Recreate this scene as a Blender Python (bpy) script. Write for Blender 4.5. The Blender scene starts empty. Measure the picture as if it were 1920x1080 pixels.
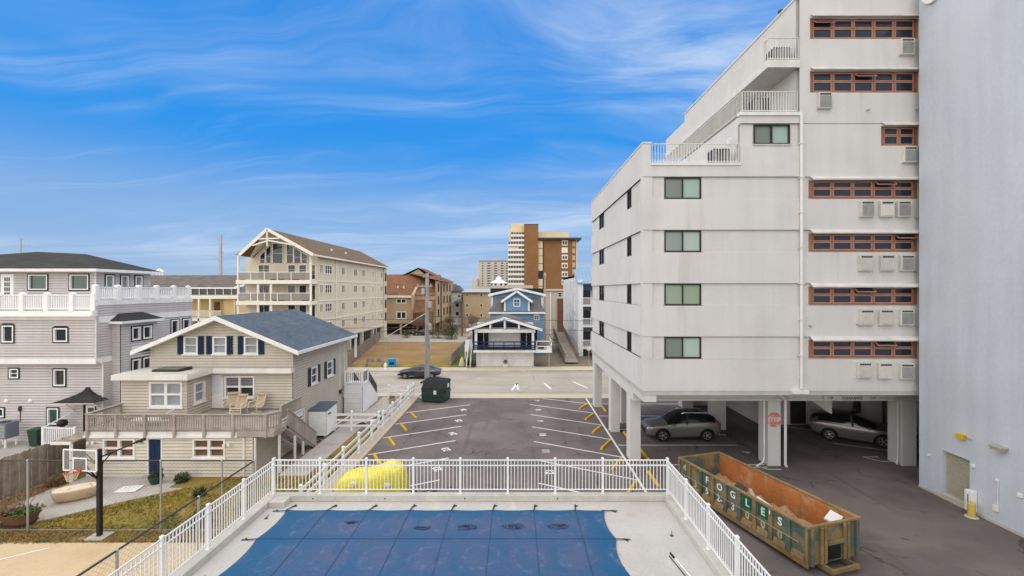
import bpy, bmesh, math, random
from mathutils import Vector, Matrix, noise
random.seed(7)
R = math.radians
scene = bpy.context.scene
col = scene.collection

# ---------------------------------------------------------------- camera, sky, sun, exposure
H, F, CX, CY = 9.7, 860.0, 968.0, 543.0          # camera height (m), focal length and axis in photo pixels
cam = bpy.data.cameras.new('camera'); camo = bpy.data.objects.new('camera', cam); col.objects.link(camo)
camo.location = (0, 0, H); camo.rotation_euler = (R(90), 0, 0)
cam.sensor_width = 36; cam.lens = 36 * F / 1920; cam.shift_x = -8 / 1920; cam.shift_y = 3 / 1920
cam.clip_start = 0.1; cam.clip_end = 6000
scene.camera = camo
scene.view_settings.view_transform = 'Standard'; scene.view_settings.look = 'None'
scene.view_settings.exposure = 1.85; scene.view_settings.gamma = 1
SUN_EL, SUN_AZ = 56, 6
world = bpy.data.worlds.new('World'); scene.world = world; world.use_nodes = True
def build_world():
    nt = world.node_tree; N = nt.nodes; L = nt.links; N.clear()
    out = N.new('ShaderNodeOutputWorld'); bg = N.new('ShaderNodeBackground'); bg.inputs[1].default_value = 0.05
    L.new(bg.outputs[0], out.inputs[0])
    sky = N.new('ShaderNodeTexSky'); sky.sky_type = 'NISHITA'; sky.sun_disc = False
    sky.sun_elevation = R(SUN_EL); sky.sun_rotation = R(180 + SUN_AZ)
    sky.air_density = 1.0; sky.dust_density = 0.6; sky.ozone_density = 2.2; sky.altitude = 0
    tc = N.new('ShaderNodeTexCoord'); sep = N.new('ShaderNodeSeparateXYZ'); L.new(tc.outputs['Generated'], sep.inputs[0])
    def m(op, a, b=None, c=None):
        n = N.new('ShaderNodeMath'); n.operation = op
        for i, v in enumerate((a, b, c)):
            if v is None: continue
            if isinstance(v, (int, float)): n.inputs[i].default_value = v
            else: L.new(v, n.inputs[i])
        return n.outputs[0]
    z = m('MAXIMUM', sep.outputs[2], 0.0); den = m('ADD', z, 0.16)
    cv = N.new('ShaderNodeCombineXYZ'); L.new(m('DIVIDE', sep.outputs[0], den), cv.inputs[0]); L.new(m('DIVIDE', sep.outputs[1], den), cv.inputs[1])
    def noise_tex(scale, loc, rot, sc, detail=6, rough=.55, dist=0):
        mp = N.new('ShaderNodeMapping'); mp.inputs['Location'].default_value = loc; mp.inputs['Rotation'].default_value = (0, 0, R(rot)); mp.inputs['Scale'].default_value = sc
        L.new(cv.outputs[0], mp.inputs[0]); t = N.new('ShaderNodeTexNoise'); t.inputs['Scale'].default_value = scale
        t.inputs['Detail'].default_value = detail; t.inputs['Roughness'].default_value = rough; t.inputs['Distortion'].default_value = dist
        L.new(mp.outputs[0], t.inputs['Vector']); return t.outputs['Fac']
    def ramp(v, a, b):
        r = N.new('ShaderNodeMapRange'); r.interpolation_type = 'SMOOTHSTEP'; r.inputs[1].default_value = a; r.inputs[2].default_value = b; L.new(v, r.inputs[0]); return r.outputs[0]
    # cirrus: warped, combed fibres gathered into drifts
    wp = N.new('ShaderNodeTexNoise'); wp.inputs['Scale'].default_value = .7; wp.inputs['Detail'].default_value = 3; L.new(cv.outputs[0], wp.inputs['Vector'])
    wv = N.new('ShaderNodeVectorMath'); wv.operation = 'MULTIPLY_ADD'; L.new(wp.outputs['Color'], wv.inputs[0]); wv.inputs[1].default_value = (1.1, 1.1, 0); L.new(cv.outputs[0], wv.inputs[2])
    raw = cv; cv = wv
    f1 = ramp(noise_tex(1.5, (6.8, 18.5, 0), 28, (.38, 1.7, 1), 9, .62, .5), .31, .80)
    f2 = ramp(noise_tex(2.6, (10.9, 6.2, 0), -14, (.22, 1.9, 1), 9, .62, .4), .44, .86)
    d1 = ramp(noise_tex(.55, (6.3, 3.5, 0), 15, (.8, 1.3, 1), 4, .5, .6), .36, .64)
    d2 = ramp(noise_tex(.8, (1.6, 3.0, 0), 60, (.7, 1.5, 1), 4, .5, .6), .42, .70)
    cl = m('ADD', m('MULTIPLY', m('MULTIPLY', f1, d1), 1.0), m('MULTIPLY', m('MULTIPLY', f2, d2), .55))
    cv = raw
    # clear-air colour by height above the horizon, blended with the sky model
    cr = N.new('ShaderNodeValToRGB'); L.new(z, cr.inputs[0]); K = 1 / (.05 * 2**1.85)
    cr.color_ramp.interpolation = 'EASE'; E = cr.color_ramp.elements
    for i, (p, c) in enumerate(((0, (.30, .45, .68)), (.13, (.20, .41, .76)), (.29, (.012, .29, .84)), (.6, (.003, .24, .79)))):
        e = E[i] if i < 2 else E.new(p); e.position = p; e.color = (*[min(q, 1) for q in c], 1)
    sc = N.new('ShaderNodeVectorMath'); sc.operation = 'SCALE'; sc.inputs['Scale'].default_value = K; L.new(cr.outputs[0], sc.inputs[0])
    hs = N.new('ShaderNodeMix'); hs.data_type = 'RGBA'; hs.inputs[0].default_value = .93; L.new(sky.outputs[0], hs.inputs[6]); L.new(sc.outputs[0], hs.inputs[7])
    veil = m('MULTIPLY', m('SUBTRACT', 1.0, ramp(sep.outputs[2], .0, .34)), .11)           # thin veil towards the horizon
    fac = m('MINIMUM', m('ADD', cl, veil), .8)
    mx = N.new('ShaderNodeMix'); mx.data_type = 'RGBA'; L.new(fac, mx.inputs[0]); L.new(hs.outputs[2], mx.inputs[6])
    mx.inputs[7].default_value = (.58*K, .72*K, .93*K, 1)
    L.new(mx.outputs[2], bg.inputs[0])
build_world()
sl = bpy.data.lights.new('sun', 'SUN'); sl.energy = 1.5; sl.angle = R(168); sl.color = (1.0, .85, .57)
so = bpy.data.objects.new('sun', sl); col.objects.link(so); so.rotation_euler = (R(90 - SUN_EL), 0, R(-SUN_AZ)); so.location = (0, -20, 60)

# ---------------------------------------------------------------- photo pixel -> place (depth always from the thing touched)
def gx(u, Y): return (u - CX) * Y / F
def gz(v, Y): return H - (v - CY) * Y / F
def gy(v, z=0.0): return F * (H - z) / (v - CY)
def yx(u, X): return F * X / (u - CX)

# ---------------------------------------------------------------- materials
def mat(name, c, rough=.75, var=.12, scale=2.0, fine=18.0, bump=0.0, bscale=60.0, metal=0.0, spec=.35, streak=0.0, rand=0.0,
        stain=None, stain_amt=.5, stain_scale=1.2, stain_lo=.52, coat=0.0, stretch=None, emit=None):
    m = bpy.data.materials.new(name); m.use_nodes = True; nt = m.node_tree; N = nt.nodes; L = nt.links
    b = N['Principled BSDF']; b.inputs['Roughness'].default_value = rough; b.inputs['Metallic'].default_value = metal
    b.inputs['Specular IOR Level'].default_value = spec; b.inputs['Coat Weight'].default_value = coat
    if coat: b.inputs['Coat Roughness'].default_value = .05
    g = N.new('ShaderNodeNewGeometry'); pos = g.outputs['Position']
    def tex(s, detail=4, sc=None):
        v = pos
        if sc:
            mp = N.new('ShaderNodeMapping'); mp.inputs['Scale'].default_value = sc; L.new(pos, mp.inputs[0]); v = mp.outputs[0]
        t = N.new('ShaderNodeTexNoise'); t.inputs['Scale'].default_value = s; t.inputs['Detail'].default_value = detail; L.new(v, t.inputs['Vector']); return t.outputs['Fac']
    def rng(v, a, b_, lo=0., hi=1.):
        r = N.new('ShaderNodeMapRange'); r.inputs[1].default_value = a; r.inputs[2].default_value = b_; r.inputs[3].default_value = lo; r.inputs[4].default_value = hi; L.new(v, r.inputs[0]); return r.outputs[0]
    def mulc(colsock, v):
        x = N.new('ShaderNodeMix'); x.data_type = 'RGBA'; x.blend_type = 'MULTIPLY'; x.inputs[0].default_value = 1
        L.new(colsock, x.inputs[6]); L.new(v, x.inputs[7]); return x.outputs[2]
    rgb = N.new('ShaderNodeRGB'); rgb.outputs[0].default_value = (*c, 1); cs = rgb.outputs[0]
    if stain:
        x = N.new('ShaderNodeMix'); x.data_type = 'RGBA'; L.new(rng(tex(stain_scale, 8, stretch), stain_lo, stain_lo + .14, 0, stain_amt), x.inputs[0]); L.new(cs, x.inputs[6]); x.inputs[7].default_value = (*stain, 1); cs = x.outputs[2]
    if var:
        cs = mulc(cs, rng(tex(scale, 6), .3, .7, 1 - var, 1 + var)); cs = mulc(cs, rng(tex(fine, 3), .3, .7, 1 - var * .7, 1 + var * .7))
    if streak: cs = mulc(cs, rng(tex(1.0, 5, (2.2, 2.2, .12)), .35, .65, 1 - streak, 1 + streak * .5))
    if rand:
        oi = N.new('ShaderNodeObjectInfo'); cs = mulc(cs, rng(oi.outputs['Random'], 0, 1, 1 - rand, 1 + rand))
    L.new(cs, b.inputs['Base Color'])
    if bump:
        bp = N.new('ShaderNodeBump'); bp.inputs['Strength'].default_value = bump; bp.inputs['Distance'].default_value = .03; L.new(tex(bscale, 4), bp.inputs['Height']); L.new(bp.outputs[0], b.inputs['Normal'])
    if emit: b.inputs['Emission Color'].default_value = (*c, 1); b.inputs['Emission Strength'].default_value = emit
    return m
def glass(name, c, rough=.06, clear=0.0):
    m = bpy.data.materials.new(name); m.use_nodes = True; nt = m.node_tree; N = nt.nodes; L = nt.links
    b = N['Principled BSDF']; b.inputs['Base Color'].default_value = (*c, 1); b.inputs['Roughness'].default_value = rough; b.inputs['Specular IOR Level'].default_value = .6
    t = N.new('ShaderNodeTexNoise'); t.inputs['Scale'].default_value = .9; g = N.new('ShaderNodeNewGeometry'); L.new(g.outputs['Position'], t.inputs['Vector'])
    bp = N.new('ShaderNodeBump'); bp.inputs['Strength'].default_value = .08; bp.inputs['Distance'].default_value = .05; L.new(t.outputs['Fac'], bp.inputs['Height']); L.new(bp.outputs[0], b.inputs['Normal'])
    if clear:
        tr = N.new('ShaderNodeBsdfTransparent'); mx = N.new('ShaderNodeMixShader'); mx.inputs[0].default_value = 1 - clear
        L.new(tr.outputs[0], mx.inputs[1]); L.new(b.outputs[0], mx.inputs[2]); L.new(mx.outputs[0], N['Material Output'].inputs[0])
    return m
def shingle(name, c, along='Y', w=.3, h=.14, k=.35):
    m = mat(name, c, .9, .14, .8, 30, .25, 90); nt = m.node_tree; N = nt.nodes; L = nt.links; b = N['Principled BSDF']
    g = N.new('ShaderNodeNewGeometry'); s = N.new('ShaderNodeSeparateXYZ'); L.new(g.outputs['Position'], s.inputs[0]); cv = N.new('ShaderNodeCombineXYZ')
    L.new(s.outputs[1 if along == 'Y' else 0], cv.inputs[0]); L.new(s.outputs[2], cv.inputs[1])
    br = N.new('ShaderNodeTexBrick'); br.inputs['Scale'].default_value = 1; br.inputs['Brick Width'].default_value = w; br.inputs['Row Height'].default_value = h * k
    br.inputs['Mortar Size'].default_value = .006; br.inputs['Color1'].default_value = (.72, .72, .72, 1); br.inputs['Color2'].default_value = (1.25, 1.25, 1.25, 1); br.inputs['Mortar'].default_value = (.55, .55, .55, 1); br.inputs['Bias'].default_value = -.1
    L.new(cv.outputs[0], br.inputs['Vector'])
    old = b.inputs['Base Color'].links[0].from_socket; x = N.new('ShaderNodeMix'); x.data_type = 'RGBA'; x.blend_type = 'MULTIPLY'; x.inputs[0].default_value = .8
    L.new(old, x.inputs[6]); L.new(br.outputs['Color'], x.inputs[7]); L.new(x.outputs[2], b.inputs['Base Color']); return m

W_ = {}
W_['stucco'] = mat('grey_stucco', (.655, .64, .62), .85, .035, .5, 9, .12, 40, streak=.035, stain=(.52, .49, .455), stain_amt=.22, stain_scale=.35)
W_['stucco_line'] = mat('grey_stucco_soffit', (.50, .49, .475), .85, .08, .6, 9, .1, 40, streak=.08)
W_['blue_wall'] = mat('pale_blue_stucco', (.52, .56, .63), .85, .05, .35, 6, .12, 30, streak=.05)
W_['white'] = mat('white_vinyl', (.80, .80, .80), .45, .04, 1.5, 20, spec=.4)
W_['white_paint'] = mat('white_paint', (.76, .75, .73), .6, .06, 1.2, 16, streak=.05)
W_['offwhite'] = mat('offwhite_trim', (.70, .685, .65), .65, .07, 1.2, 14, streak=.07)
W_['tan'] = mat('tan_siding', (.51, .46, .39), .65, .05, .8, 12, streak=.05, rand=.03)
W_['cream_siding'] = mat('pale_tan_siding', (.62, .565, .475), .65, .05, .8, 12, streak=.06)
W_['purple'] = mat('lilac_grey_siding', (.52, .485, .485), .65, .05, .7, 12, streak=.05)
W_['cream'] = mat('cream_stucco', (.66, .585, .46), .85, .05, .4, 6, streak=.05)
W_['cream_trim'] = mat('cream_trim', (.78, .74, .66), .7, .04)
W_['black'] = mat('black_paint', (.012, .012, .014), .5, .2)
W_['dark'] = mat('dark_metal', (.035, .035, .035), .5, .2)
W_['dark_frame'] = mat('dark_bronze_frame', (.035, .03, .026), .45, .15)
W_['navy'] = mat('navy_paint', (.004, .018, .062), .5, .12, rand=.05)
W_['brickred'] = mat('red_brown_wood', (.34, .15, .085), .6, .18, 2, 25, streak=.12)
W_['pane'] = glass('window_glass_dark', (.018, .022, .026))
W_['pane_blue'] = glass('window_glass_blue', (.02, .035, .06))
W_['pane_grey'] = glass('window_glass_curtained', (.20, .235, .205), .12)
W_['pane_teal'] = glass('window_glass_pale_curtain', (.36, .49, .43), .12)
W_['pane_green'] = glass('window_glass_green', (.04, .085, .07), .08)
W_['pane_clear'] = glass('window_glass_clear', (.05, .06, .07), .04, .72)
W_['blind'] = mat('white_blind', (.62, .64, .68), .7, .04)
W_['blind_brown'] = mat('brown_blind', (.30, .13, .05), .7, .15)
W_['interior'] = mat('dark_room', (.035, .04, .045), .9, .2)
W_['shingle_blue'] = shingle('slate_blue_shingles', (.092, .120, .155))
W_['shingle_dark'] = shingle('charcoal_shingles', (.035, .033, .033), 'X')
W_['shingle_brown'] = shingle('brown_shingles', (.155, .105, .06), 'Y', .6, .3)
W_['shingle_rust'] = shingle('rust_brown_shingles', (.185, .085, .042), 'X', .8, .35)
W_['shingle_grey'] = shingle('grey_shingles', (.125, .12, .125), 'X', .5, .25)
W_['deckwood'] = mat('weathered_deck_wood', (.36, .31, .275), .85, .14, 2, 30, streak=.12, rand=.08)
W_['fencewood'] = mat('weathered_fence_wood', (.26, .21, .165), .9, .25, 3, 30, .2, 50, streak=.3, rand=.2)
W_['concrete'] = mat('pool_deck_concrete', (.47, .455, .43), .9, .07, .6, 12, .1, 60, stain=(.52, .46, .36), stain_amt=.4, stain_scale=.5, stain_lo=.56)
W_['kerb'] = mat('kerb_concrete', (.50, .48, .44), .9, .1, .8, 14, .1, 60, streak=.06)
W_['path'] = mat('path_concrete', (.40, .37, .345), .9, .1, .7, 12, .12, 50, stain=(.30, .26, .22), stain_amt=.5)
W_['court'] = mat('court_concrete', (.52, .40, .25), .9, .08, .5, 10, .08, 50, stain=(.46, .30, .15), stain_amt=.5, stain_scale=.35, stain_lo=.58)
W_['asphalt'] = mat('asphalt', (.140, .119, .115), .9, .13, .4, 25, .35, 70, spec=.2, stain=(.195, .167, .158), stain_amt=.8, stain_scale=.22, stain_lo=.46)
W_['street'] = mat('street_concrete', (.375, .337, .285), .9, .09, .3, 10, .1, 40, stain=(.27, .25, .22), stain_amt=.6, stain_scale=.25, stretch=(.3, 1.6, 1))
W_['pavement'] = mat('pavement_concrete', (.50, .43, .33), .9, .08, .5, 10, .1, 40)
W_['ground'] = mat('sandy_ground', (.20, .165, .12), .95, .2, .12, 2, .2, 10)
W_['dirt'] = mat('bare_dirt_lot', (.29, .17, .075), .95, .16, .25, 3, .3, 12, stain=(.20, .175, .055), stain_amt=.85, stain_scale=.12, stain_lo=.53)
W_['lawn'] = mat('dry_lawn', (.24, .17, .03), .95, .22, .9, 14, .5, 40, stain=(.14, .145, .03), stain_amt=.8, stain_scale=.55, stain_lo=.5)
W_['lawn_green'] = mat('green_lawn', (.12, .155, .03), .95, .25, .9, 14, .5, 40)
W_['litter'] = mat('leaf_litter', (.17, .092, .05), .95, .35, 2, 20, .6, 40, stain=(.26, .18, .08), stain_amt=.8, stain_scale=2.2, stain_lo=.5)
W_['line'] = mat('road_paint_white', (.72, .71, .69), .8, .12, 3, 30, stain=(.3, .28, .27), stain_amt=.35, stain_scale=3, stain_lo=.58)
W_['yellow'] = mat('yellow_paint', (.66, .40, .008), .6, .14, 3, 25, rand=.06, stain=(.35, .25, .08), stain_amt=.5, stain_scale=5, stain_lo=.6)
W_['tarp'] = mat('yellow_tarp', (.74, .65, .006), .38, .06, 2, 12, .4, 6, spec=.5)
W_['rubber'] = mat('tyre_rubber', (.018, .018, .018), .85, .1)
W_['rim'] = mat('alloy_rim', (.5, .5, .5), .3, .05, metal=.85)
W_['chrome'] = mat('chrome_trim', (.75, .75, .75), .15, .02, metal=1)
W_['redlens'] = mat('red_lamp_lens', (.35, .012, .012), .2, .1, spec=.6)
W_['clearlens'] = mat('clear_lamp_lens', (.6, .62, .65), .12, .05, spec=.7)
W_['sling'] = mat('tan_sling_fabric', (.42, .335, .22), .85, .08)
W_['chairframe'] = mat('cream_chair_frame', (.68, .60, .46), .45, .05)
W_['grass'] = mat('grass_blades', (.27, .20, .035), .9, .35, .8, 6, stain=(.13, .15, .03), stain_amt=.9, stain_scale=.55, stain_lo=.5)
W_['leaf'] = mat('green_leaves', (.075, .12, .02), .7, .4, 1.5, 9)
W_['leaf_dark'] = mat('dark_green_leaves', (.035, .06, .018), .7, .4, 1.5, 9)
W_['leaf_brown'] = mat('brown_leaves', (.19, .12, .05), .8, .4, 1.5, 9)
W_['twig'] = mat('bare_twigs', (.23, .17, .125), .9, .25)
W_['bark'] = mat('bark', (.16, .115, .085), .95, .3, 3, 20)
W_['pole'] = mat('grey_wood_pole', (.33, .325, .315), .85, .14, 1, 20, streak=.2)
W_['steel'] = mat('galvanised_steel', (.38, .38, .375), .45, .08, metal=.5)
W_['wire'] = mat('wire', (.05, .05, .05), .6, 0)
W_['bin'] = mat('green_plastic', (.012, .05, .03), .5, .12)
W_['dumpgreen'] = mat('green_dumpster_paint', (.016, .042, .036), .55, .2, 1.5, 14, stain=(.10, .05, .03), stain_amt=.7, stain_scale=2, stain_lo=.58)
W_['rolloff'] = mat('rusty_green_paint', (.085, .13, .105), .75, .2, 1.2, 14, .1, 30, stain=(.27, .185, .075), stain_amt=.92, stain_scale=1.25, stain_lo=.455, streak=.15)
W_['rolloff_rust'] = mat('ochre_rusty_steel', (.26, .165, .07), .85, .25, 1.5, 14, .15, 30, stain=(.13, .15, .095), stain_amt=.75, stain_scale=2.2, stain_lo=.53)
W_['rust'] = mat('orange_rust', (.40, .15, .045), .85, .2, 1.0, 12, .15, 30, stain=(.46, .30, .17), stain_amt=.75, stain_scale=1.6, stain_lo=.57)
W_['foam'] = mat('white_debris', (.75, .75, .75), .7, .05)
W_['debris'] = mat('brown_debris', (.36, .22, .12), .9, .3, 3, 20)
W_['paint_green'] = mat('fresh_green_paint', (.006, .11, .055), .5, .1)
W_['stone'] = mat('tan_tub_shell', (.50, .385, .245), .8, .12, 1.6, 20, .1, 30, stain=(.28, .185, .10), stain_amt=.7, stain_scale=3, stain_lo=.57)
W_['stonetop'] = mat('tan_tub_top', (.66, .56, .40), .8, .08, 1.6, 20)
W_['brick'] = mat('brown_brick', (.215, .108, .045), .9, .1, .08, 2, stain=(.26, .14, .065), stain_amt=.5, stain_scale=.6)
W_['towercream'] = mat('tower_cream', (.64, .53, .36), .85, .05, .1)
W_['towergrey'] = mat('tower_grey', (.50, .455, .40), .85, .05, .1)
W_['tansh'] = mat('tan_shingle_wall', (.44, .335, .215), .85, .08, .3, 4)
W_['wood_red'] = mat('red_brown_deck', (.16, .07, .035), .8, .2)
W_['bluehouse'] = mat('sky_blue_siding', (.15, .30, .49), .7, .06, .4, 8)
W_['bluemetal'] = mat('blue_metal_roof', (.20, .32, .47), .45, .06, .3, 5, metal=.3)
W_['whitewash'] = mat('white_wall', (.68, .69, .71), .8, .05, .3, 6, streak=.05)
W_['yellowwall'] = mat('pale_yellow_wall', (.58, .44, .22), .8, .06, .3)
W_['slatewall'] = mat('slate_grey_wall', (.15, .17, .21), .8, .05, .3)
W_['redsign'] = mat('faded_red_paint', (.62, .19, .17), .7, .1, 2, 20, stain=(.66, .50, .47), stain_amt=.7, stain_scale=5, stain_lo=.47)
W_['hoop'] = mat('red_hoop', (.55, .04, .02), .5, .1)
W_['net'] = mat('cream_net', (.62, .52, .40), .9, .1)
W_['board'] = glass('backboard_glass', (.5, .52, .52), .1, .82)
W_['bluebox'] = mat('bright_blue_plastic', (.015, .30, .62), .5, .1)
W_['acgrille'] = mat('ac_grille', (.34, .345, .34), .6, .08, 4, 40, rand=.12)
W_['accase'] = mat('ac_case', (.60, .58, .54), .6, .08, 3, 20, rand=.08)
W_['rolldoor'] = mat('roll_door_tan', (.40, .375, .29), .6, .06, rand=.03)
W_['strap'] = mat('black_strap', (.02, .02, .022), .8, .2)
W_['sealine'] = mat('cover_seam', (.022, .05, .115), .7, .1)
W_['boat'] = mat('lawn_stone', (.62, .52, .33), .8, .1)
W_['plum'] = mat('plum_cover', (.22, .16, .20), .8, .1)
W_['paint_silver'] = mat('silver_car_paint', (.215, .203, .188), .38, .02, metal=.55, coat=.5)
W_['paint_grey'] = mat('grey_car_paint', (.175, .165, .17), .34, .02, metal=.6, coat=.8)
W_['paint_black'] = mat('black_car_paint', (.012, .012, .022), .25, .02, coat=1)
W_['carglass'] = glass('car_glass', (.006, .011, .010), .05)
def layer(key, c, scale, lo, amt, stretch=(1, 1, 1), w=.1, detail=6, dist=0.0):
    """one more worn layer of colour with its own shape over a material"""
    nt = W_[key].node_tree; N = nt.nodes; L = nt.links; b = N['Principled BSDF']; old = b.inputs['Base Color'].links[0].from_socket
    g = N.new('ShaderNodeNewGeometry'); mp = N.new('ShaderNodeMapping'); mp.inputs['Scale'].default_value = stretch; mp.inputs['Location'].default_value = (lo*37, scale*13, 0); L.new(g.outputs['Position'], mp.inputs[0])
    t = N.new('ShaderNodeTexNoise'); t.inputs['Scale'].default_value = scale; t.inputs['Detail'].default_value = detail; t.inputs['Distortion'].default_value = dist; L.new(mp.outputs[0], t.inputs['Vector'])
    r = N.new('ShaderNodeMapRange'); r.interpolation_type = 'SMOOTHSTEP'; r.inputs[1].default_value = lo; r.inputs[2].default_value = lo + w; r.inputs[4].default_value = amt; L.new(t.outputs['Fac'], r.inputs[0])
    x = N.new('ShaderNodeMix'); x.data_type = 'RGBA'; L.new(r.outputs[0], x.inputs[0]); L.new(old, x.inputs[6]); x.inputs[7].default_value = (*c, 1); L.new(x.outputs[2], b.inputs['Base Color'])
layer('asphalt', (.055, .045, .043), 1.1, .66, .6, w=.05)                      # oil spots
layer('asphalt', (.095, .08, .077), .9, .57, .45, (1.6, .10, 1), .12)          # tyre-worn lanes
layer('asphalt', (.21, .18, .165), .5, .60, .45, (.5, 1.2, 1), .1, 8, .6)      # pale worn patches
layer('asphalt', (.28, .25, .23), 3.2, .71, .6, w=.03)                         # specks of grit
layer('street', (.22, .20, .17), .8, .60, .5, (.06, 1.5, 1), .1)
layer('street', (.17, .15, .13), 1.6, .68, .55, w=.04)
def cracks(key, c, scale, width, amt):
    nt = W_[key].node_tree; N = nt.nodes; L = nt.links; b = N['Principled BSDF']; old = b.inputs['Base Color'].links[0].from_socket
    g = N.new('ShaderNodeNewGeometry'); nz = N.new('ShaderNodeTexNoise'); nz.inputs['Scale'].default_value = .9; nz.inputs['Detail'].default_value = 7; L.new(g.outputs['Position'], nz.inputs['Vector'])
    v = N.new('ShaderNodeVectorMath'); v.operation = 'MULTIPLY_ADD'; L.new(nz.outputs['Color'], v.inputs[0]); v.inputs[1].default_value = (1.6, 1.6, 0); L.new(g.outputs['Position'], v.inputs[2])
    vo = N.new('ShaderNodeTexVoronoi'); vo.feature = 'DISTANCE_TO_EDGE'; vo.inputs['Scale'].default_value = scale; L.new(v.outputs[0], vo.inputs['Vector'])
    r = N.new('ShaderNodeMapRange'); r.inputs[1].default_value = width; r.inputs[2].default_value = width*.3; r.inputs[4].default_value = amt; L.new(vo.outputs['Distance'], r.inputs[0])
    k = N.new('ShaderNodeMapRange'); k.inputs[1].default_value = .46; k.inputs[2].default_value = .56; L.new(nz.outputs['Fac'], k.inputs[0]); q = N.new('ShaderNodeMath'); q.operation = 'MULTIPLY'; L.new(r.outputs[0], q.inputs[0]); L.new(k.outputs[0], q.inputs[1])
    x = N.new('ShaderNodeMix'); x.data_type = 'RGBA'; L.new(q.outputs[0], x.inputs[0]); L.new(old, x.inputs[6]); x.inputs[7].default_value = (*c, 1); L.new(x.outputs[2], b.inputs['Base Color'])
cracks('asphalt', (.045, .038, .036), .17, .008, .75); cracks('street', (.16, .14, .12), .14, .008, .8); cracks('court', (.33, .24, .15), .22, .006, .6); cracks('concrete', (.36, .33, .29), .2, .004, .45); cracks('path', (.2, .18, .16), .4, .008, .6)
W_['pane_sage'] = glass('window_glass_sage_curtain', (.30, .38, .27), .12); W_['pane_mist'] = glass('window_glass_grey_blind', (.27, .32, .30), .12); W_['pane_pale'] = glass('window_glass_mint_curtain', (.42, .52, .47), .12)
W_['bollard'] = mat('faded_yellow_paint', (.52, .40, .09), .65, .12, 3, 25); W_['stencil'] = mat('worn_yellow_stencil', (.55, .44, .20), .8, .15, 3, 30, stain=(.14, .17, .12), stain_amt=.5, stain_scale=5, stain_lo=.56)

layer('concrete', (.40, .34, .26), .9, .62, .4, w=.1, detail=8)
layer('concrete', (.62, .61, .59), .6, .58, .5, (1.5, .5, 1), .1)
layer('blue_wall', (.56, .60, .655), .35, .56, .5, (1, 1, .5), .12)
layer('blue_wall', (.43, .47, .53), .8, .64, .35, (1.4, 1.4, .18), .1, 8)
layer('stucco', (.50, .46, .41), .9, .63, .34, (1.6, 1.6, .16), .1, 8)
layer('stucco', (.68, .665, .65), .45, .60, .4, (1, 1, .6), .06)
layer('lawn', (.30, .21, .10), 1.4, .60, .7, w=.08); layer('lawn', (.10, .13, .02), .8, .62, .8, w=.1)
layer('dirt', (.15, .155, .03), .22, .55, .8, (1, 1, 1), .12)
layer('rolloff', (.20, .09, .035), 2.5, .60, .7, (1, 1, .35), .1)
layer('rust', (.20, .07, .025), 1.2, .56, .6, (1, 1, .4), .12)
layer('court', (.40, .28, .15), 1.0, .62, .4)
W_['mesh'] = None
W_['carroof'] = mat('gloss_black_roof', (.012, .012, .012), .18, 0, coat=.6)
W_['clad'] = mat('black_cladding', (.02, .02, .02), .6, .05)

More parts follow.
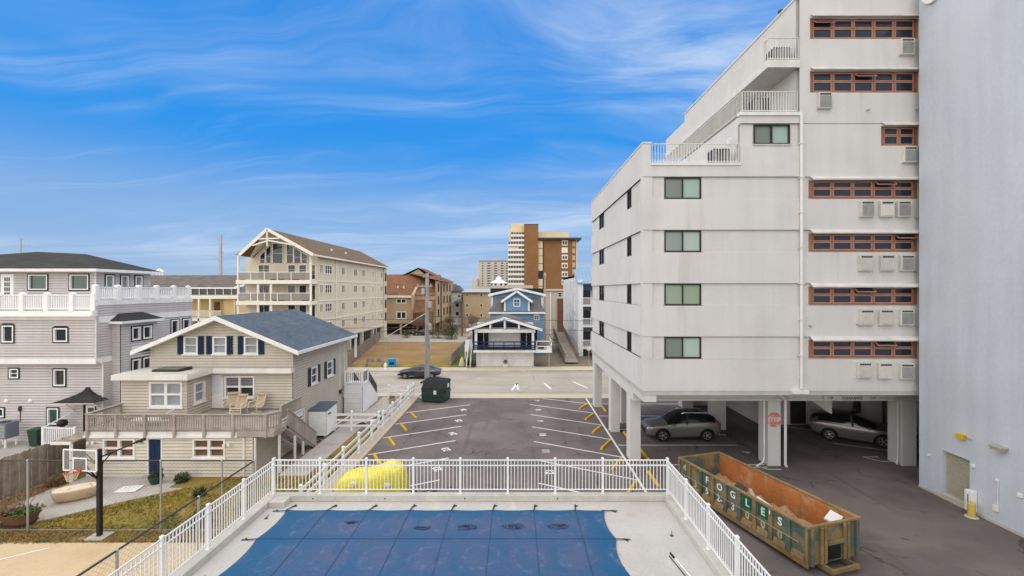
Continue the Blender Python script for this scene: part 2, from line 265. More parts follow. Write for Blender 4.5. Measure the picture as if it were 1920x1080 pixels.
def cover_material():
    m = bpy.data.materials.new('blue_pool_cover'); m.use_nodes = True; nt = m.node_tree; N = nt.nodes; L = nt.links; b = N['Principled BSDF']
    b.inputs['Roughness'].default_value = .55; b.inputs['Specular IOR Level'].default_value = .35
    g = N.new('ShaderNodeNewGeometry'); s = N.new('ShaderNodeSeparateXYZ'); 
    nz = N.new('ShaderNodeTexNoise'); nz.inputs['Scale'].default_value = 1.3; nz.inputs['Detail'].default_value = 5; L.new(g.outputs['Position'], nz.inputs['Vector'])
    n2 = N.new('ShaderNodeTexNoise'); n2.inputs['Scale'].default_value = 7; n2.inputs['Detail'].default_value = 6; L.new(g.outputs['Position'], n2.inputs['Vector'])
    L.new(g.outputs['Position'], s.inputs[0])
    def mm(op, a, b_=None):
        n = N.new('ShaderNodeMath'); n.operation = op
        for i, v in enumerate((a, b_)):
            if v is None: continue
            if isinstance(v, (int, float)): n.inputs[i].default_value = v
            else: L.new(v, n.inputs[i])
        return n.outputs[0]
    def rng(v, a, b_, lo=0., hi=1.):
        r = N.new('ShaderNodeMapRange'); r.interpolation_type = 'SMOOTHSTEP'; r.inputs[1].default_value = a; r.inputs[2].default_value = b_; r.inputs[3].default_value = lo; r.inputs[4].default_value = hi; L.new(v, r.inputs[0]); return r.outputs[0]
    wob = mm('MULTIPLY', mm('SUBTRACT', nz.outputs['Fac'], .5), 1.1)
    cx = mm('SUBTRACT', mm('FRACT', mm('DIVIDE', mm('ADD', s.outputs[0], 8.55 + 153), 1.535)), .5)
    cy = mm('SUBTRACT', mm('FRACT', mm('DIVIDE', mm('ADD', s.outputs[1], 200 - 15.08 + 2.0 * 8), 2.0)), .5)
    d = mm('ADD', mm('SQRT', mm('ADD', mm('MULTIPLY', cx, cx), mm('MULTIPLY', cy, cy))), mm('MULTIPLY', wob, .62))
    inner = rng(d, .50, .26)                        # chalky film left where each sagging cell dried out
    ring = mm('MULTIPLY', rng(d, .25, .30), rng(d, .37, .31))
    edge = mm('MULTIPLY', mm('MULTIPLY', rng(mm('ADD', s.outputs[0], wob), -7.9, -6.2), rng(mm('ADD', s.outputs[0], wob), 3.0, 1.9)), rng(mm('ADD', s.outputs[1], mm('MULTIPLY', wob, .6)), 17.0, 16.2))
    film = mm('MULTIPLY', mm('MINIMUM', mm('ADD', mm('MULTIPLY', edge, .62), mm('MULTIPLY', inner, .30)), 1.0), rng(nz.outputs['Fac'], .34, .60, .5, 1.0))
    def mixc(f, a, bcol):
        x = N.new('ShaderNodeMix'); x.data_type = 'RGBA'; L.new(f, x.inputs[0])
        if isinstance(a, tuple): x.inputs[6].default_value = (*a, 1)
        else: L.new(a, x.inputs[6])
        x.inputs[7].default_value = (*bcol, 1); return x.outputs[2]
    c = mixc(film, (.000, .078, .19), (.056, .084, .175))
    c = mixc(mm('MULTIPLY', ring, rng(n2.outputs['Fac'], .40, .70, .0, .30)), c, (.17, .20, .33))
    c = mixc(mm('MULTIPLY', rng(n2.outputs['Fac'], .6, .75), .13), c, (.18, .24, .38))
    c = mixc(mm('MULTIPLY', rng(nz.outputs['Fac'], .62, .75), .35), c, (.002, .075, .15))
    L.new(c, b.inputs['Base Color'])
    bp = N.new('ShaderNodeBump'); bp.inputs['Strength'].default_value = .35; bp.inputs['Distance'].default_value = .06; L.new(n2.outputs['Fac'], bp.inputs['Height']); L.new(bp.outputs[0], b.inputs['Normal'])
    return m
W_['cover'] = cover_material()

# ---------------------------------------------------------------- mesh helpers
ORG = {}
class MB:
    def __init__(s): s.v = []; s.f = []
    def add(s, pts, faces):
        o = len(s.v); s.v += [tuple(p) for p in pts]; s.f += [tuple(o + i for i in f) for f in faces]; return s
    def poly(s, *pts): return s.add(pts, [tuple(range(len(pts)))])
    def box(s, x0, x1, y0, y1, z0, z1):
        if x0 > x1: x0, x1 = x1, x0
        if y0 > y1: y0, y1 = y1, y0
        if z0 > z1: z0, z1 = z1, z0
        return s.add([(x0,y0,z0),(x1,y0,z0),(x1,y1,z0),(x0,y1,z0),(x0,y0,z1),(x1,y0,z1),(x1,y1,z1),(x0,y1,z1)],
                     [(0,3,2,1),(4,5,6,7),(0,1,5,4),(1,2,6,5),(2,3,7,6),(3,0,4,7)])
    def obox(s, c, size, rot=(0,0,0)):
        from mathutils import Euler
        m = Euler(rot).to_matrix(); c = Vector(c); hx, hy, hz = (q / 2 for q in size)
        p = [c + m @ Vector((a*hx, b*hy, d*hz)) for d in (-1,1) for a, b in ((-1,-1),(1,-1),(1,1),(-1,1))]
        return s.add(p, [(0,3,2,1),(4,5,6,7),(0,1,5,4),(1,2,6,5),(2,3,7,6),(3,0,4,7)])
    def bar(s, p, q, w, h):                        # rectangular bar from p to q, w across, h in height
        p = Vector(p); q = Vector(q); d = (q - p).normalized(); side = d.cross(Vector((0,0,1)))
        if side.length < 1e-4: side = Vector((1,0,0))
        side.normalize(); up = side.cross(d).normalized(); a = side * w / 2; b = up * h / 2
        pts = [e + i*a + j*b for e in (p, q) for i, j in ((-1,-1),(1,-1),(1,1),(-1,1))]
        return s.add(pts, [(0,1,2,3),(7,6,5,4),(0,4,5,1),(1,5,6,2),(2,6,7,3),(3,7,4,0)])
    def tube(s, p, q, r, n=8, r2=None, cap=True):
        p = Vector(p); q = Vector(q); d = (q - p)
        if d.length < 1e-6: return s
        d.normalize(); a = d.orthogonal().normalized(); b = d.cross(a); r2 = r if r2 is None else r2
        pts = [e + (a*math.cos(2*math.pi*i/n) + b*math.sin(2*math.pi*i/n))*rr for e, rr in ((p, r), (q, r2)) for i in range(n)]
        fs = [(i, (i+1) % n, n + (i+1) % n, n + i) for i in range(n)]
        if cap: fs += [tuple(range(n-1, -1, -1)), tuple(range(n, 2*n))]
        return s.add(pts, fs)
    def path(s, pts, r, n=6):
        for a, b in zip(pts, pts[1:]): s.tube(a, b, r, n)
        return s
    def prism(s, poly, axis, a0, a1):              # polygon in the two other axes, extruded along axis
        def P(p, a): return {'X': (a, p[0], p[1]), 'Y': (p[0], a, p[1]), 'Z': (p[0], p[1], a)}[axis]
        n = len(poly); pts = [P(p, a0) for p in poly] + [P(p, a1) for p in poly]
        return s.add(pts, [tuple(range(n)), tuple(range(2*n-1, n-1, -1))] + [(i, i+n, (i+1) % n + n, (i+1) % n) for i in range(n)])
    def lathe(s, prof, n=16, c=(0,0,0), axis='Z', sx=1, sy=1):
        def P(r, h, t):
            a, b = r*math.cos(t)*sx, r*math.sin(t)*sy
            return {'Z': (c[0]+a, c[1]+b, c[2]+h), 'Y': (c[0]+a, c[1]+h, c[2]+b), 'X': (c[0]+h, c[1]+a, c[2]+b)}[axis]
        pts = [P(r, h, 2*math.pi*i/n) for r, h in prof for i in range(n)]
        fs = [(k*n+i, k*n+(i+1) % n, (k+1)*n+(i+1) % n, (k+1)*n+i) for k in range(len(prof)-1) for i in range(n)]
        fs += [tuple(range(n-1, -1, -1)), tuple((len(prof)-1)*n+i for i in range(n))]
        return s.add(pts, fs)
    def mesh(s, name, m, org=(0,0,0), smooth=False, bevel=0.0):
        me = bpy.data.meshes.new(name); o = Vector(org)
        me.from_pydata([tuple(Vector(p) - o) for p in s.v], [], s.f)
        bm = bmesh.new(); bm.from_mesh(me); bmesh.ops.recalc_face_normals(bm, faces=bm.faces)
        if bevel: bmesh.ops.bevel(bm, geom=bm.edges[:], offset=bevel, segments=1, affect='EDGES')
        bm.to_mesh(me); bm.free()
        if smooth:
            for p in me.polygons: p.use_smooth = True
        me.materials.append(W_[m] if isinstance(m, str) else m); return me
    def build(s, name, m, parent=None, smooth=False, bevel=0.0, at=None):
        org = ORG.get(parent.name, (0,0,0)) if parent else (at or (0,0,0))
        me = s.mesh(name, m, org, smooth, bevel)
        o = bpy.data.objects.new(name, me); col.objects.link(o)
        if parent: o.parent = parent; ORG[o.name] = org
        else: o.location = org; ORG[o.name] = org
        return o
def tag(o, label=None, cat=None, group=None, kind=None):
    for k, v in (('label', label), ('category', cat), ('group', group), ('kind', kind)):
        if v: o[k] = v
    return o
def thing(name, label, cat, loc=(0,0,0), rz=None, group=None):
    o = bpy.data.objects.new(name, None); o.empty_display_size = .2; col.objects.link(o); o.location = loc
    if rz is None: ORG[o.name] = tuple(loc)        # parts given in world coordinates
    else: o.rotation_euler = (0, 0, rz); ORG[o.name] = (0,0,0)   # parts given in the thing's own coordinates
    return tag(o, label, cat, group)
def struct(o): o['kind'] = 'structure'; return o
def inst(me, name, loc, parent=None, rot=None, scale=None):
    o = bpy.data.objects.new(name, me); col.objects.link(o)
    org = Vector(ORG.get(parent.name, (0,0,0))) if parent else Vector((0,0,0))
    o.location = Vector(loc) - org
    if rot: o.rotation_euler = rot
    if scale: o.scale = scale
    if parent: o.parent = parent
    ORG[o.name] = tuple(loc) if not rot else (0,0,0)
    return o

# walls seen as (s along the wall, n outwards, z): 'S' faces the camera, 'E' faces +X, 'W' faces -X
def fp(fr, s_, n, z):
    k, a = fr
    return (s_, a - n, z) if k == 'S' else (a + n, s_, z) if k == 'E' else (a - n, s_, z)
def fbox(mb, fr, s0, s1, n0, n1, z0, z1):
    a = fp(fr, s0, n0, z0); b = fp(fr, s1, n1, z1); return mb.box(a[0], b[0], a[1], b[1], z0, z1)
def cutrow(lo, hi, ops, za, zb):
    segs = [(lo, hi)]
    for (a, b, c, d) in ops:
        if c < zb - 1e-6 and d > za + 1e-6:
            new = []
            for (p, q) in segs:
                if b <= p or a >= q: new.append((p, q)); continue
                if a > p: new.append((p, a))
                if b < q: new.append((b, q))
            segs = new
    return [(p, q) for p, q in segs if q - p > 1e-3]
def siding(mb, fr, s0, s1, z0, z1, ops=(), pitch=.17, proud=.045, left=None, right=None, gap=.03):
    """lapped boards with a real recessed joint under each, cut around openings"""
    left = left or (lambda z: s0); right = right or (lambda z: s1)
    n = max(1, round((z1 - z0) / pitch)); p = (z1 - z0) / n; gap = min(gap, p*.25)
    zs = [z0 + i*p for i in range(n+1)] + [z0 + (i+1)*p - gap for i in range(n)]
    for o in ops: zs += [o[2], o[3]]
    zs = sorted(set(round(z, 4) for z in zs if z0 - 1e-6 <= z <= z1 + 1e-6))
    for za, zb in zip(zs, zs[1:]):
        if zb - za < 1e-3: continue
        zm = (za + zb)/2; k = math.floor((zm - z0) / p); base = z0 + k*p; joint = zm > base + p - gap
        if joint: na = nb = -.035
        else: na = proud * (1 - .7*(za - base) / p); nb = proud * (1 - .7*(zb - base) / p)
        La, Lb, Ra, Rb = left(za), left(zb), right(za), right(zb)
        if Ra <= La: continue
        for (a, b) in cutrow(min(La, Lb), max(Ra, Rb), ops, za, zb):
            a0, a1 = (La, Lb) if a == min(La, Lb) else (a, a); b0, b1 = (Ra, Rb) if b == max(Ra, Rb) else (b, b)
            mb.add([fp(fr, a0, na, za), fp(fr, b0, na, za), fp(fr, max(b1, a1), nb, zb), fp(fr, a1, nb, zb)], [(0,1,2,3)])
            if joint: nt_ = proud*(1 - .7*(p-gap)/p); mb.add([fp(fr, a0, -.035, za), fp(fr, b0, -.035, za), fp(fr, b0, nt_, za), fp(fr, a0, nt_, za)], [(0,1,2,3)])
            elif abs(za - base) < 1e-3: mb.add([fp(fr, a0, -.035, za), fp(fr, b0, -.035, za), fp(fr, b0, na, za), fp(fr, a0, na, za)], [(0,1,2,3)])
def plain(mb, fr, s0, s1, z0, z1, ops=(), depth=.15, n=0.0):
    zs = sorted(set([z0, z1] + [z for o in ops for z in o[2:4] if z0 < z < z1]))
    for za, zb in zip(zs, zs[1:]):
        for a, b in cutrow(s0, s1, ops, za, zb): mb.add([fp(fr, a, n, za), fp(fr, b, n, za), fp(fr, b, n, zb), fp(fr, a, n, zb)], [(0,1,2,3)])
    for (a, b, c, d) in ops:
        q = [fp(fr, *t) for t in ((a, n, c), (b, n, c), (b, n, d), (a, n, d), (a, n-depth, c), (b, n-depth, c), (b, n-depth, d), (a, n-depth, d))]
        mb.add(q, [(0,1,5,4),(1,2,6,5),(2,3,7,6),(3,0,4,7)])
WC = {}
def window(parent, fr, s0, s1, z0, z1, frame='white', pane='pane', fw=.06, cols=1, rows=2, blind=None, border=None, sill=False, n0=-.10, n1=.075, mun=.03, name='window', panes=None):
    """a framed window in the wall: window > pane, blind, border, sill"""
    w, h = s1 - s0, z1 - z0; key = (fr[0], round(w, 2), round(h, 2), frame, pane, fw, cols, rows, blind, border, sill, n0, n1, mun, tuple(panes or ()))
    if key not in WC:
        f0 = (fr[0], 0.0); mb = MB(); parts = []
        fbox(mb, f0, 0, fw, n0, n1, 0, h); fbox(mb, f0, w-fw, w, n0, n1, 0, h)
        fbox(mb, f0, fw, w-fw, n0, n1, 0, fw); fbox(mb, f0, fw, w-fw, n0, n1, h-fw, h)
        iw, ih = w - 2*fw, h - 2*fw
        for i in range(1, cols): x = fw + iw*i/cols; fbox(mb, f0, x-mun, x+mun, n0+.03, n1-.012, fw, h-fw)
        for j in range(1, rows):
            z = fw + ih*j/rows
            for i in range(cols): fbox(mb, f0, fw+iw*i/cols+(mun if i else 0), fw+iw*(i+1)/cols-(mun if i < cols-1 else 0), n0+.03, n1-.016, z-mun*.7, z+mun*.7)
        parts.append((name, mb.mesh(name, frame), None))
        k = 0
        for i in range(cols):
            pm = (panes[i] if panes else pane); q = MB()
            a = fw + iw*i/cols - .003; b = fw + iw*(i+1)/cols + .003
            q.poly(fp(f0, a, n0+.05, fw-.01), fp(f0, b, n0+.05, fw-.01), fp(f0, b, n0+.05, h-fw+.01), fp(f0, a, n0+.05, h-fw+.01))
            parts.append(('pane', q.mesh('pane', pm), 1))
        if blind:
            q = MB(); fbox(q, f0, fw*.5, w-fw*.5, n0-.02, n0+.004, fw*.5, h-fw*.5)
            if blind == 'blind':
                for t in range(int(h/.055)): fbox(q, f0, fw*.6, w-fw*.6, n0, n0+.03, fw+t*.055, fw+t*.055+.04)
            parts.append(('blind', q.mesh('blind', blind), 1))
        else:
            q = MB(); fbox(q, f0, .005, w-.005, n0-.03, n0+.001, .005, h-.005); parts.append(('room_backing', q.mesh('room_backing', 'interior'), 1))
        if border:
            q = MB(); e = .075
            for t in ((-e, 0, -e, h+e), (w, w+e, -e, h+e), (0, w, -e, 0), (0, w, h, h+e)): fbox(q, f0, t[0], t[1], -.02, n1-.008, t[2], t[3])
            parts.append(('border', q.mesh('border', border), 1))
        if sill:
            q = MB(); fbox(q, f0, -.06, w+.06, -.03, n1+.05, -.09, -.002); parts.append(('sill', q.mesh('sill', sill if isinstance(sill, str) else frame), 1))
        WC[key] = parts
    loc = fp(fr, s0, 0, z0); top = None
    for nm, me, lvl in WC[key]:
        if lvl is None: top = inst(me, nm, loc, parent)
        else:
            o = bpy.data.objects.new(nm, me); col.objects.link(o); o.parent = top; ORG[o.name] = tuple(loc)
    return top
def op(*w): return [t for t in w]
TX = {}
def text_mesh(s_, size, ext=.004, bold=0.0):
    k = (s_, size, ext, bold)
    if k in TX: return TX[k]
    c = bpy.data.curves.new('writing', 'FONT'); c.body = s_; c.size = size; c.extrude = ext; c.offset = bold; c.align_x = 'CENTER'; c.align_y = 'CENTER'; c.resolution_u = 3
    o = bpy.data.objects.new('writing', c); col.objects.link(o); dg = bpy.context.evaluated_depsgraph_get()
    me = bpy.data.meshes.new_from_object(o.evaluated_get(dg)); bpy.data.objects.remove(o); bpy.data.curves.remove(c); TX[k] = me; return me
def writing(s_, size, m, loc, rot, parent, ext=.004, bold=.008, name='writing'):
    me = text_mesh(s_, size, ext, bold).copy(); me.materials.clear(); me.materials.append(W_[m])
    return inst(me, name, loc, parent, rot)
for t_ in '12 11 10 9 8 7 21 22 23 24 25 26 4 3 2'.split(): text_mesh(t_, .62, .001, .02)
for t_ in "4 1 - 3 5 2- 0 F O G L E ' S".split(): text_mesh(t_, .40, .003, .012)
text_mesh('STOP', .42, .003, .012); text_mesh('CLEARANCE', .26, .003, .006); text_mesh("11'8\"", .22, .003, .004)
# ================================================================ THE GROUND AND THE LOT
def sheet(name, m, pts, z, parent=None):
    mb = MB(); mb.poly(*[(x, y, z) for x, y in pts]); return mb.build(name, m, parent)
def slab(name, m, x0, x1, y0, y1, z0, z1, parent=None, bevel=0):
    return MB().box(x0, x1, y0, y1, z0, z1).build(name, m, parent, bevel=bevel)
struct(sheet('ground', 'ground', [(-2500, -300), (2500, -300), (2500, 4000), (-2500, 4000)], -.06))
lot = struct(slab('parking_lot', 'asphalt', -8.75, 60, 4, 41.0, -.3, 0))
struct(slab('street', 'street', -300, 300, 42.6, 54.4, -.2, .0))
struct(slab('driveway_apron', 'pavement', -8.75, 60, 41.0, 42.6, -.25, .012))
nearpave = struct(slab('pavement', 'pavement', -120, -8.75, 41.3, 42.6, -.2, .10))
farpave = struct(MB().prism([(-200, 54.4), (-3, 54.4), (14, 55.0), (60, 57.5), (60, 61), (14, 57.6), (-3, 56.6), (-200, 56.6)], 'Z', -.2, .11).build('pavement', 'pavement'))
for i in range(-26, 18):                       # the slabs of the far pavement: kerb stones
    a = i*1.9; b = a + 1.86
    f_ = lambda x: 54.4 if x < -3 else 54.4 + (x + 3)*.6/17 if x < 14 else 55.0 + (x - 14)*2.5/46
    MB().add([(a, f_(a)-.15, -.05), (b, f_(b)-.15, -.05), (b, f_(b)+.02, -.05), (a, f_(a)+.02, -.05), (a, f_(a)-.15, .13), (b, f_(b)-.15, .13), (b, f_(b)+.02, .13), (a, f_(a)+.02, .13)],
             [(0,3,2,1),(4,5,6,7),(0,1,5,4),(1,2,6,5),(2,3,7,6),(3,0,4,7)]).build('kerb_stone', 'kerb', farpave)
def stripe(parent, x0, y0, x1, y1, w=.11, m='line', z=.004, name='stall_line'):
    d = Vector((x1-x0, y1-y0)).normalized(); n = Vector((-d.y, d.x))*w/2
    return sheet(name, m, [(x0-n.x, y0-n.y), (x0+n.x, y0+n.y), (x1+n.x, y1+n.y), (x1-n.x, y1-n.y)][::-1], z, parent)
def wheel_stop(x, y, ang, label):
    t = thing('wheel_stop', label, 'wheel stop', (x, y, 0), ang, 'yellow wheel stops in the parking lot')
    L_, a, b, h = .92, .085, .055, .125
    mb = MB(); mb.add([(sx*L_*(1 if z == 0 else .97), sy*(a if z == 0 else b), z) for z in (0, h) for sx, sy in ((-1,-1),(1,-1),(1,1),(-1,1))], [(0,3,2,1),(4,5,6,7),(0,1,5,4),(1,2,6,5),(2,3,7,6),(3,0,4,7)])
    mb.build('bumper', 'yellow', t, bevel=.012)
    for s_ in (-.6, .6): MB().lathe([(.02, 0), (.02, .012), (.008, .018)], 8, (s_, 0, h-.003)).build('pin', 'steel', t)
LEFT_L = ['yellow wheel stop behind the yellow tarp bundle by the rail fence'] + ['yellow wheel stop by the white rail fence, %s from the green dumpster' % q for q in ('fifth', 'fourth', 'third', 'second')] + ['yellow wheel stop by the white rail fence nearest the green dumpster']
RIGHT_L = ['yellow wheel stop outside the grey columns, nearest the pool fence'] + ['yellow wheel stop outside the grey columns, %s from the street' % q for q in ('fifth', 'fourth', 'third', 'second')] + ['yellow wheel stop outside the grey columns, nearest the street']
LEFT_N = ['21', '22', '23', '24', '25', '26']
for k in range(6):                              # left row, slanting stalls
    y0 = 20.85 + 3.05*k
    stripe(lot, -8.7, y0, -3.9, y0 + 2.52)
    writing(LEFT_N[k], .62, 'line', (-4.25, y0 + .9, .0065), (0, 0, R(118)), lot, .001, .02, 'stall_number')
    wheel_stop(-7.95, y0 - .82, math.atan2(-4.8, 2.5), LEFT_L[k])
RIGHT_N = ['12', '11', '10', '9', '8', '7']
for k in range(6):
    yl = 22.98 + 3.15*k
    stripe(lot, 1.12, yl, 6.15, yl - 2.75)
    writing(RIGHT_N[k], .62, 'line', (1.75, yl + 1.42, .0065), (0, 0, R(-90)), lot, .001, .02, 'stall_number')
    wheel_stop(5.58, yl - .72, math.atan2(5.05, 2.75), RIGHT_L[k])
stripe(lot, 2.4, 41.55-.75, 6.15, 39.0)
stripe(lot, 6.22, 21.0, 6.22, 40.9, .13)
for i, y in enumerate((25.4, 28.6, 31.8, 35.2, 38.9)):
    stripe(lot, 6.35, y, 13.75, y)
for i, (y, s_) in enumerate(((27.3, '4'), (30.6, '3'), (37.4, '2'))):
    writing(s_, .62, 'line', (13.75, y, .0065), (0, 0, R(70)), lot, .001, .02, 'stall_number')
for i, (y, w_) in enumerate(((37.2, 'farthest from the pool deck under the grey building'), (30.2, 'half hidden by the first grey column'), (26.9, 'just behind the corner column of the grey building'), (23.4, 'beside the rusty roll-off container and pool fence'))):
    wheel_stop((7.1, 7.3, 7.5, 7.0)[i], y, R(90), 'yellow wheel stop ' + w_)
stripe(lot, 20.0, 28.95, 23.4, 27.1)
stripe(lot, 17.6, 33.2, 21.0, 31.4)
stripe(lot, 11.4, 21.2, 12.9, 20.5, .12)
for (x0, y0, x1, y1) in ((12.6, 25.05, 13.7, 25.05), (13.5, 24.75, 14.3, 24.75), (13.3, 25.25, 13.55, 24.75), (20.1, 26.6, 21.0, 26.6), (20.6, 25.9, 21.5, 25.9), (20.1, 26.6, 20.6, 25.9)): stripe(lot, x0, y0, x1, y1, .1, name='box_line')
for x0, y0, x1, y1 in ((-.4, 44.3, .05, 47.4), (.05, 47.4, .2, 44.4), (2.9, 47.6, 3.4, 44.7), (6.0, 48.3, 7.0, 45.2)):
    stripe(bpy.data.objects['street'], x0, y0, x1, y1, .22, name='road_marking')

# the strip between the rail fence and the lot, gardens and paths on the left
struct(slab('kerb_strip', 'pavement', -9.5, -8.75, 19, 41.3, -.3, .11, bevel=.02))
struct(sheet('lawn', 'lawn', [(-23.6, 18.15), (-9.5, 18.15), (-9.5, 31.2), (-12.4, 31.2), (-12.4, 27), (-12.4, 23.9), (-23.6, 23.9)], -.012))
struct(slab('garden_path', 'path', -22.3, -17.0, 22.4, 23.8, -.2, .02))
struct(MB().prism([(-22.6, 19.1), (-20.0, 19.1), (-18.2, 20.8), (-16.2, 22.4), (-22.6, 22.4)], 'Z', -.2, .02).build('garden_path', 'path'))
struct(slab('side_path', 'path', -12.4, -10.9, 23.9, 36, -.2, .02))
struct(slab('side_path', 'path', -12.0, -10.6, 36, 41.3, -.2, .022))
struct(sheet('flower_bed', 'litter', [(-23.6, 18.2), (-22.6, 18.2), (-22.6, 23.8), (-23.6, 23.8)], .006))
struct(sheet('leaf_strip', 'litter', [(-40, 17.2), (-10.6, 17.75), (-10.6, 18.15), (-18.5, 18.6), (-21, 19.0), (-40, 19.0)], -.002))
struct(slab('basketball_court', 'court', -60, -10.7, 2, 17.55, -.3, .02))
crt = bpy.data.objects['basketball_court']
stripe(crt, -17.5, 17.2, -28, 9.5, .07, z=.024, name='court_line'); 
struct(slab('neighbour_yard', 'path', -60, -23.9, 18, 29.6, -.3, -.01))
def rock_bed():
    mb = MB()
    for i in range(230):
        x = random.uniform(-10.5, -9.6); y = random.uniform(32.2, 40.6); r = random.uniform(.05, .17)
        mb.lathe([(r*.3, -r*.3), (r, 0), (r*.75, r*.5), (r*.25, r*.72)], 6, (x, y, 0), sx=random.uniform(.7, 1.2), sy=random.uniform(.7, 1.2))
    o = mb.build('rock_bed', 'kerb'); tag(o, 'loose pale rocks in the bed beside the white rail fence', 'rocks', kind='stuff')
rock_bed()
struct(sheet('rock_bed_soil', 'litter', [(-10.6, 32), (-9.5, 32), (-9.5, 41), (-10.6, 41)], -.004))

# grass as real blades over the yard
def grass(name, label, area, n, h0, h1, m='grass', avoid=None):
    mb = MB(); x0, x1, y0, y1 = area
    for i in range(n):
        x = random.uniform(x0, x1); y = random.uniform(y0, y1)
        if avoid and avoid(x, y): continue
        if noise.noise(Vector((x*.8, y*.8, 3))) < -.28 and random.random() < .7: continue
        for k in range(3):
            a = random.uniform(0, 6.28); h = random.uniform(h0, h1); w = .018; dx, dy = math.cos(a), math.sin(a); l = random.uniform(.02, .07)
            px, py = x + random.uniform(-.03, .03), y + random.uniform(-.03, .03)
            mb.add([(px - dy*w, py + dx*w, -.015), (px + dy*w, py - dx*w, -.015), (px + dx*l, py + dy*l, h)], [(0, 1, 2)])
    o = mb.build(name, m); tag(o, label, 'grass', kind='stuff'); return o
def in_path(x, y): return (x < -17 and y > 22.3) or (x < -20 + (y - 19.1)*1.18 and x > -23 and y > 19) or (x > -12.4 and x < -10.85 and y > 23.8) or y > 23.75 and x < -12.4
grass('grass', 'dry yellow grass of the back yard behind the chain-link fence', (-22.5, -9.6, 18.3, 31), 20000, .03, .10, 'grass', in_path)
grass('grass', 'short ragged grass strip along the edge of the basketball court', (-23.5, -10.8, 17.5, 18.3), 2600, .02, .08, 'grass')
def litter():
    mb = MB()
    for i in range(2600):
        if i % 3: x = random.uniform(-24, -17.5); y = random.uniform(17.45, 18.7)
        else: x = random.uniform(-23.6, -22.5); y = random.uniform(18.2, 23.5)
        r = random.uniform(.02, .05); a = random.uniform(0, 6.28); t = random.uniform(0, .04)
        mb.add([(x + math.cos(a + q)*r, y + math.sin(a + q)*r, .012 + t*(1 if q > 2 else 0)) for q in (0, 1.6, 3.1, 4.7)], [(0, 1, 2, 3)])
    tag(mb.build('fallen_leaves', 'leaf_brown'), 'brown fallen leaves along the wooden fence and court edge', 'leaves', kind='stuff')
litter()

# ================================================================ POOL DECK
DZ = 1.46
pd = struct(slab('pool_deck', 'concrete', -9.75, 6.15, -6, 18.15, -.2, DZ))
slab('deck_kerb', 'kerb', -9.75, 6.15, 17.82, 18.15, DZ+.001, DZ+.235, pd, .012)
slab('deck_kerb', 'kerb', -9.75, -9.35, -6, 17.818, DZ+.001, DZ+.235, pd, .012)
slab('deck_kerb', 'kerb', 5.75, 6.15, -6, 17.818, DZ+.001, DZ+.235, pd, .012)
slab('kerb_pier', 'kerb', -9.345, -8.75, 17.3, 17.815, DZ+.001, DZ+.22, pd, .012)
for x in (-7.9, -5.1, 2.9-4.9, 1.6): MB().lathe([(.03, 0), (.03, .004)], 10, (x, 17.815, DZ+.12), 'Y').build('drain_hole', 'black', pd)
def fence_run(label, pts, loc, north=True):
    """white metal fence between posts: three rails, balusters, capped posts"""
    t = thing('pool_fence', label, 'fence', loc)
    zt, z2, zb, zk = 3.03, 2.80, 1.86, DZ+.235
    pm = MB().box(-.038, .038, -.038, .038, 0, zt+.03-zk).mesh('post', 'white')
    cm = MB().add([(sx*.048, sy*.048, z) for z in (0, .03) for sx, sy in ((-1,-1),(1,-1),(1,1),(-1,1))] + [(0, 0, .07)], [(0,3,2,1),(0,1,5,4),(1,2,6,5),(2,3,7,6),(3,0,4,7),(4,5,8),(5,6,8),(6,7,8),(7,4,8)]).mesh('cap', 'white')
    fm = MB().box(-.06, .06, -.06, .06, 0, .02).mesh('base_plate', 'white')
    bm = MB().box(-.0125, .0125, -.0125, .0125, zb, zt-.02).mesh('baluster', 'white')
    for p in pts:
        o = inst(pm, 'post', (p[0], p[1], zk), t)
        for me, nm, z in ((cm, 'cap', zt+.03), (fm, 'base_plate', zk+.001)):
            c = bpy.data.objects.new(nm, me); col.objects.link(c); c.parent = o; c.location = (0, 0, z-zk)
    for p, q in zip(pts, pts[1:]):
        d = (Vector(q) - Vector(p)); L_ = d.length; d.normalize(); a = Vector(p) + d*.038; b = Vector(q) - d*.038
        for z, h in ((zt-.02, .04), (z2, .035), (zb, .035)): MB().bar((a.x, a.y, z), (b.x, b.y, z), .03, h).build('rail', 'white', t)
        n = round((L_ - .08) / .131)
        for i in range(1, n): c = Vector(p) + d*(L_*i/n); inst(bm, 'baluster', (c.x, c.y, 0), t)
    return t
ux = lambda u: gx(u, 18.0)
far = [(ux(u), 18.0) for u in (514, 600, 687, 775, 863, 952, 1041, 1130, 1251)]
fence_run('white baluster fence along the far edge of the pool deck', far, (far[0][0], 18, DZ+.235))
fence_run('white baluster fence along the pool deck side facing the basketball court', [(far[0][0], y) for y in (17.96, 16.0, 14.15, 12.3, 10.5, 8.7, 6.9)], (far[0][0], 12, DZ+.235))
fence_run('white baluster fence along the pool deck side facing the roll-off container', [(far[-1][0], y) for y in (17.96, 16.0, 14.15, 12.3, 10.5, 8.7, 6.9)], (far[-1][0], 12, DZ+.235))

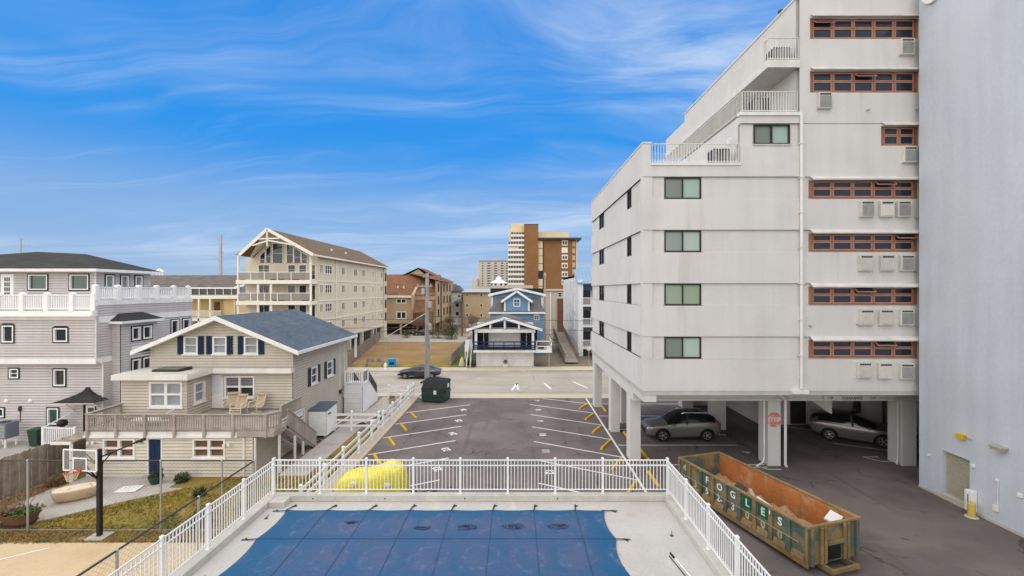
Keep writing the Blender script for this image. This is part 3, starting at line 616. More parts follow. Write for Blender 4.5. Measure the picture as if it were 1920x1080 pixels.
def pool():
    t = thing('pool_cover', 'blue mesh safety cover stretched over the swimming pool', 'pool cover', (-2.6, 12, DZ))
    x0, x1, y0, y1 = -8.55, 3.29, 4.0, 17.08
    nx, ny = 96, 104; mb = MB(); cw = (x1-x0)/7.72
    def scal(t_, per):                     # hollow edge between straps
        q = (t_ / per) % 1.0; return 4*q*(1-q)
    pts = []
    for j in range(ny+1):
        for i in range(nx+1):
            a, b = i/nx, j/ny; x = x0 + (x1-x0)*a; y = y0 + (y1-y0)*b
            e = .10*scal(y - 15.08 + 20, 2.0)
            x += e*max(0, 1 - a*9)*1.2 - e*max(0, 1 - (1-a)*9)*1.5
            y -= .06*scal(x - x0, 1.535)*max(0, 1-(1-b)*9)
            sag = scal(x - x0, 1.535)*scal(y - 15.08 + 20, 2.0)
            ed = min(1, min(a, 1-a, 1-b)*8)
            z = DZ + .045 - .028*sag*ed + .006*noise.noise(Vector((x*1.5, y*1.5, 0)))*ed + .004*noise.noise(Vector((x*5, y*5, 2)))
            pts.append((x, y, z))
    mb.add(pts, [(j*(nx+1)+i, j*(nx+1)+i+1, (j+1)*(nx+1)+i+1, (j+1)*(nx+1)+i) for j in range(ny) for i in range(nx)])
    def zat(x, y):
        i = min(nx, max(0, round((x-x0)/(x1-x0)*nx))); j = min(ny, max(0, round((y-y0)/(y1-y0)*ny))); return pts[j*(nx+1)+i][2]
    mb.build('sheet', 'cover', t, smooth=True)
    sx = [x0 + 1.535*k for k in range(8)]
    def seam(P):
        m_ = MB()
        for a, b in zip(P, P[1:]): m_.bar(a, b, .022, .006)
        m_.build('seam', 'sealine', t)
    for x in sx[1:]: seam([(x, y, zat(x, y)+.007) for y in [4.2 + .5*i for i in range(26)] if y < 17.05] + [(x, 17.04, DZ+.05)])
    for y in (15.08, 13.08, 11.08): seam([(x, y, zat(x, y)+.007) for x in [-8.4 + .5*i for i in range(24)] if x < 3.2])
    def strap(x, y, dx, dy):
        m_ = MB(); e = (x + dx*.5, y + dy*.5)
        m_.bar((x - dx*.08, y - dy*.08, DZ+.05), (e[0], e[1], DZ+.025), .045, .008)
        m_.bar((x + dx*.3 - dy*.03, y + dy*.3 + dx*.03, DZ+.035), (x + dx*.42 + dy*.1, y + dy*.42 - dx*.1, DZ+.02), .035, .02)
        s_ = m_.build('strap', 'strap', t); MB().lathe([(.035, 0), (.035, .012), (.02, .018)], 8, (e[0], e[1], DZ+.002)).build('anchor', 'steel', s_)
    for x in sx: strap(x + .0, 17.05, .28, .96) if x < -4 else strap(x, 17.05, .12, 1)
    strap(x1-.04, 17.02, 1, .06); strap(x0+.02, 17.0, -1, .05)
    for y in (15.08, 13.08, 11.08): strap(x0+.03, y, -1, -.02); strap(x1-.05, y, 1, .04)
    for (x, y, a, b) in ((-5.8, 16.15, .2, .1), (-3.25, 15.8, .3, .12), (-1.7, 15.85, .34, .18), (-.1, 15.9, .38, .18), (1.45, 15.9, .36, .17)):
        m_ = MB(); P = []
        for k in range(22):
            q = k/22*6.283; rr = 1 + .35*noise.noise(Vector((math.cos(q)*1.7 + x, math.sin(q)*1.7, 1))); P.append((x + a*rr*math.cos(q), y + b*rr*math.sin(q), zat(x, y) + .013))
        m_.poly(*P); m_.build('puddle', PUD, t)
        m_ = MB()
        for k in range(14): px = x + random.gauss(0, a*.42); py = y + random.gauss(0, b*.4); m_.obox((px, py, zat(x, y)+.018), (random.uniform(.03, .14), .018, .006), (0, 0, random.gauss(0, .5)))
        tag(m_.build('wet_debris', 'strap', t), kind='stuff')
PUD = mat('puddle_water', (.03, .04, .09), .12, .1, spec=.6)
pool()
def pool_pole():
    t = thing('pool_pole', 'thin white pole lying on the deck beside the fence kerb', 'pole', (5.0, 13.0, DZ))
    MB().tube((4.85, 14.0, DZ+.03), (5.3, 11.0, DZ+.03), .022, 8).build('shaft', 'white', t)
    MB().tube((4.84, 14.05, DZ+.03), (4.80, 14.3, DZ+.03), .03, 8).build('grip', 'strap', t)
    o = MB().tube((4.72, 14.15, DZ+.022), (5.12, 11.2, DZ+.022), .014, 6).build('cable', 'strap'); tag(o, 'black cable lying on the deck along the fence kerb', 'cable')
    for i, (x, y, w_) in enumerate(((5.2, 15.35, 'near the roll-off side of the pool deck'), (-9.0, 16.5, 'by the kerb on the court side of the pool deck'))):
        d = thing('deck_anchor', 'small dark metal anchor ' + w_, 'anchor', (x, y, DZ), 0)
        MB().lathe([(.06, 0), (.06, .015), (.03, .03)], 10).build('base', 'dark', d); MB().bar((0, 0, .03), (.05, .12, .1), .02, .02).build('hook', 'dark', d)
pool_pole()

# ================================================================ GREY CONDOMINIUM ON COLUMNS
def condo():
    XL, XR, YF, YB = 6.34, 27.0, 23.0, 38.7
    t = thing('condominium', 'grey stucco stepped condominium raised on square columns over parking', 'building', (16, 30, 0))
    FS, FW = ('S', YF), ('W', XL)
    lv = [15.37, 12.70, 10.02, 7.35]; bot = 4.62; RC = .09; wb = 1.13
    # front: window bands set back, spandrels proud
    bandw = [(gx(1246.5, YF), gx(1316, YF))]; strip = (gx(1518, YF), gx(1721.5, YF))
    for k, z in enumerate(lv):
        zl = z - wb
        ops = [(bandw[0][0], bandw[0][1], zl+.02, z-.02), (strip[0], strip[1], zl+.05, z-.18)]
        mb = MB(); plain(mb, FS, XL+.5, XR, zl, z, ops, .1, -RC)
        mb.add([fp(FS, XL, 0, zl), fp(FS, XR, 0, zl), fp(FS, XR, -RC, zl), fp(FS, XL, -RC, zl)], [(0,1,2,3)])
        mb.add([fp(FS, XL, 0, z), fp(FS, XR, 0, z), fp(FS, XR, -RC, z), fp(FS, XL, -RC, z)], [(0,1,2,3)])
        mb.build('window_band', 'stucco', t)
        zn = lv[k+1] if k < 3 else bot
        mb = MB(); fbox(mb, FS, XL, XR, -.3, 0, zn, zl); mb.build('spandrel', 'stucco', t)
        MB().box(XL, XL+.5, YF+.03, YF+.4, zl, z).build('corner_pier', 'stucco', t)
        mb = MB(); fbox(mb, FS, XL+.5, strip[0], -RC, -RC+.03, zl-.0, zl+.022); mb.build('ledge', 'white_paint', t)
        # west face
        wy = [(yx(1181, XL), yx(1173.5, XL)), (yx(1130.5, XL), yx(1122, XL))]
        opw = [(a, b, zl+.02, z-.02) for a, b in wy]
        mb = MB(); plain(mb, FW, YF+.4, YB, zl, z, opw, .1, -RC)
        mb.add([fp(FW, YF, 0, zl), fp(FW, YB, 0, zl), fp(FW, YB, -RC, zl), fp(FW, YF, -RC, zl)], [(0,1,2,3)])
        mb.add([fp(FW, YF, 0, z), fp(FW, YB, 0, z), fp(FW, YB, -RC, z), fp(FW, YF, -RC, z)], [(0,1,2,3)]); mb.build('window_band', 'stucco', t)
        mb = MB(); fbox(mb, FW, YF+.301, YB, -.3, 0, zn, zl); mb.build('spandrel', 'stucco', t)
        for a, b in wy: window(t, ('W', XL+RC), a, b, zl+.02, z-.02, 'dark_frame', 'pane', .06, 2, 1, sill='dark_frame', n0=-.1, n1=.02)
        a, b = bandw[0]
        window(t, ('S', YF+RC), a, b, zl+.02, z-.02, 'dark_frame', 'pane_teal', .07, 2, 1, sill='dark_frame', n0=-.1, n1=.03, panes=[['pane_grey', 'pane_teal'], ['pane_mist', 'pane_pale'], ['pane_sage', 'pane_sage'], ['pane_grey', 'pane_pale']][k])
    # top spandrel and the roof terraces
    X5, X6 = 11.25, 14.2
    mb = MB(); fbox(mb, FS, XL, X5, -.3, 0, lv[0], 15.93); mb.build('spandrel', 'stucco', t)
    mb = MB(); fbox(mb, FW, YF+.301, YB, -.3, 0, lv[0], 15.93); mb.build('spandrel', 'stucco', t)
    slab('terrace_floor', 'kerb', XL+.3, 13.9, YF+.3, YB, 15.5, 15.9, t)
    mb = MB(); mb.box(XL, XL+.42, YF, YB, 15.932, 17.02); mb.build('parapet', 'stucco', t)
    slab('coping', 'offwhite', XL-.03, XL+.45, YF-.03, YB+.02, 17.022, 17.10, t)
    slab('terrace_edge', 'white_paint', XL+.42, X5, YF-.06, YF+.25, 15.932, 16.05, t)
    # sixth storey block
    z6 = 18.04
    ops = [(gx(1414, YF), gx(1482, YF), 17.0, 18.0)]
    mb = MB(); plain(mb, FS, X5, X6+.2, 16.9, z6, ops, .1, -RC); mb.add([fp(FS, X5, 0, z6), fp(FS, X6, 0, z6), fp(FS, X6, -RC, z6), fp(FS, X5, -RC, z6)], [(0,1,2,3)]); mb.build('window_band', 'stucco', t)
    mb = MB(); fbox(mb, FS, X5, X6, -.3, 0, lv[0], 16.9); mb.build('spandrel', 'stucco', t)
    mb = MB(); fbox(mb, FS, X5, X6, -.3, 0, z6, 18.42); mb.build('spandrel', 'stucco', t)
    window(t, ('S', YF+RC), *ops[0], 'dark_frame', 'pane_teal', .06, 2, 1, sill='stucco_line', panes=['pane_grey', 'pane_teal'])
    mb = MB(); fbox(mb, ('W', X5), YF+.301, YB, -.3, 0, 15.9, 18.42); mb.build('block_side', 'stucco', t)
    slab('terrace_floor', 'kerb', X5+.301, X6, YF+.301, YB, 18.2, 18.415, t)
    slab('terrace_edge', 'white_paint', X5-.08, X6+.12, YF-.09, YF+.2, 18.422, 18.58, t)
    slab('wall_lamp', 'white_paint', X5-.14, X5-.001, 24.0, 24.2, 17.35, 17.6, t)
    for y in (27.5, 31, 34.5): MB().box(X6-.04, X6-.001, y, y+1.2, 18.6, 20.5).build('terrace_door', 'offwhite', t)
    # tower
    zr = 24.45
    mb = MB(); fbox(mb, ('W', X6), YF+.301, YB, -.3, 0, 18.2, zr); mb.build('tower_side', 'stucco', t)
    slab('coping', 'offwhite', X6-.05, XR, YF-.05, YB+.05, zr+.001, zr+.1, t)
    slab('roof', 'kerb', X6+.3, XR, YF+.3, YB, zr-.3, zr-.02, t)
    rows = {'A': (22.27, 23.32, 14.73, 20.2), 'B': (19.58, 20.66, 14.73, 20.2), 'C': (16.92, 17.9, gx(1652, YF), 20.2)}
    opu = [(r[2], r[3], r[0], r[1]) for r in rows.values()]
    mb = MB(); plain(mb, FS, X6, XR, lv[0], zr, opu, .12, 0); mb.build('tower_front', 'stucco', t)
    mb = MB(); mb.box(X6, XR, YF-.004, YF+.01, z6-.03, z6-.005); mb.build('joint', 'dark', t)
    MB().tube((15.0, 26, zr), (15.0, 26, zr+.95), .07, 10).build('vent_pipe', 'dark', t)
    MB().lathe([(.16, 0), (.16, .1), (.05, .2)], 10, (15.0, 26, zr+.95)).build('vent_cap', 'dark', t)
    slab('back_wall', 'stucco', XL+.3, XR, YB-.3, YB-.01, 4.6, 15.9, t); slab('back_wall', 'stucco', X6+.3, XR, YB-.3, YB-.01, 15.9, zr-.3, t)
    slab('east_wall', 'stucco', XR-.3, XR, YF+.3, YB-.3, 4.62, zr-.3, t)
    # red-brown strip windows with hoods, room air conditioners
    def strip_window(z0, z1, s0, s1, n):
        w = s1 - s0; mb = MB(); fr = ('S', YF+RC)
        fbox(mb, fr, s0, s0+.16, -.1, .02, z0, z1); fbox(mb, fr, s1-.14, s1, -.1, .02, z0, z1)
        fbox(mb, fr, s0+.16, s1-.14, -.1, .03, z0, z0+.07); fbox(mb, fr, s0+.16, s1-.14, -.1, .02, z1-.05, z1)
        iw = (w - .30)/n
        for i in range(1, n): x = s0+.16+iw*i; fbox(mb, fr, x-.035, x+.035, -.1, .015, z0+.07, z1-.05)
        top = mb.build('window', 'brickred', t)
        zm = z0 + (z1-z0)*.55; opened = random.randrange(n) if n > 2 else 0
        for i in range(n):
            a = s0+.16+iw*i+.036; b = s0+.16+iw*(i+1)-.036
            for (za, zb, up) in ((z0+.072, zm-.01, 0), (zm+.01, z1-.052, 1)):
                q = MB(); e = .055
                for c in ((a, a+e, za, zb), (b-e, b, za, zb), (a+e, b-e, za, za+e), (a+e, b-e, zb-e, zb)): fbox(q, fr, c[0], c[1], -.07, .005, c[2], c[3])
                sash = q.build('sash', SASH, top)
                q = MB(); fbox(q, fr, a+e, b-e, -.05, -.04, za+e, zb-e); q.build('pane', 'pane_blue', top)
            if i == opened and n > 2:
                hh = .34; c_, s_ = math.cos(R(50)), math.sin(R(50)); P = lambda xx, dd, nn: (xx, YF+RC-.02-dd*s_-nn*c_, zm+.04+hh*.9-dd*c_+nn*s_)
                def flap(x0, x1, d0, d1, name, m_): MB().add([P(x0, d0, 0), P(x1, d0, 0), P(x1, d1, 0), P(x0, d1, 0), P(x0, d0, .03), P(x1, d0, .03), P(x1, d1, .03), P(x0, d1, .03)], [(0,1,2,3),(7,6,5,4),(0,4,5,1),(1,5,6,2),(2,6,7,3),(3,7,4,0)]).build(name, m_, top)
                for (x0, x1, d0, d1) in ((a, a+.05, 0, hh), (b-.05, b, 0, hh), (a+.051, b-.051, 0, .05), (a+.051, b-.051, hh-.05, hh)): flap(x0, x1, d0, d1, 'open_sash', SASH)
                flap(a+.05, b-.05, .05, hh-.05, 'open_pane', 'pane_blue')
        q = MB(); fbox(q, fr, s0+.01, s1-.01, -.2, -.11, z0+.01, z1-.01); q.build('room_backing', 'interior', top)
        q = MB(); p = .26                                        # sheet metal hood
        q.add([(s0+.02, YF-.001, z1+.20), (s1+.12, YF-.001, z1+.20), (s1+.12, YF-p, z1+.03), (s0+.02, YF-p, z1+.03), (s0+.02, YF-.001, z1+.18), (s1+.12, YF-.001, z1+.18), (s1+.12, YF-p+.01, z1-.03), (s0+.02, YF-p+.01, z1-.03)],
              [(0,1,2,3),(7,6,5,4),(2,6,7,3),(0,3,7,4),(1,5,6,2)]); q.build('hood', 'offwhite', t)
    SASH = mat('pale_red_sash', (.46, .235, .16), .6, .12, 2, 25)
    for k in 'ABC': z0, z1, a, b = rows[k]; strip_window(z0, z1, a, b, 5 if k != 'C' else 2)
    for z in lv: strip_window(z-wb-.03+.08, z-.18, strip[0], strip[1], 5)
    acs = [(1700, 88, 0), (1546, 189, 0), (1705, 290, 1), (1625, 392, 0), (1662, 392, 2), (1694, 392, 1), (1623, 493, 2), (1663, 493, 2), (1700, 493, 1), (1624, 595, 2), (1661, 595, 2), (1699, 595, 0), (1620, 694, 2), (1659, 695, 2), (1699, 696, 0)]
    cm = MB().box(-.34, .34, -.2, .1, -.40, .40).mesh('air_conditioner', 'accase', bevel=.015)
    gm = []
    for kind in range(3):
        q = MB()
        if kind < 2:
            q.box(-.28, .28, -.212, -.201, -.34, .22)
            for i in range(12): q.box(-.28, .28, -.226, -.213, -.32+i*.045, -.30+i*.045)
            if kind == 0: q.box(-.02, .02, -.235, -.227, -.34, .22)
        else: q.box(-.29, .29, -.225, -.201, -.34, .2)
        gm.append(q.mesh('grille', 'acgrille' if kind < 2 else 'accase'))
    vm = MB()
    for i in range(5): vm.box(-.27+i*.11, -.18+i*.11, -.213, -.201, .26, .34)
    vm = vm.mesh('vent', 'dark')
    for u, v, k in acs:
        o = inst(cm, 'air_conditioner', (gx(u, YF-.1), YF, gz(v, YF-.1)), t)
        for me, nm in ((gm[k], 'grille'), (vm, 'vent')):
            c = bpy.data.objects.new(nm, me); col.objects.link(c); c.parent = o
    for u, v in ((1625, 206), (1716, 205), (1715, 408), (1713, 508), (1517, 610), (1606, 608), (1715, 610), (1716, 714)):
        x, z = gx(u, YF), gz(v, YF); MB().tube((x, YF+.01, z), (x+.03, YF-.16, z-.06), .035, 8).build('drain_spout', 'steel', t)
    # downpipe with brackets and hopper
    xp = gx(1501, YF)
    dp = MB().tube((xp, YF-.09, 4.75), (xp, YF-.09, 18.4), .075, 12).build('downpipe', 'white_paint', t)
    for z in (17.0, 15.3, 13.55, 11.8, 10.0, 8.2, 6.4): MB().box(xp-.11, xp+.11, YF-.18, YF+.005, z-.025, z+.025).build('bracket', 'offwhite', dp)
    slab('pipe_shoe', 'white_paint', xp-.45, xp+.3, YF-.2, YF+.02, 4.50, 4.68, dp)
    MB().path([(xp-.35, YF-.09, 4.55), (xp-.5, YF+.7, 4.3), (xp-.5, YF+2.0, 4.3), (14.75, 25.1, 3.7)], .075, 10).build('pipe_elbow', 'white_paint', dp)
    MB().path([(14.75, 25.14, 3.8), (14.75, 25.14, .1), (14.75, 25.0, .04)], .07, 10).build('downpipe', 'white_paint', t)
    MB().path([(13.62, 25.2, 3.6), (13.62, 25.2, .5), (13.5, 25.1, .25), (13.1, 25.05, .06)], .045, 8).build('conduit', 'white_paint', t)
    MB().path([(21.05, 25.3, 3.6), (21.05, 25.3, .5), (20.9, 25.2, .1)], .045, 8).build('conduit', 'white_paint', t)
    # railings
    def railing(p, q, zb, h, n, solid=False):
        p, q = Vector((*p, 0)), Vector((*q, 0)); mb = MB()
        mb.bar((p.x, p.y, zb+h), (q.x, q.y, zb+h), .05, .04); mb.bar((p.x, p.y, zb+.1), (q.x, q.y, zb+.1), .035, .035)
        top = mb.build('railing', 'offwhite', t)
        if solid:
            m2 = MB()
            for i in range(n+1): c = p.lerp(q, i/n); m2.box(c.x-.011, c.x+.011, c.y-.011, c.y+.011, zb+.02, zb+h-.02)
            tag(m2.build('pickets', 'offwhite', top), kind='stuff')
        else:
            pm = MB().box(-.016, .016, -.016, .016, 0, h-.022).mesh('picket', 'offwhite')
            for i in range(n+1): c = p.lerp(q, i/n); inst(pm, 'picket', (c.x, c.y, zb), top)
    railing((XL+.5, YF+.08), (X5-.05, YF+.08), 16.05, .98, 30); railing((X5-.05, YF+.12), (X5-.05, YF+.3), 16.05, .98, 2)
    railing((X5+.1, YF+.02), (X6-.1, YF+.02), 18.58, 1.05, 20); railing((X5+.1, YF+.1), (X5+.1, YF+15.5), 18.58, 1.05, 110, True)
    # upper gallery
    xb = gx(1440, YF)
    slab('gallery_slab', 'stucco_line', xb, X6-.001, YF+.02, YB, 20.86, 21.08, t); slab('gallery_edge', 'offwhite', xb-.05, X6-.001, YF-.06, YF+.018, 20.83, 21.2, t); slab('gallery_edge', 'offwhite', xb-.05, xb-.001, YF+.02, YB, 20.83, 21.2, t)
    railing((xb, YF+.02), (X6-.05, YF+.02), 21.2, 1.12, 12); slab('gallery_parapet', 'stucco', xb+.0, xb+.12, YF+.4, YB, 21.201, 22.25, t); MB().bar((xb+.06, YF+.1, 22.32), (xb+.06, YB, 22.32), .05, .05).build('handrail', 'offwhite', t)
    for x, y, z in ((10.55, 23.35, 15.95), (12.6, 23.3, 18.5), (13.6, 23.3, 21.1)):   # condensers behind the railings
        c = slab('condenser', 'dark', x-.55, x+.35, y, y+.7, z, z+.95, t, .06)
        for i in range(7): slab('grille_bar', 'acgrille', x-.5+i*.12, x-.45+i*.12, y-.02, y-.002, z+.08, z+.86, c)
    # underside, beams, columns
    slab('soffit', 'stucco_line', XL+.02, XR, YF+.02, YB, 4.40, 4.619, t); slab('darkening_ceiling', 'stucco_line', XL+.71, XR-.31, 25.97, YB-.31, 3.95, 4.05, t); slab('darkening_back_wall', 'stucco_line', 14.6, XR, YB-.3, YB-.02, 0, 4.399, t); slab('darkening_side_wall', 'stucco_line', XR-.3, XR-.01, 23.3, YB-.31, 0, 4.399, t)  # lower ceiling, back and side walls added to darken the garage
    slab('beam', 'stucco', XL+.1, XR, 25.3, 25.95, 3.58, 4.399, t); slab('beam_lip', 'offwhite', XL+.1, XR, 25.24, 25.299, 3.58, 3.68, t)
    slab('beam', 'stucco', XL+.08, XL+.7, YF+.05, 25.23, 4.05, 4.399, t); slab('beam', 'stucco', XL+.08, XL+.7, 25.96, YB, 3.75, 4.399, t)
    slab('beam', 'stucco', 13.7, 14.5, 25.96, YB, 3.75, 4.399, t)
    cols = [(6.44, 7.05, 25.98, 26.8), (6.44, 7.05, 31.2, 32.0), (6.44, 7.05, 37.8, 38.65), (7.6, 8.1, 33.2, 33.7), (13.83, 14.53, 25.2, 26.2), (13.6, 14.5, 31.7, 32.6), (13.6, 14.5, 37.6, 38.5), (21.2, 22.0, 25.2, 26.2), (24.5, 25.3, 31.7, 32.6)]
    for i, (a, b, c, d) in enumerate(cols):
        ztop = 4.05 if i in (4, 7) else 4.399
        o = slab('column', 'stucco', a, b, c, d, 0, 3.579 if i in (4, 7) else 3.949 if i == 3 else 3.749 if 0 < i else 4.399, t, .01)
    # faded STOP octagon painted on the column
    q = MB(); xs, zs_ = 14.17, 2.55
    q.poly(*[(xs + .43*math.cos(R(22.5 + 45*k)), 25.192, zs_ + .43*math.sin(R(22.5 + 45*k))) for k in range(8)]); sg = q.build('stop_marking', 'redsign', t)
    writing('STOP', .3, 'line', (xs, 25.186, zs_), (R(90), 0, 0), t, .001, .012, 'stop_lettering')
    # stair core at the back of the garage
    slab('core_wall', 'stucco', 17.5, 24.2, 33.0, 33.3, 0, 4.399, t); slab('core_wall', 'stucco', 17.5, 17.8, 33.3, YB-.3, 0, 4.399, t)
    slab('core_door', 'dark', 19.7, 20.8, 32.94, 32.998, .05, 4.0, t); slab('core_wall', 'stucco', 24.2, 26.7, 36.0, 36.3, 0, 4.399, t)
    MB().prism([(14.9, 3.95), (16.3, 3.95), (19.0, 2.2), (19.0, 4.39), (14.9, 4.39)], 'Y', 27.6, 29.0).build('stair_soffit', 'stucco', t)
    # signs and lamps on the beam
    slab('sign_board', 'offwhite', 16.9, 19.9, 25.18, 25.235, 3.60, 3.86, t)
    for s_, sz, x in (("11'8\"", .16, 17.25), ('CLEARANCE', .2, 18.45), ("11'8\"", .16, 19.6)): writing(s_, sz, 'dark', (x, 25.174, 3.73), (R(90), 0, 0), t, .001, .004, 'clearance_lettering')
    for x in (gx(1600, 25), gx(1620, 25)):
        MB().lathe([(.13, -.16), (.13, -.12), (.07, 0)], 12, (x, 25.29, 4.02), 'Y').build('flood_lamp', 'foam', t)
    MB().lathe([(.12, -.08), (.1, -.02), (.1, 0)], 12, (gx(1649, 25), 25.29, 4.05), 'Y').build('alarm_bell', 'brickred', t)
condo()

# ================================================================ PALE BLUE BUILDING
def blue_building():
    X, YB = 19.85, 22.6
    t = thing('building', 'tall pale blue-grey stucco building with a roll-up door', 'building', (30, 8, 0))
    FW = ('W', X); y0, y1, z0, z1 = yx(1818, X), yx(1767, X), .22, 2.22
    mb = MB(); plain(mb, FW, -14, YB, 0, 32, [(y0, y1, z0, z1)], .22); mb.build('side_wall', 'blue_wall', t)
    slab('rear_wall', 'blue_wall', X+.01, 50, YB-.3, YB, 0, 32, t); slab('roof', 'kerb', X+.02, 49.9, -14, YB, 31.5, 31.9, t)
    slab('far_wall', 'blue_wall', 49.7, 50, -14, YB-.3, 0, 31.5, t); slab('front_wall', 'blue_wall', X+.02, 49.7, -14.3, -14, 0, 31.5, t)
    dr = MB().box(X+.20, X+.24, y0+.005, y1-.005, z0, z1).build('roll_up_door', 'dark_frame', t)
    n = 24; h = (z1-z0)/n; sm = MB().prism([(.0, .003), (-.03, h*.35), (-.03, h*.65), (0, h-.003)], 'Y', 0, y1-y0-.02)
    me = sm.mesh('slat', 'rolldoor')
    for i in range(n): inst(me, 'slat', (X+.195, y0+.01, z0+i*h), dr)
    slab('door_sill', 'pavement', X-.05, X+.2, y0-.05, y1+.05, 0, z0-.002, t)
    slab('wall_base', 'kerb', X-.03, X-.001, y1+.06, YB, 0, .12, t); slab('wall_base', 'kerb', X-.03, X-.001, -14, y0-.06, 0, .12, t)
    def wall_at(u): return yx(u, X)
    y = wall_at(1806); z = gz(818, y); o = MB().box(X-.22, X-.001, y-.16, y+.16, z-.12, z+.1).build('alarm_box', 'yellow', t, bevel=.02); MB().bar((X-.1, y-.17, z+.02), (X-.1, y-.45, z-.02), .03, .03).build('arm', 'steel', o)
    y = wall_at(1880); z = gz(840, y); o = MB().box(X-.35, X-.001, y-.25, y+.25, z, z+.09).build('wall_lamp', 'acgrille', t, bevel=.02); MB().box(X-.33, X-.02, y-.2, y+.2, z-.1, z-.001).build('lens', 'sling', o)
    for u, v, s_ in ((1743, 853, .05), (1826, 873, .07), (1871, 900, .05), (1914, 929, .08)):
        y = wall_at(u); z = gz(v, y); MB().box(X-.08, X-.001, y-s_, y+s_, z-s_, z+s_).build('wall_fitting', 'white_paint', t, bevel=.01)
    y = wall_at(1873); MB().path([(X-.04, y, gz(902, y)), (X-.04, y, .75), (X-.1, y+.1, .7)], .02, 6).build('conduit', 'offwhite', t)
    MB().box(X-.1, X-.001, y-.02, y+.18, .55, .8).build('outlet_box', 'offwhite', t, bevel=.01)
    # raised letter at the top of the wall, cut by the frame
    y = wall_at(1752); zc = gz(-12, y); n = 40; mb = MB(); P = []
    for k in range(n):
        a = 2*math.pi*k/n; c, s_ = math.cos(a), math.sin(a)
        for r, d in ((.75, .0), (.75, .14), (.47, .14), (.47, .0)): P.append((X - .003 - d, y + c*r*.8, zc + .35 + s_*r))
    mb.add(P, [(k*4+j, k*4+(j+1) % 4, ((k+1) % n)*4+(j+1) % 4, ((k+1) % n)*4+j) for k in range(n) for j in range(4)]); mb.build('sign_letter', 'foam', t, bevel=0)
    # bollard and meter by the door
    yb = wall_at(1840); b = thing('bollard', 'short yellow bollard beside the roll-up door of the blue building', 'bollard', (X-.42, yb-.0, 0), 0)
    MB().lathe([(.14, 0), (.14, .56), (.12, .61), (.04, .63)], 16).build('post', 'bollard', b); MB().lathe([(.24, 0), (.22, .03)], 16).build('footing', 'kerb', b)
    ym = wall_at(1826); c = thing('utility_cabinet', 'narrow white utility box on the wall beside the yellow bollard', 'utility box', (X-.15, ym, 0), 0)
    MB().box(-.12, .14, -.16, .16, .1, 1.0).build('case', 'white_paint', c, bevel=.02); MB().tube((-.02, -.05, 0), (-.02, -.05, .099), .05, 8).build('pipe', 'steel', c); MB().box(-.135, -.121, -.03, .0, .2, .85).build('cable', 'navy', c)
blue_building()
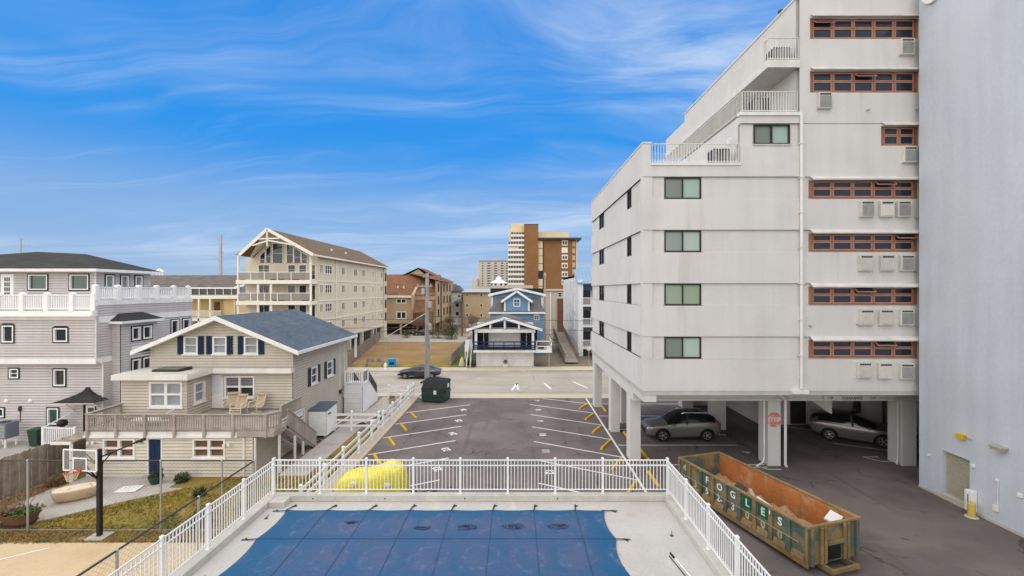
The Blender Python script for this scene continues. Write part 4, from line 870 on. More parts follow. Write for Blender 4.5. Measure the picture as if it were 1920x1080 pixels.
# ================================================================ TAN HOUSE
def gable_roof(t, name, m, xr, zr, half, ze, y0, y1, th=.16, mtrim='white_paint', xl=None):
    """two slopes with ridge along Y; returns the roof object"""
    xa = xr - half if xl is None else xl; xb = xr + half
    mb = MB()
    for xe in (xa, xb):
        mb.add([(xr, y0, zr), (xr, y1, zr), (xe, y1, ze), (xe, y0, ze), (xr, y0, zr-th), (xr, y1, zr-th), (xe, y1, ze-th), (xe, y0, ze-th)], [(0,1,2,3),(7,6,5,4),(0,3,7,4),(1,5,6,2),(3,2,6,7)])
    return mb.build(name, m, t)
def tan_house():
    XL, XR, YL, YU, YB, XC = -22.3, -13.65, 23.8, 28.0, 37.0, -18.0
    t = thing('house', 'tan clapboard house with slate blue roof and wooden upper deck', 'house', (XC, 30, 0))
    S0, S1, SE, SB, SBE = ('S', YL), ('S', YU), ('E', XR), ('S', 25.9), ('E', -18.6)
    # lower storey front
    lw = [(-21.4, -19.75, .98, 1.98), (-16.76, -15.07, .98, 1.98)]; ld = (-19.12, -18.36, .12, 1.95)
    mb = MB(); siding(mb, S0, XL, XR, .0, 2.08, lw + [ld]); mb.build('lower_wall', 'cream_siding', t)
    for w in lw: window(t, S0, *w, 'white_paint', 'pane_clear', .09, 2, 2, 'blind_brown', None, True, mun=.07)
    d = MB(); fbox(d, S0, ld[0]+.06, ld[1]-.06, -.06, -.01, ld[2], ld[3]-.05)
    for zz in (.3, 1.05):
        for xx in (ld[0]+.13, ld[0]+.42): fbox(d, S0, xx, xx+.22, -.01, .004, zz, zz+.6)
    do = d.build('door', 'navy', t); q = MB()
    fbox(q, S0, ld[0], ld[0]+.059, -.08, .04, ld[2], ld[3]); fbox(q, S0, ld[1]-.059, ld[1], -.08, .04, ld[2], ld[3]); fbox(q, S0, ld[0], ld[1], -.08, .04, ld[3]+.001, ld[3]+.08); q.build('door_frame', 'white_paint', do)
    MB().tube(fp(S0, ld[0]+.12, -.01, 1.0), fp(S0, ld[0]+.12, .06, 1.0), .03, 8).build('handle', 'chrome', do)
    slab('step', 'path', ld[0]-.1, ld[1]+.1, YL-.3, YL-.03, 0, .11, t)
    for x, z in ((gx(175, YL), gz(828, YL)), (gx(428, YL), gz(832, YL))):
        o = MB().box(x-.06, x+.06, YL-.05, YL-.024, z-.06, z+.06).build('flood_light', 'white_paint', t)
        for e in (-.12, .12): MB().lathe([(.03, 0), (.07, -.12), (.075, -.15)], 10, (x+e, YL-.06, z-.02), 'Y').build('lamp_head', 'white_paint', o)
    # upper gable wall
    ze, zr = 6.05, 8.0; half = XR - XC
    sl = (zr - .12 - (ze + .2)) / half
    top = lambda z: max(.02, min(half, (zr - .1 - z)/.405))
    gw = [(gx(u, YU)-.43, gx(u, YU)+.43, 5.78, 6.84) for u in (358.7, 412.7, 471.6)]
    uw = (gx(422, YU), gx(478, YU), 3.12, 4.43); ud = (gx(392.5, YU)+.03, gx(419, YU), 2.47, 4.45)
    mb = MB(); siding(mb, S1, XL, XR, 2.45, zr-.1, gw + [uw, ud], left=lambda z: XC-top(z), right=lambda z: XC+top(z)); mb.build('gable_wall', 'tan', t)
    for w in gw:
        o = window(t, S1, *w, 'white_paint', 'pane_clear', .09, 1, 2, 'blind', None, True)
        for a in (w[0]-.37, w[1]+.03):
            q = MB(); fbox(q, S1, a, a+.34, .0, .08, w[2]-.03, w[3]+.04)
            for i in range(17): q.add([fp(S1, a+.04, .081, w[2]+.02+i*.062), fp(S1, a+.30, .081, w[2]+.02+i*.062), fp(S1, a+.30, .098, w[2]+.05+i*.062), fp(S1, a+.04, .098, w[2]+.05+i*.062)], [(0,1,2,3)])
            q.build('shutter', 'navy', t)
    window(t, S1, *uw, 'white_paint', 'pane_clear', .09, 2, 2, None, None, True, mun=.06)
    q = MB()
    for i in range(9): fbox(q, S1, uw[0]+.1, uw[1]-.1, -.088, -.082, uw[2]+.62+i*.085-.0, uw[2]+.655+i*.085)
    q.build('shutter_blind', 'blind', t)
    q = MB(); fbox(q, S1, ud[0]+.05, ud[1]-.05, -.05, .0, ud[2], ud[3]-.05); do = q.build('door', 'white_paint', t)
    q = MB(); fbox(q, S1, ud[0]+.2, ud[1]-.2, .001, .006, 3.35, 4.25); q.build('pane', 'blind', do)
    q = MB(); fbox(q, S1, ud[0], ud[0]+.049, -.05, .04, ud[2], ud[3]); fbox(q, S1, ud[1]-.049, ud[1], -.05, .04, ud[2], ud[3]); fbox(q, S1, ud[0], ud[1], -.05, .04, ud[3]-.049, ud[3]+.04); q.build('door_frame', 'white_paint', do)
    MB().tube(fp(S1, ud[0]+.13, 0, 3.3), fp(S1, ud[0]+.13, .06, 3.3), .03, 8).build('handle', 'dark', do)
    # bump-out with flat roof
    bw = (gx(281, 25.9), gx(343, 25.9), 3.08, 4.5); bs = (26.42, 27.36, 3.12, 4.3)
    mb = MB(); siding(mb, SB, XL, -18.6, 2.45, 4.66, [bw]); mb.build('bay_wall', 'tan', t)
    mb = MB(); siding(mb, SBE, 25.9, YU, 2.45, 4.66, [bs]); mb.build('bay_wall', 'tan', t)
    window(t, SB, *bw, 'white_paint', 'pane_clear', .1, 2, 2, 'blind', None, True, mun=.07); window(t, SBE, *bs, 'white_paint', 'pane_clear', .1, 1, 2, 'blind', None, True)
    slab('corner_board', 'tan', -18.62, -18.57, 25.87, 25.93, 2.45, 4.66, t)
    rf = MB().prism([(XL-.2, 25.45), (-18.25, 25.45), (-18.25, 27.55), (XR+.12, 27.55), (XR+.12, 27.98), (XL-.2, 27.98)], 'Z', 4.662, 4.94).build('flat_roof', 'offwhite', t)
    MB().prism([(XL-.12, 25.53), (-18.33, 25.53), (-18.33, 27.63), (XR+.04, 27.63), (XR+.04, 27.97), (XL-.12, 27.97)], 'Z', 4.942, 4.975).build('roof_felt', 'kerb', rf)
    o = MB().add([(-20.9, 26.3, 4.976), (-19.4, 26.3, 4.976), (-19.2, 27.2, 4.976), (-20.7, 27.2, 4.976), (-20.9, 26.3, 5.1), (-19.4, 26.3, 5.1), (-19.2, 27.2, 5.16), (-20.7, 27.2, 5.16)], [(0,3,2,1),(4,5,6,7),(0,1,5,4),(1,2,6,5),(2,3,7,6),(3,0,4,7)]).build('skylight', 'dark_frame', t)
    MB().poly((-20.8, 26.36, 5.108), (-19.45, 26.36, 5.108), (-19.27, 27.14, 5.166), (-20.62, 27.14, 5.166)).build('pane', 'pane_green', o)
    # east side wall
    ew = [(30.4, 31.4, 3.38, 4.5), (32.95, 34.05, 3.4, 4.5), (28.5, 29.4, 1.0, 2.05)]
    mb = MB(); siding(mb, SE, YU, YB, 0, 6.12, ew); siding(mb, SE, YL, YU-.001, 0, 2.2); mb.build('side_wall', 'tan', t)
    for i, w in enumerate(ew):
        window(t, SE, *w, 'white_paint', 'pane', .09, 1, 2, None, None, True)
        if i < 2:
            for a in (w[0]-.42, w[1]+.03): q = MB(); fbox(q, SE, a, a+.36, 0, .085, w[2]-.04, w[3]+.04); q.build('shutter', 'navy', t)
    slab('corner_board', 'tan', XR-.03, XR+.035, YU-.035, YU+.06, 4.98, 6.05, t)
    q = MB(); q.box(XL, XL+.05, YL+.03, YU, 0, 2.3); q.build('west_wall', 'tan', t); slab('west_wall', 'tan', XL, XL+.05, YU+.03, YB, 0, 6.1, t); slab('west_wall', 'tan', XL, XL+.03, 25.93, YU, 2.3, 4.66, t); slab('rear_wall', 'tan', XL+.05, XR-.02, YB-.05, YB, 0, 5.85, t); MB().add([(XL+.1, YB-.02, 5.86), (XR-.1, YB-.02, 5.86), (XC, YB-.02, 7.85)], [(0,1,2)]).build('rear_gable', 'tan', t)
    for y in (35.3, 36.2): MB().tube((XR+.06, y, 1.2), (XR+.06, y, 5.9), .035, 8).build('service_pipe', 'offwhite', t)
    MB().box(XR+.03, XR+.16, 35.75, 36.0, 1.3, 1.8).build('meter_box', 'acgrille', t, bevel=.02); MB().box(XR+.03, XR+.2, 35.2, 35.45, 1.7, 2.0).build('meter_box', 'dark', t, bevel=.02)
    # main roof
    rf = gable_roof(t, 'roof', 'shingle_blue', XC, zr+.12, half+.62, ze-.02, YU-.62, YB+.5)
    for sgn in (-1, 1):                                   # rake boards, eave boards
        q = MB(); xe = XC + sgn*(half+.66)
        for yy in (YU-.68,): q.add([(XC, yy, zr+.135), (xe, yy, ze-.02), (xe, yy, ze-.27), (XC, yy, zr-.13), (XC, yy+.055, zr+.135), (xe, yy+.055, ze-.02), (xe, yy+.055, ze-.27), (XC, yy+.055, zr-.13)], [(0,1,2,3),(7,6,5,4),(0,4,5,1),(3,2,6,7),(1,5,6,2)])
        q.build('rake_board', 'white_paint', rf)
        slab('eave_board', 'white_paint', min(xe-sgn*.04, xe+sgn*.02), max(xe-sgn*.04, xe+sgn*.02), YU-.62, YB+.5, ze-.22, ze-.02, rf)
        q = MB(); q.add([(XC+sgn*.02, YU-.6, zr-.1), (xe-sgn*.05, YU-.6, ze-.2), (xe-sgn*.05, YU-.02, ze-.2), (XC+sgn*.02, YU-.02, zr-.1)], [(0,1,2,3)]); q.build('soffit', 'white_paint', rf)
    q = MB(); q.add([(XL-.62, YU-.62, ze-.25), (XL, YU-.62, ze-.25), (XL, YB, ze-.25), (XL-.62, YB, ze-.25)], [(0,1,2,3)]); q.build('soffit', 'white_paint', rf)
    q = MB(); q.add([(XR, YU-.6, ze-.22), (XR+.62, YU-.6, ze-.22), (XR+.62, YB+.4, ze-.22), (XR, YB+.4, ze-.22)], [(0,1,2,3)]); q.build('soffit', 'white_paint', rf)
    slab('eave_post', 'white_paint', -13.15, -13.0, 37.25, 37.4, 4.2, 5.85, rf); 
    # deck, boards, railing
    dk = MB().box(XL, -12.95, YL-.1, YL+.05, 2.08, 2.36).build('deck', 'offwhite', t)
    slab('gutter', 'white_paint', XL-.05, -14.4, YL-.17, YL-.102, 2.05, 2.16, dk)
    slab('rim_board', 'deckwood', -14.4, -12.5, YL-.16, YL-.101, 2.1, 2.38, dk); slab('rim_board', 'deckwood', -12.6, -12.5, YL-.1, 25.2, 2.1, 2.38, dk)
    for i in range(29):
        y = YL - .08 + i*.145
        MB().box(XL+.02 if y < 25.85 else -18.57, -12.98 if y > 25.2 else -12.6, y, y+.135, 2.38, 2.42).build('board', 'deckwood', dk)
    def rail(p, q, zb, posts, zoff=(0, 0), h=.86, pitch=.125, boards=True):
        p = Vector(p); q = Vector(q); up = Vector((0, 0, 1))
        rl = MB().bar(p + up*h, q + up*h, .13, .04).build('handrail', 'deckwood', t)
        MB().bar(p + up*(h-.09), q + up*(h-.09), .04, .08).build('rail', 'deckwood', rl); MB().bar(p + up*.13, q + up*.13, .04, .09).build('rail', 'deckwood', rl)
        L_ = (q - p).length; n = max(1, int(L_/pitch)); horiz = abs(p.z - q.z) < .01
        bm = MB().box(-.02, .02, -.02, .02, .07, h-.03).mesh('baluster', 'deckwood') if boards else None
        for i in range(n): c = p.lerp(q, (i+.5)/n); inst(bm, 'baluster', (c.x, c.y, c.z), rl)
        for f_ in posts: c = p.lerp(q, f_); MB().box(c.x-.06, c.x+.06, c.y-.06, c.y+.06, c.z-.33, c.z+h-.02).build('post', 'deckwood', rl)
        return rl
    yr = YL - .17
    px = [gx(u, yr) for u in (164, 218, 272, 327, 383, 437, 498)]
    rail((px[0], yr, 2.4), (px[-1], yr, 2.4), 0, [(x-px[0])/(px[-1]-px[0]) for x in px])
    rail((XL+.02, yr+.1, 2.4), (XL+.02, 25.85, 2.4), 0, [1.0]); rail((px[-1], yr+.1, 2.4), (-12.5, 24.3, 2.4), 0, [.97])
    # side of the deck by the stairs: two boarded panels
    for a, b in ((25.5, 26.75), (26.8, 27.95)):
        q = MB()
        for i in range(int((b-a)/.1)): q.box(-13.1, -13.07, a+i*.1+.004, a+(i+1)*.1-.004, 2.5, 3.2)
        o = q.build('boarded_panel', 'deckwood', t); MB().box(-13.15, -13.02, a-.04, b+.02, 3.201, 3.25).build('handrail', 'deckwood', o); MB().box(-13.14, -13.03, a-.05, a, 2.3, 3.2).build('post', 'deckwood', o)
    slab('rim_board', 'offwhite', -13.06, -13.0, 25.3, 27.98, 2.05, 2.44, dk)
    # stairs down along the side wall
    st = MB(); y0_, y1_, zt = 25.0, 28.6, 2.38
    for xx in (-12.55, -13.4): st.add([(xx, y0_, zt), (xx, y1_, .0), (xx, y1_-.35, 0), (xx, y0_, zt-.32), (xx+.05, y0_, zt), (xx+.05, y1_, .0), (xx+.05, y1_-.35, 0), (xx+.05, y0_, zt-.32)], [(0,1,2,3),(7,6,5,4),(0,4,5,1),(1,5,6,2),(2,6,7,3),(3,7,4,0)])
    so_ = st.build('stairs', 'deckwood', t)
    for i in range(12): f_ = (i+.5)/12; MB().box(-13.35, -12.56, y0_+(y1_-y0_)*f_-.05, y0_+(y1_-y0_)*f_+.24, zt*(1-f_)-.04, zt*(1-f_)).build('tread', 'deckwood', so_)
    n = 34
    for i in range(n):
        f0, f1 = i/n, (i+.93)/n; ya, yb = y0_+(y1_-y0_)*f0, y0_+(y1_-y0_)*f1; za, zb = zt*(1-f0), zt*(1-f1)
        MB().add([(-12.48, ya, za-.1), (-12.48, yb, zb-.1), (-12.48, yb, zb+.78), (-12.48, ya, za+.78), (-12.455, ya, za-.1), (-12.455, yb, zb-.1), (-12.455, yb, zb+.78), (-12.455, ya, za+.78)], [(0,1,2,3),(7,6,5,4),(0,4,5,1),(1,5,6,2),(2,6,7,3),(3,7,4,0)]).build('board', 'deckwood', so_)
    MB().bar((-12.47, y0_, zt+.8), (-12.47, y1_, .8), .1, .04).build('handrail', 'deckwood', so_)
    for x, y, z in ((-12.55, 24.3, 2.3), (-12.55, 26.0, 1.5), (-12.55, 27.0, .9), (-14.1, 23.75, 2.05), (-13.5, 23.72, 2.05)): MB().box(x-.05, x+.05, y-.05, y+.05, 0, z).build('post', 'offwhite', so_)
    slab('lean_to_roof', 'fencewood', XL-1.0, XL-.001, 23.0, 26.5, 1.98, 2.05, t); slab('lean_to_fascia', 'white_paint', XL-1.02, XL-.001, 22.94, 22.998, 1.93, 2.06, t); slab('lean_to_post', 'white_paint', XL-.12, XL-.02, 23.0, 23.1, 0, 1.979, t)
tan_house()

def side_landing():
    t = thing('entry_stairs', 'white boarded landing and stairs with railings behind the tan house', 'stairs', (-12.7, 38, 0))
    mb = MB(); siding(mb, ('S', 36.0), -13.5, -12.1, 0, 2.15, pitch=.2); siding(mb, ('E', -12.1), 36.0, 37.4, 0, 2.15, pitch=.2); mb.build('landing_wall', 'white', t)
    slab('landing', 'white', -13.55, -12.05, 35.95, 37.4, 2.16, 2.28, t); slab('landing_shadow_strip', 'dark', -13.5, -12.1, 35.97, 36.1, 2.285, 2.30, t)  # thin dark strip drawn as the shadow along the landing's front edge
    MB().prism([(37.4, 2.28), (40.1, .3), (40.1, 0), (37.4, 0)], 'X', -13.4, -12.1).build('stair_side', 'white', t)
    def seg(p, q, h=.95):
        p, q = Vector(p), Vector(q); u_ = Vector((0,0,1)); r = MB().bar(p+u_*h, q+u_*h, .07, .05).build('handrail', 'white', t); MB().bar(p+u_*.12, q+u_*.12, .05, .05).build('rail', 'white', r)
        n = int((q-p).length/.14)
        for i in range(1, n): c = p.lerp(q, i/n); MB().box(c.x-.013, c.x+.013, c.y-.013, c.y+.013, c.z+.13, c.z+h-.02).build('baluster', 'dark', r)
        for c in (p, q): MB().box(c.x-.06, c.x+.06, c.y-.06, c.y+.06, c.z, c.z+h+.12).build('post', 'white', r)
    seg((-13.45, 36.0, 2.28), (-12.1, 36.0, 2.28)); seg((-12.1, 36.1, 2.28), (-12.1, 37.3, 2.28)); seg((-12.1, 37.4, 2.25), (-12.1, 39.9, .45)); seg((-13.35, 37.4, 2.25), (-13.35, 39.9, .45)); 
    MB().bar((-12.0, 40.0, .95), (-10.9, 42.0, .75), .06, .05).build('long_handrail', 'white', t); MB().bar((-12.0, 40.0, .6), (-10.9, 42.0, .4), .06, .05).build('long_handrail', 'white', t); slab('post', 'white', -10.95, -10.85, 41.9, 42.0, .05, .8, t)
side_landing()

def shed():
    t = thing('storage_shed', 'small white storage shed with slate blue lid beside the tan house', 'shed', (-13, 31, 0))
    x0, x1, y0, y1 = -13.58, -12.45, 30.0, 31.75
    mb = MB(); siding(mb, ('S', y0), x0, x1, .16, 1.72, pitch=.17); siding(mb, ('E', x1), y0, y1, .16, 1.72, pitch=.17); mb.box(x0+.001, x1-.001, y0+.001, y1-.001, .15, 1.71); mb.build('body', 'white', t)
    MB().add([(x0-.06, y0-.06, 1.74), (x1+.06, y0-.06, 1.74), (x1+.06, y1+.05, 1.90), (x0-.06, y1+.05, 1.90), (x0-.06, y0-.06, 1.8), (x1+.06, y0-.06, 1.8), (x1+.06, y1+.05, 1.96), (x0-.06, y1+.05, 1.96)], [(0,3,2,1),(4,5,6,7),(0,1,5,4),(1,2,6,5),(2,3,7,6),(3,0,4,7)]).build('lid', 'shingle_blue', t)
    MB().prism([(y0, 1.7), (y1, 1.7), (y1, 1.895), (y0, 1.735)], 'X', x0, x1).build('lid_riser', 'white', t)
    slab('vent', 'dark', x1+.022, x1+.04, 30.25, 30.75, 1.42, 1.52, t)
    for x, y in ((x0+.1, y0+.1), (x1-.2, y0+.1), (x1-.2, y1-.3), (x0+.1, y1-.3)): slab('block', 'kerb', x, x+.15, y, y+.2, 0, .149, t)
    h = thing('garden_hose', 'coiled dark garden hose lying in front of the white shed', 'hose', (-12.9, 29.2, .02), 0)
    P = [((.45 - .02*k/12)*math.cos(k*.5), (.3 - .015*k/12)*math.sin(k*.5), .03 + .012*(k % 12)/3) for k in range(60)]
    MB().path(P, .018, 6).build('coil', 'rubber', h)
shed()

# ---------------------------------------------------------------- patio chairs and chaise on the tan house deck
def patio_chair(loc, rz, label, swivel):
    t = thing('patio_chair', label, 'chair', loc, rz, 'patio chairs on the wooden deck')
    mb = MB(); P = [(-.25, .42), (0, .36), (.2, .40), (.3, .62), (.38, .95), (.42, 1.12)]      # (y, z) seat to headrest, facing -y
    for (a, b) in zip(P, P[1:]): mb.add([(-.27, a[0], a[1]), (.27, a[0], a[1]), (.27, b[0], b[1]), (-.27, b[0], b[1]), (-.27, a[0]+.02, a[1]-.025), (.27, a[0]+.02, a[1]-.025), (.27, b[0]+.025, b[1]-.01), (-.27, b[0]+.025, b[1]-.01)], [(0,1,2,3),(7,6,5,4),(0,3,7,4),(1,5,6,2),(0,4,5,1),(2,6,7,3)])
    mb.build('sling', 'sling', t); MB().tube((-.26, .37, 1.02), (.26, .37, 1.02), .07, 10).build('headrest', 'sling', t)
    for s_ in (-1, 1):
        MB().path([(s_*.29, a, b) for a, b in P], .022, 8).build('side_rail', 'chairframe', t)
        MB().path([(s_*.31, .3, .66), (s_*.33, .1, .68), (s_*.33, -.15, .66), (s_*.33, -.27, .58), (s_*.32, -.28, .36 if swivel else .02)], .028, 8).build('arm', 'chairframe', t)
        if not swivel: MB().path([(s_*.31, .28, .5), (s_*.31, .34, .02)], .026, 8).build('leg', 'chairframe', t)
    if swivel:
        MB().tube((0, 0, .05), (0, 0, .36), .03, 8).build('pedestal', 'chairframe', t)
        MB().path([(.27*math.cos(k*math.pi/10), .27*math.sin(k*math.pi/10), .03) for k in range(21)], .022, 6).build('base_ring', 'chairframe', t)
        for k in range(4): a = k*math.pi/2 + .8; MB().tube((0, 0, .07), (.26*math.cos(a), .26*math.sin(a), .035), .016, 6).build('spoke', 'chairframe', t)
    else:
        for z in (.16, .3, .42): MB().bar((-.3, -.28, z), (.3, -.28, z), .02, .05).build('slat', 'chairframe', t)
patio_chair((-16.95, 27.25, 2.42), R(14), 'tan sling swivel chair on the wooden deck nearest the white door', True)
patio_chair((-16.2, 26.75, 2.42), R(-4), 'tan sling chair with slatted front between two swivel chairs', False)
patio_chair((-15.35, 27.1, 2.42), R(-18), 'tan sling swivel chair on ring base beside the side railing of the deck', True)
def chaise():
    t = thing('lounge_chair', 'white plastic slatted lounge chair behind the wooden deck railing', 'lounge chair', (-19.5, 24.7, 2.42), R(4))
    for s_ in (-.3, .3): MB().bar((-1.0, s_, .32), (1.0, s_, .32), .05, .06).build('side_rail', 'white', t)
    for i in range(13): MB().box(-.95+i*.105, -.88+i*.105, -.3, .3, .35, .375).build('slat', 'white', t)
    for i in range(6): MB().obox((.5+i*.09, 0, .42+i*.075), (.075, .6, .02), (0, R(-40), 0)).build('back_slat', 'white', t)
    for x in (-.85, .6):
        for s_ in (-.28, .28): MB().box(x-.03, x+.03, s_-.03, s_+.03, 0, .3).build('leg', 'white', t)
chaise()

# ================================================================ LILAC-GREY HOUSE
def lilac_house():
    XE, Y1, Y2 = -26.6, 29.5, 29.0; XW = -46.0; YB = 37.6
    t = thing('house', 'lilac-grey sided house with white roof balustrades and hipped charcoal roof', 'house', (-35, 33, 0))
    A, B, E = ('S', Y1), ('S', Y2), ('E', XE)
    def r(u0, u1, v0, v1, Y): return (gx(u0, Y)+.075, gx(u1, Y)-.075, gz(v1, Y)+.075, gz(v0, Y)-.075)
    w1 = [r(16.7, 38.3, 689, 711, Y1), r(100, 126, 690, 725.6, Y1), r(88, 113, 763, 798, Y1), r(-8, 11, 763, 784, Y1)]
    dr = (gx(157, Y1), gx(174, Y1)+.25, .05, 2.35)
    mb = MB(); siding(mb, A, XW, XE, 0, 5.15, w1 + [dr]); mb.build('lower_wall', 'purple', t)
    for i, w in enumerate(w1): window(t, A, *w, 'white', 'pane_green' if i == 2 else 'pane', .075, 1, 1 if i else 2, None, 'black')
    q = MB(); fbox(q, A, dr[0]+.1, dr[1]-.1, -.06, -.02, .05, 2.25); do = q.build('door', 'white', t)
    q = MB(); fbox(q, A, dr[0]+.25, dr[1]-.2, -.019, -.012, .5, 2.1); q.build('pane', 'pane_green', do)
    for i in range(1, 5): q = MB(); fbox(q, A, dr[0]+.25, dr[1]-.2, -.011, -.004, .5+i*.32, .53+i*.32); q.build('muntin', 'white', do)
    q = MB(); fbox(q, A, dr[0], dr[0]+.09, -.06, .05, .05, 2.35); fbox(q, A, dr[1]-.09, dr[1], -.06, .05, .05, 2.35); q.build('door_frame', 'black', do)
    w2 = [r(3, 29, 608, 644, Y2), r(100, 130, 613, 643, Y2)]
    mb = MB(); siding(mb, B, XW, XE, 5.32, 7.95, w2); mb.build('upper_wall', 'purple', t)
    for w in w2: window(t, B, *w, 'white', 'pane', .075, 1, 1, None, 'black')
    slab('band', 'white_paint', XW, XE+.06, Y2-.05, Y1-.03, 5.0, 5.34, t)
    slab('cornice', 'white_paint', XW, XE+.04, Y2-.28, Y2+.1, 8.02, 8.36, t); slab('gutter', 'white', XW, XE+.06, Y2-.4, Y2-.281, 8.02, 8.14, t); slab('frieze', 'white_paint', XW, XE+.02, Y2-.06, Y2+.1, 7.80, 8.019, t)
    # east side
    we = [(yx(u0, XE), yx(u1, XE), 6.2, 7.35) for u0, u1 in ((320, 334), (342, 356))]
    mb = MB(); siding(mb, E, Y1, YB, 0, 5.0); siding(mb, E, Y2, YB, 5.34, 8.7, we); mb.build('side_wall', 'purple', t)
    for w in we: window(t, E, *w, 'white', 'pane', .09, 1, 1, None, 'black')
    slab('band', 'white_paint', XE+.001, XE+.055, Y1, 30.15, 5.0, 5.34, t); slab('band', 'white_paint', XE+.02, XE+.055, Y2+.2, YB, 7.58, 8.0, t); slab('band', 'white_paint', XE+.02, XE+.08, Y2+.12, YB, 8.70, 9.0, t)
    slab('roof_deck', 'kerb', XW, XE-.01, Y2+.11, YB, 8.3, 8.42, t); slab('rear_wall', 'purple', XW, XE-.02, YB-.06, YB, 0, 8.99, t)
    # bay with little roof
    XB, b0, b1 = -26.02, 30.15, 33.2; wb = [(yx(245, XB)+.05, yx(263, XB)-.05), (yx(266, XB)+.05, yx(284.5, XB)-.05)]
    ops = [(a, b, z0, z1) for a, b in wb for z0, z1 in ((6.25, 7.15), (4.0, 4.95), (1.6, 2.6))]
    mb = MB(); siding(mb, ('E', XB), b0, b1, 0, 7.6, ops); siding(mb, ('S', b0), XE, XB, 0, 7.6); mb.box(XE, XB-.03, b1-.03, b1, 0, 7.6); mb.build('bay_wall', 'purple', t)
    for o in ops: window(t, ('E', XB), *o, 'white', 'pane', .09, 1, 1, None, 'black')
    slab('bay_panel', 'white_paint', XB+.03, XB+.05, wb[0][0], b1-.2, 5.25, 5.85, t)
    rf = MB().add([(XE, b0-.25, 7.62), (XB+.3, b0-.25, 7.62), (XB+.3, b1+.3, 7.62), (XE, b1+.3, 7.62), (XE, b0+.5, 8.12), (XE+.05, b1-.6, 8.12)], [(0,1,4),(1,2,5,4),(2,3,5),(0,3,2,1)]).build('bay_roof', 'shingle_dark', t)
    slab('bay_fascia', 'white_paint', XE+.001, XB+.32, b0-.27, b1+.32, 7.45, 7.618, rf)
    # balustrades
    def bal(p, q, z, h, posts, nb):
        p, q = Vector(p), Vector(q); mb = MB(); mb.bar((p.x, p.y, z+h-.07), (q.x, q.y, z+h-.07), .12, .07); mb.bar((p.x, p.y, z+.12), (q.x, q.y, z+.12), .09, .07); top = mb.build('balustrade', 'white', t)
        pm = MB().box(-.13, .13, -.13, .13, 0, h).mesh('post', 'white'); cm = MB().lathe([(.19, 0), (.19, .04), (.1, .09), (.02, .11)], 4).mesh('cap', 'white'); bm = MB().box(-.03, .03, -.03, .03, .15, h-.1).mesh('baluster', 'white')
        for f_ in posts:
            c = p.lerp(q, f_); o = inst(pm, 'post', (c.x, c.y, z), top); k = bpy.data.objects.new('cap', cm); col.objects.link(k); k.parent = o; k.location = (0, 0, h); k.rotation_euler = (0, 0, R(45))
        for a, b in zip(posts, posts[1:]):
            for i in range(1, nb): c = p.lerp(q, a + (b-a)*i/nb); inst(bm, 'baluster', (c.x, c.y, z), top)
    xs = [-34.4, -32.83, -31.26, -29.7, -28.1, -26.72]; bal((xs[0], Y2+.05, 0), (xs[-1], Y2+.05, 0), 8.37, 1.05, [(x-xs[0])/(xs[-1]-xs[0]) for x in xs], 11)
    ys = [29.08, 30.7, 32.4, 34.0, 35.7, 37.3]; bal((XE-.08, ys[0], 0), (XE-.08, ys[-1], 0), 9.0, .92, [(y-ys[0])/(ys[-1]-ys[0]) for y in ys], 10)
    # penthouse
    P, XP, YP = 31.5, -28.9, 36.2; PS, PE = ('S', P), ('E', XP)
    wp = [r(52.5, 92, 513, 545.5, P), r(130, 169, 513, 545.5, P)]; wd = (gx(2, P), gx(26, P), 8.5, 10.75)
    mb = MB(); siding(mb, PS, -42, XP, 8.42, 11.0, wp + [wd]); mb.build('penthouse_wall', 'purple', t)
    for w in wp: window(t, PS, *w, 'white', 'pane_green', .07, 1, 1, None, 'black')
    q = MB(); fbox(q, PS, wd[0], wd[1], -.06, .02, wd[2], wd[3]); do = q.build('door', 'white', t)
    for i in range(3):
        for j in range(5): q = MB(); fbox(q, PS, wd[0]+.24+i*.14, wd[0]+.35+i*.14, .0205, .024, 8.9+j*.34, 9.18+j*.34); q.build('pane', 'pane', do)
    we = [(yx(a, XP)+.08, yx(b, XP)-.08, 9.75, 10.72) for a, b in ((195, 214.5), (224, 242), (251, 267.5))]
    mb = MB(); siding(mb, PE, P, YP, 8.42, 11.0, we); mb.build('penthouse_wall', 'purple', t)
    for w in we: window(t, PE, *w, 'white', 'pane_grey', .08, 1, 1, None, 'black')
    e = .55; x0, x1, y0, y1 = -42.5, XP+e, P-e, YP+e; zr_ = 11.12
    rf = MB().add([(x0, y0, zr_), (x1, y0, zr_), (x1, y1, zr_), (x0, y1, zr_), (-35.4, 33.9, 12.5), (-31.8, 33.9, 12.32), (-39.5, 33.9, 12.2)], [(0,1,5,4,6),(1,2,5),(2,3,6,4,5),(3,0,6),(0,3,2,1)]).build('hip_roof', 'shingle_dark', t)
    q = MB(); q.box(x0, x1+.02, y0-.03, y0+.06, zr_-.2, zr_-.005); q.box(x1-.06, x1+.03, y0+.06, y1, zr_-.2, zr_-.005); q.box(x0, x1-.06, y0+.06, y1, zr_-.12, zr_-.01); q.build('eave', 'white_paint', rf)
    slab('rear_wall', 'purple', -42, XP-.03, YP-.05, YP, 8.42, 11.0, t)
    MB().path([(XE+.05, Y2-.3, 8.05), (XE+.07, Y2-.05, 7.7), (XE+.07, Y2-.05, 5.2), (XE+.07, Y1-.07, 4.9), (XE+.07, Y1-.07, .1)], .045, 8).build('downpipe', 'offwhite', t); MB().path([(XP+.05, P-.05, 11.0), (XP+.05, P-.05, 8.5)], .04, 8).build('downpipe', 'offwhite', t)
    for u, v in ((14, 751), (59, 751)):
        x, z = gx(u, Y1), gz(v, Y1); MB().lathe([(.13, 0), (.13, -.06), (.07, -.13)], 12, (x, Y1-.02, z), 'Y').build('wall_light', 'white', t)
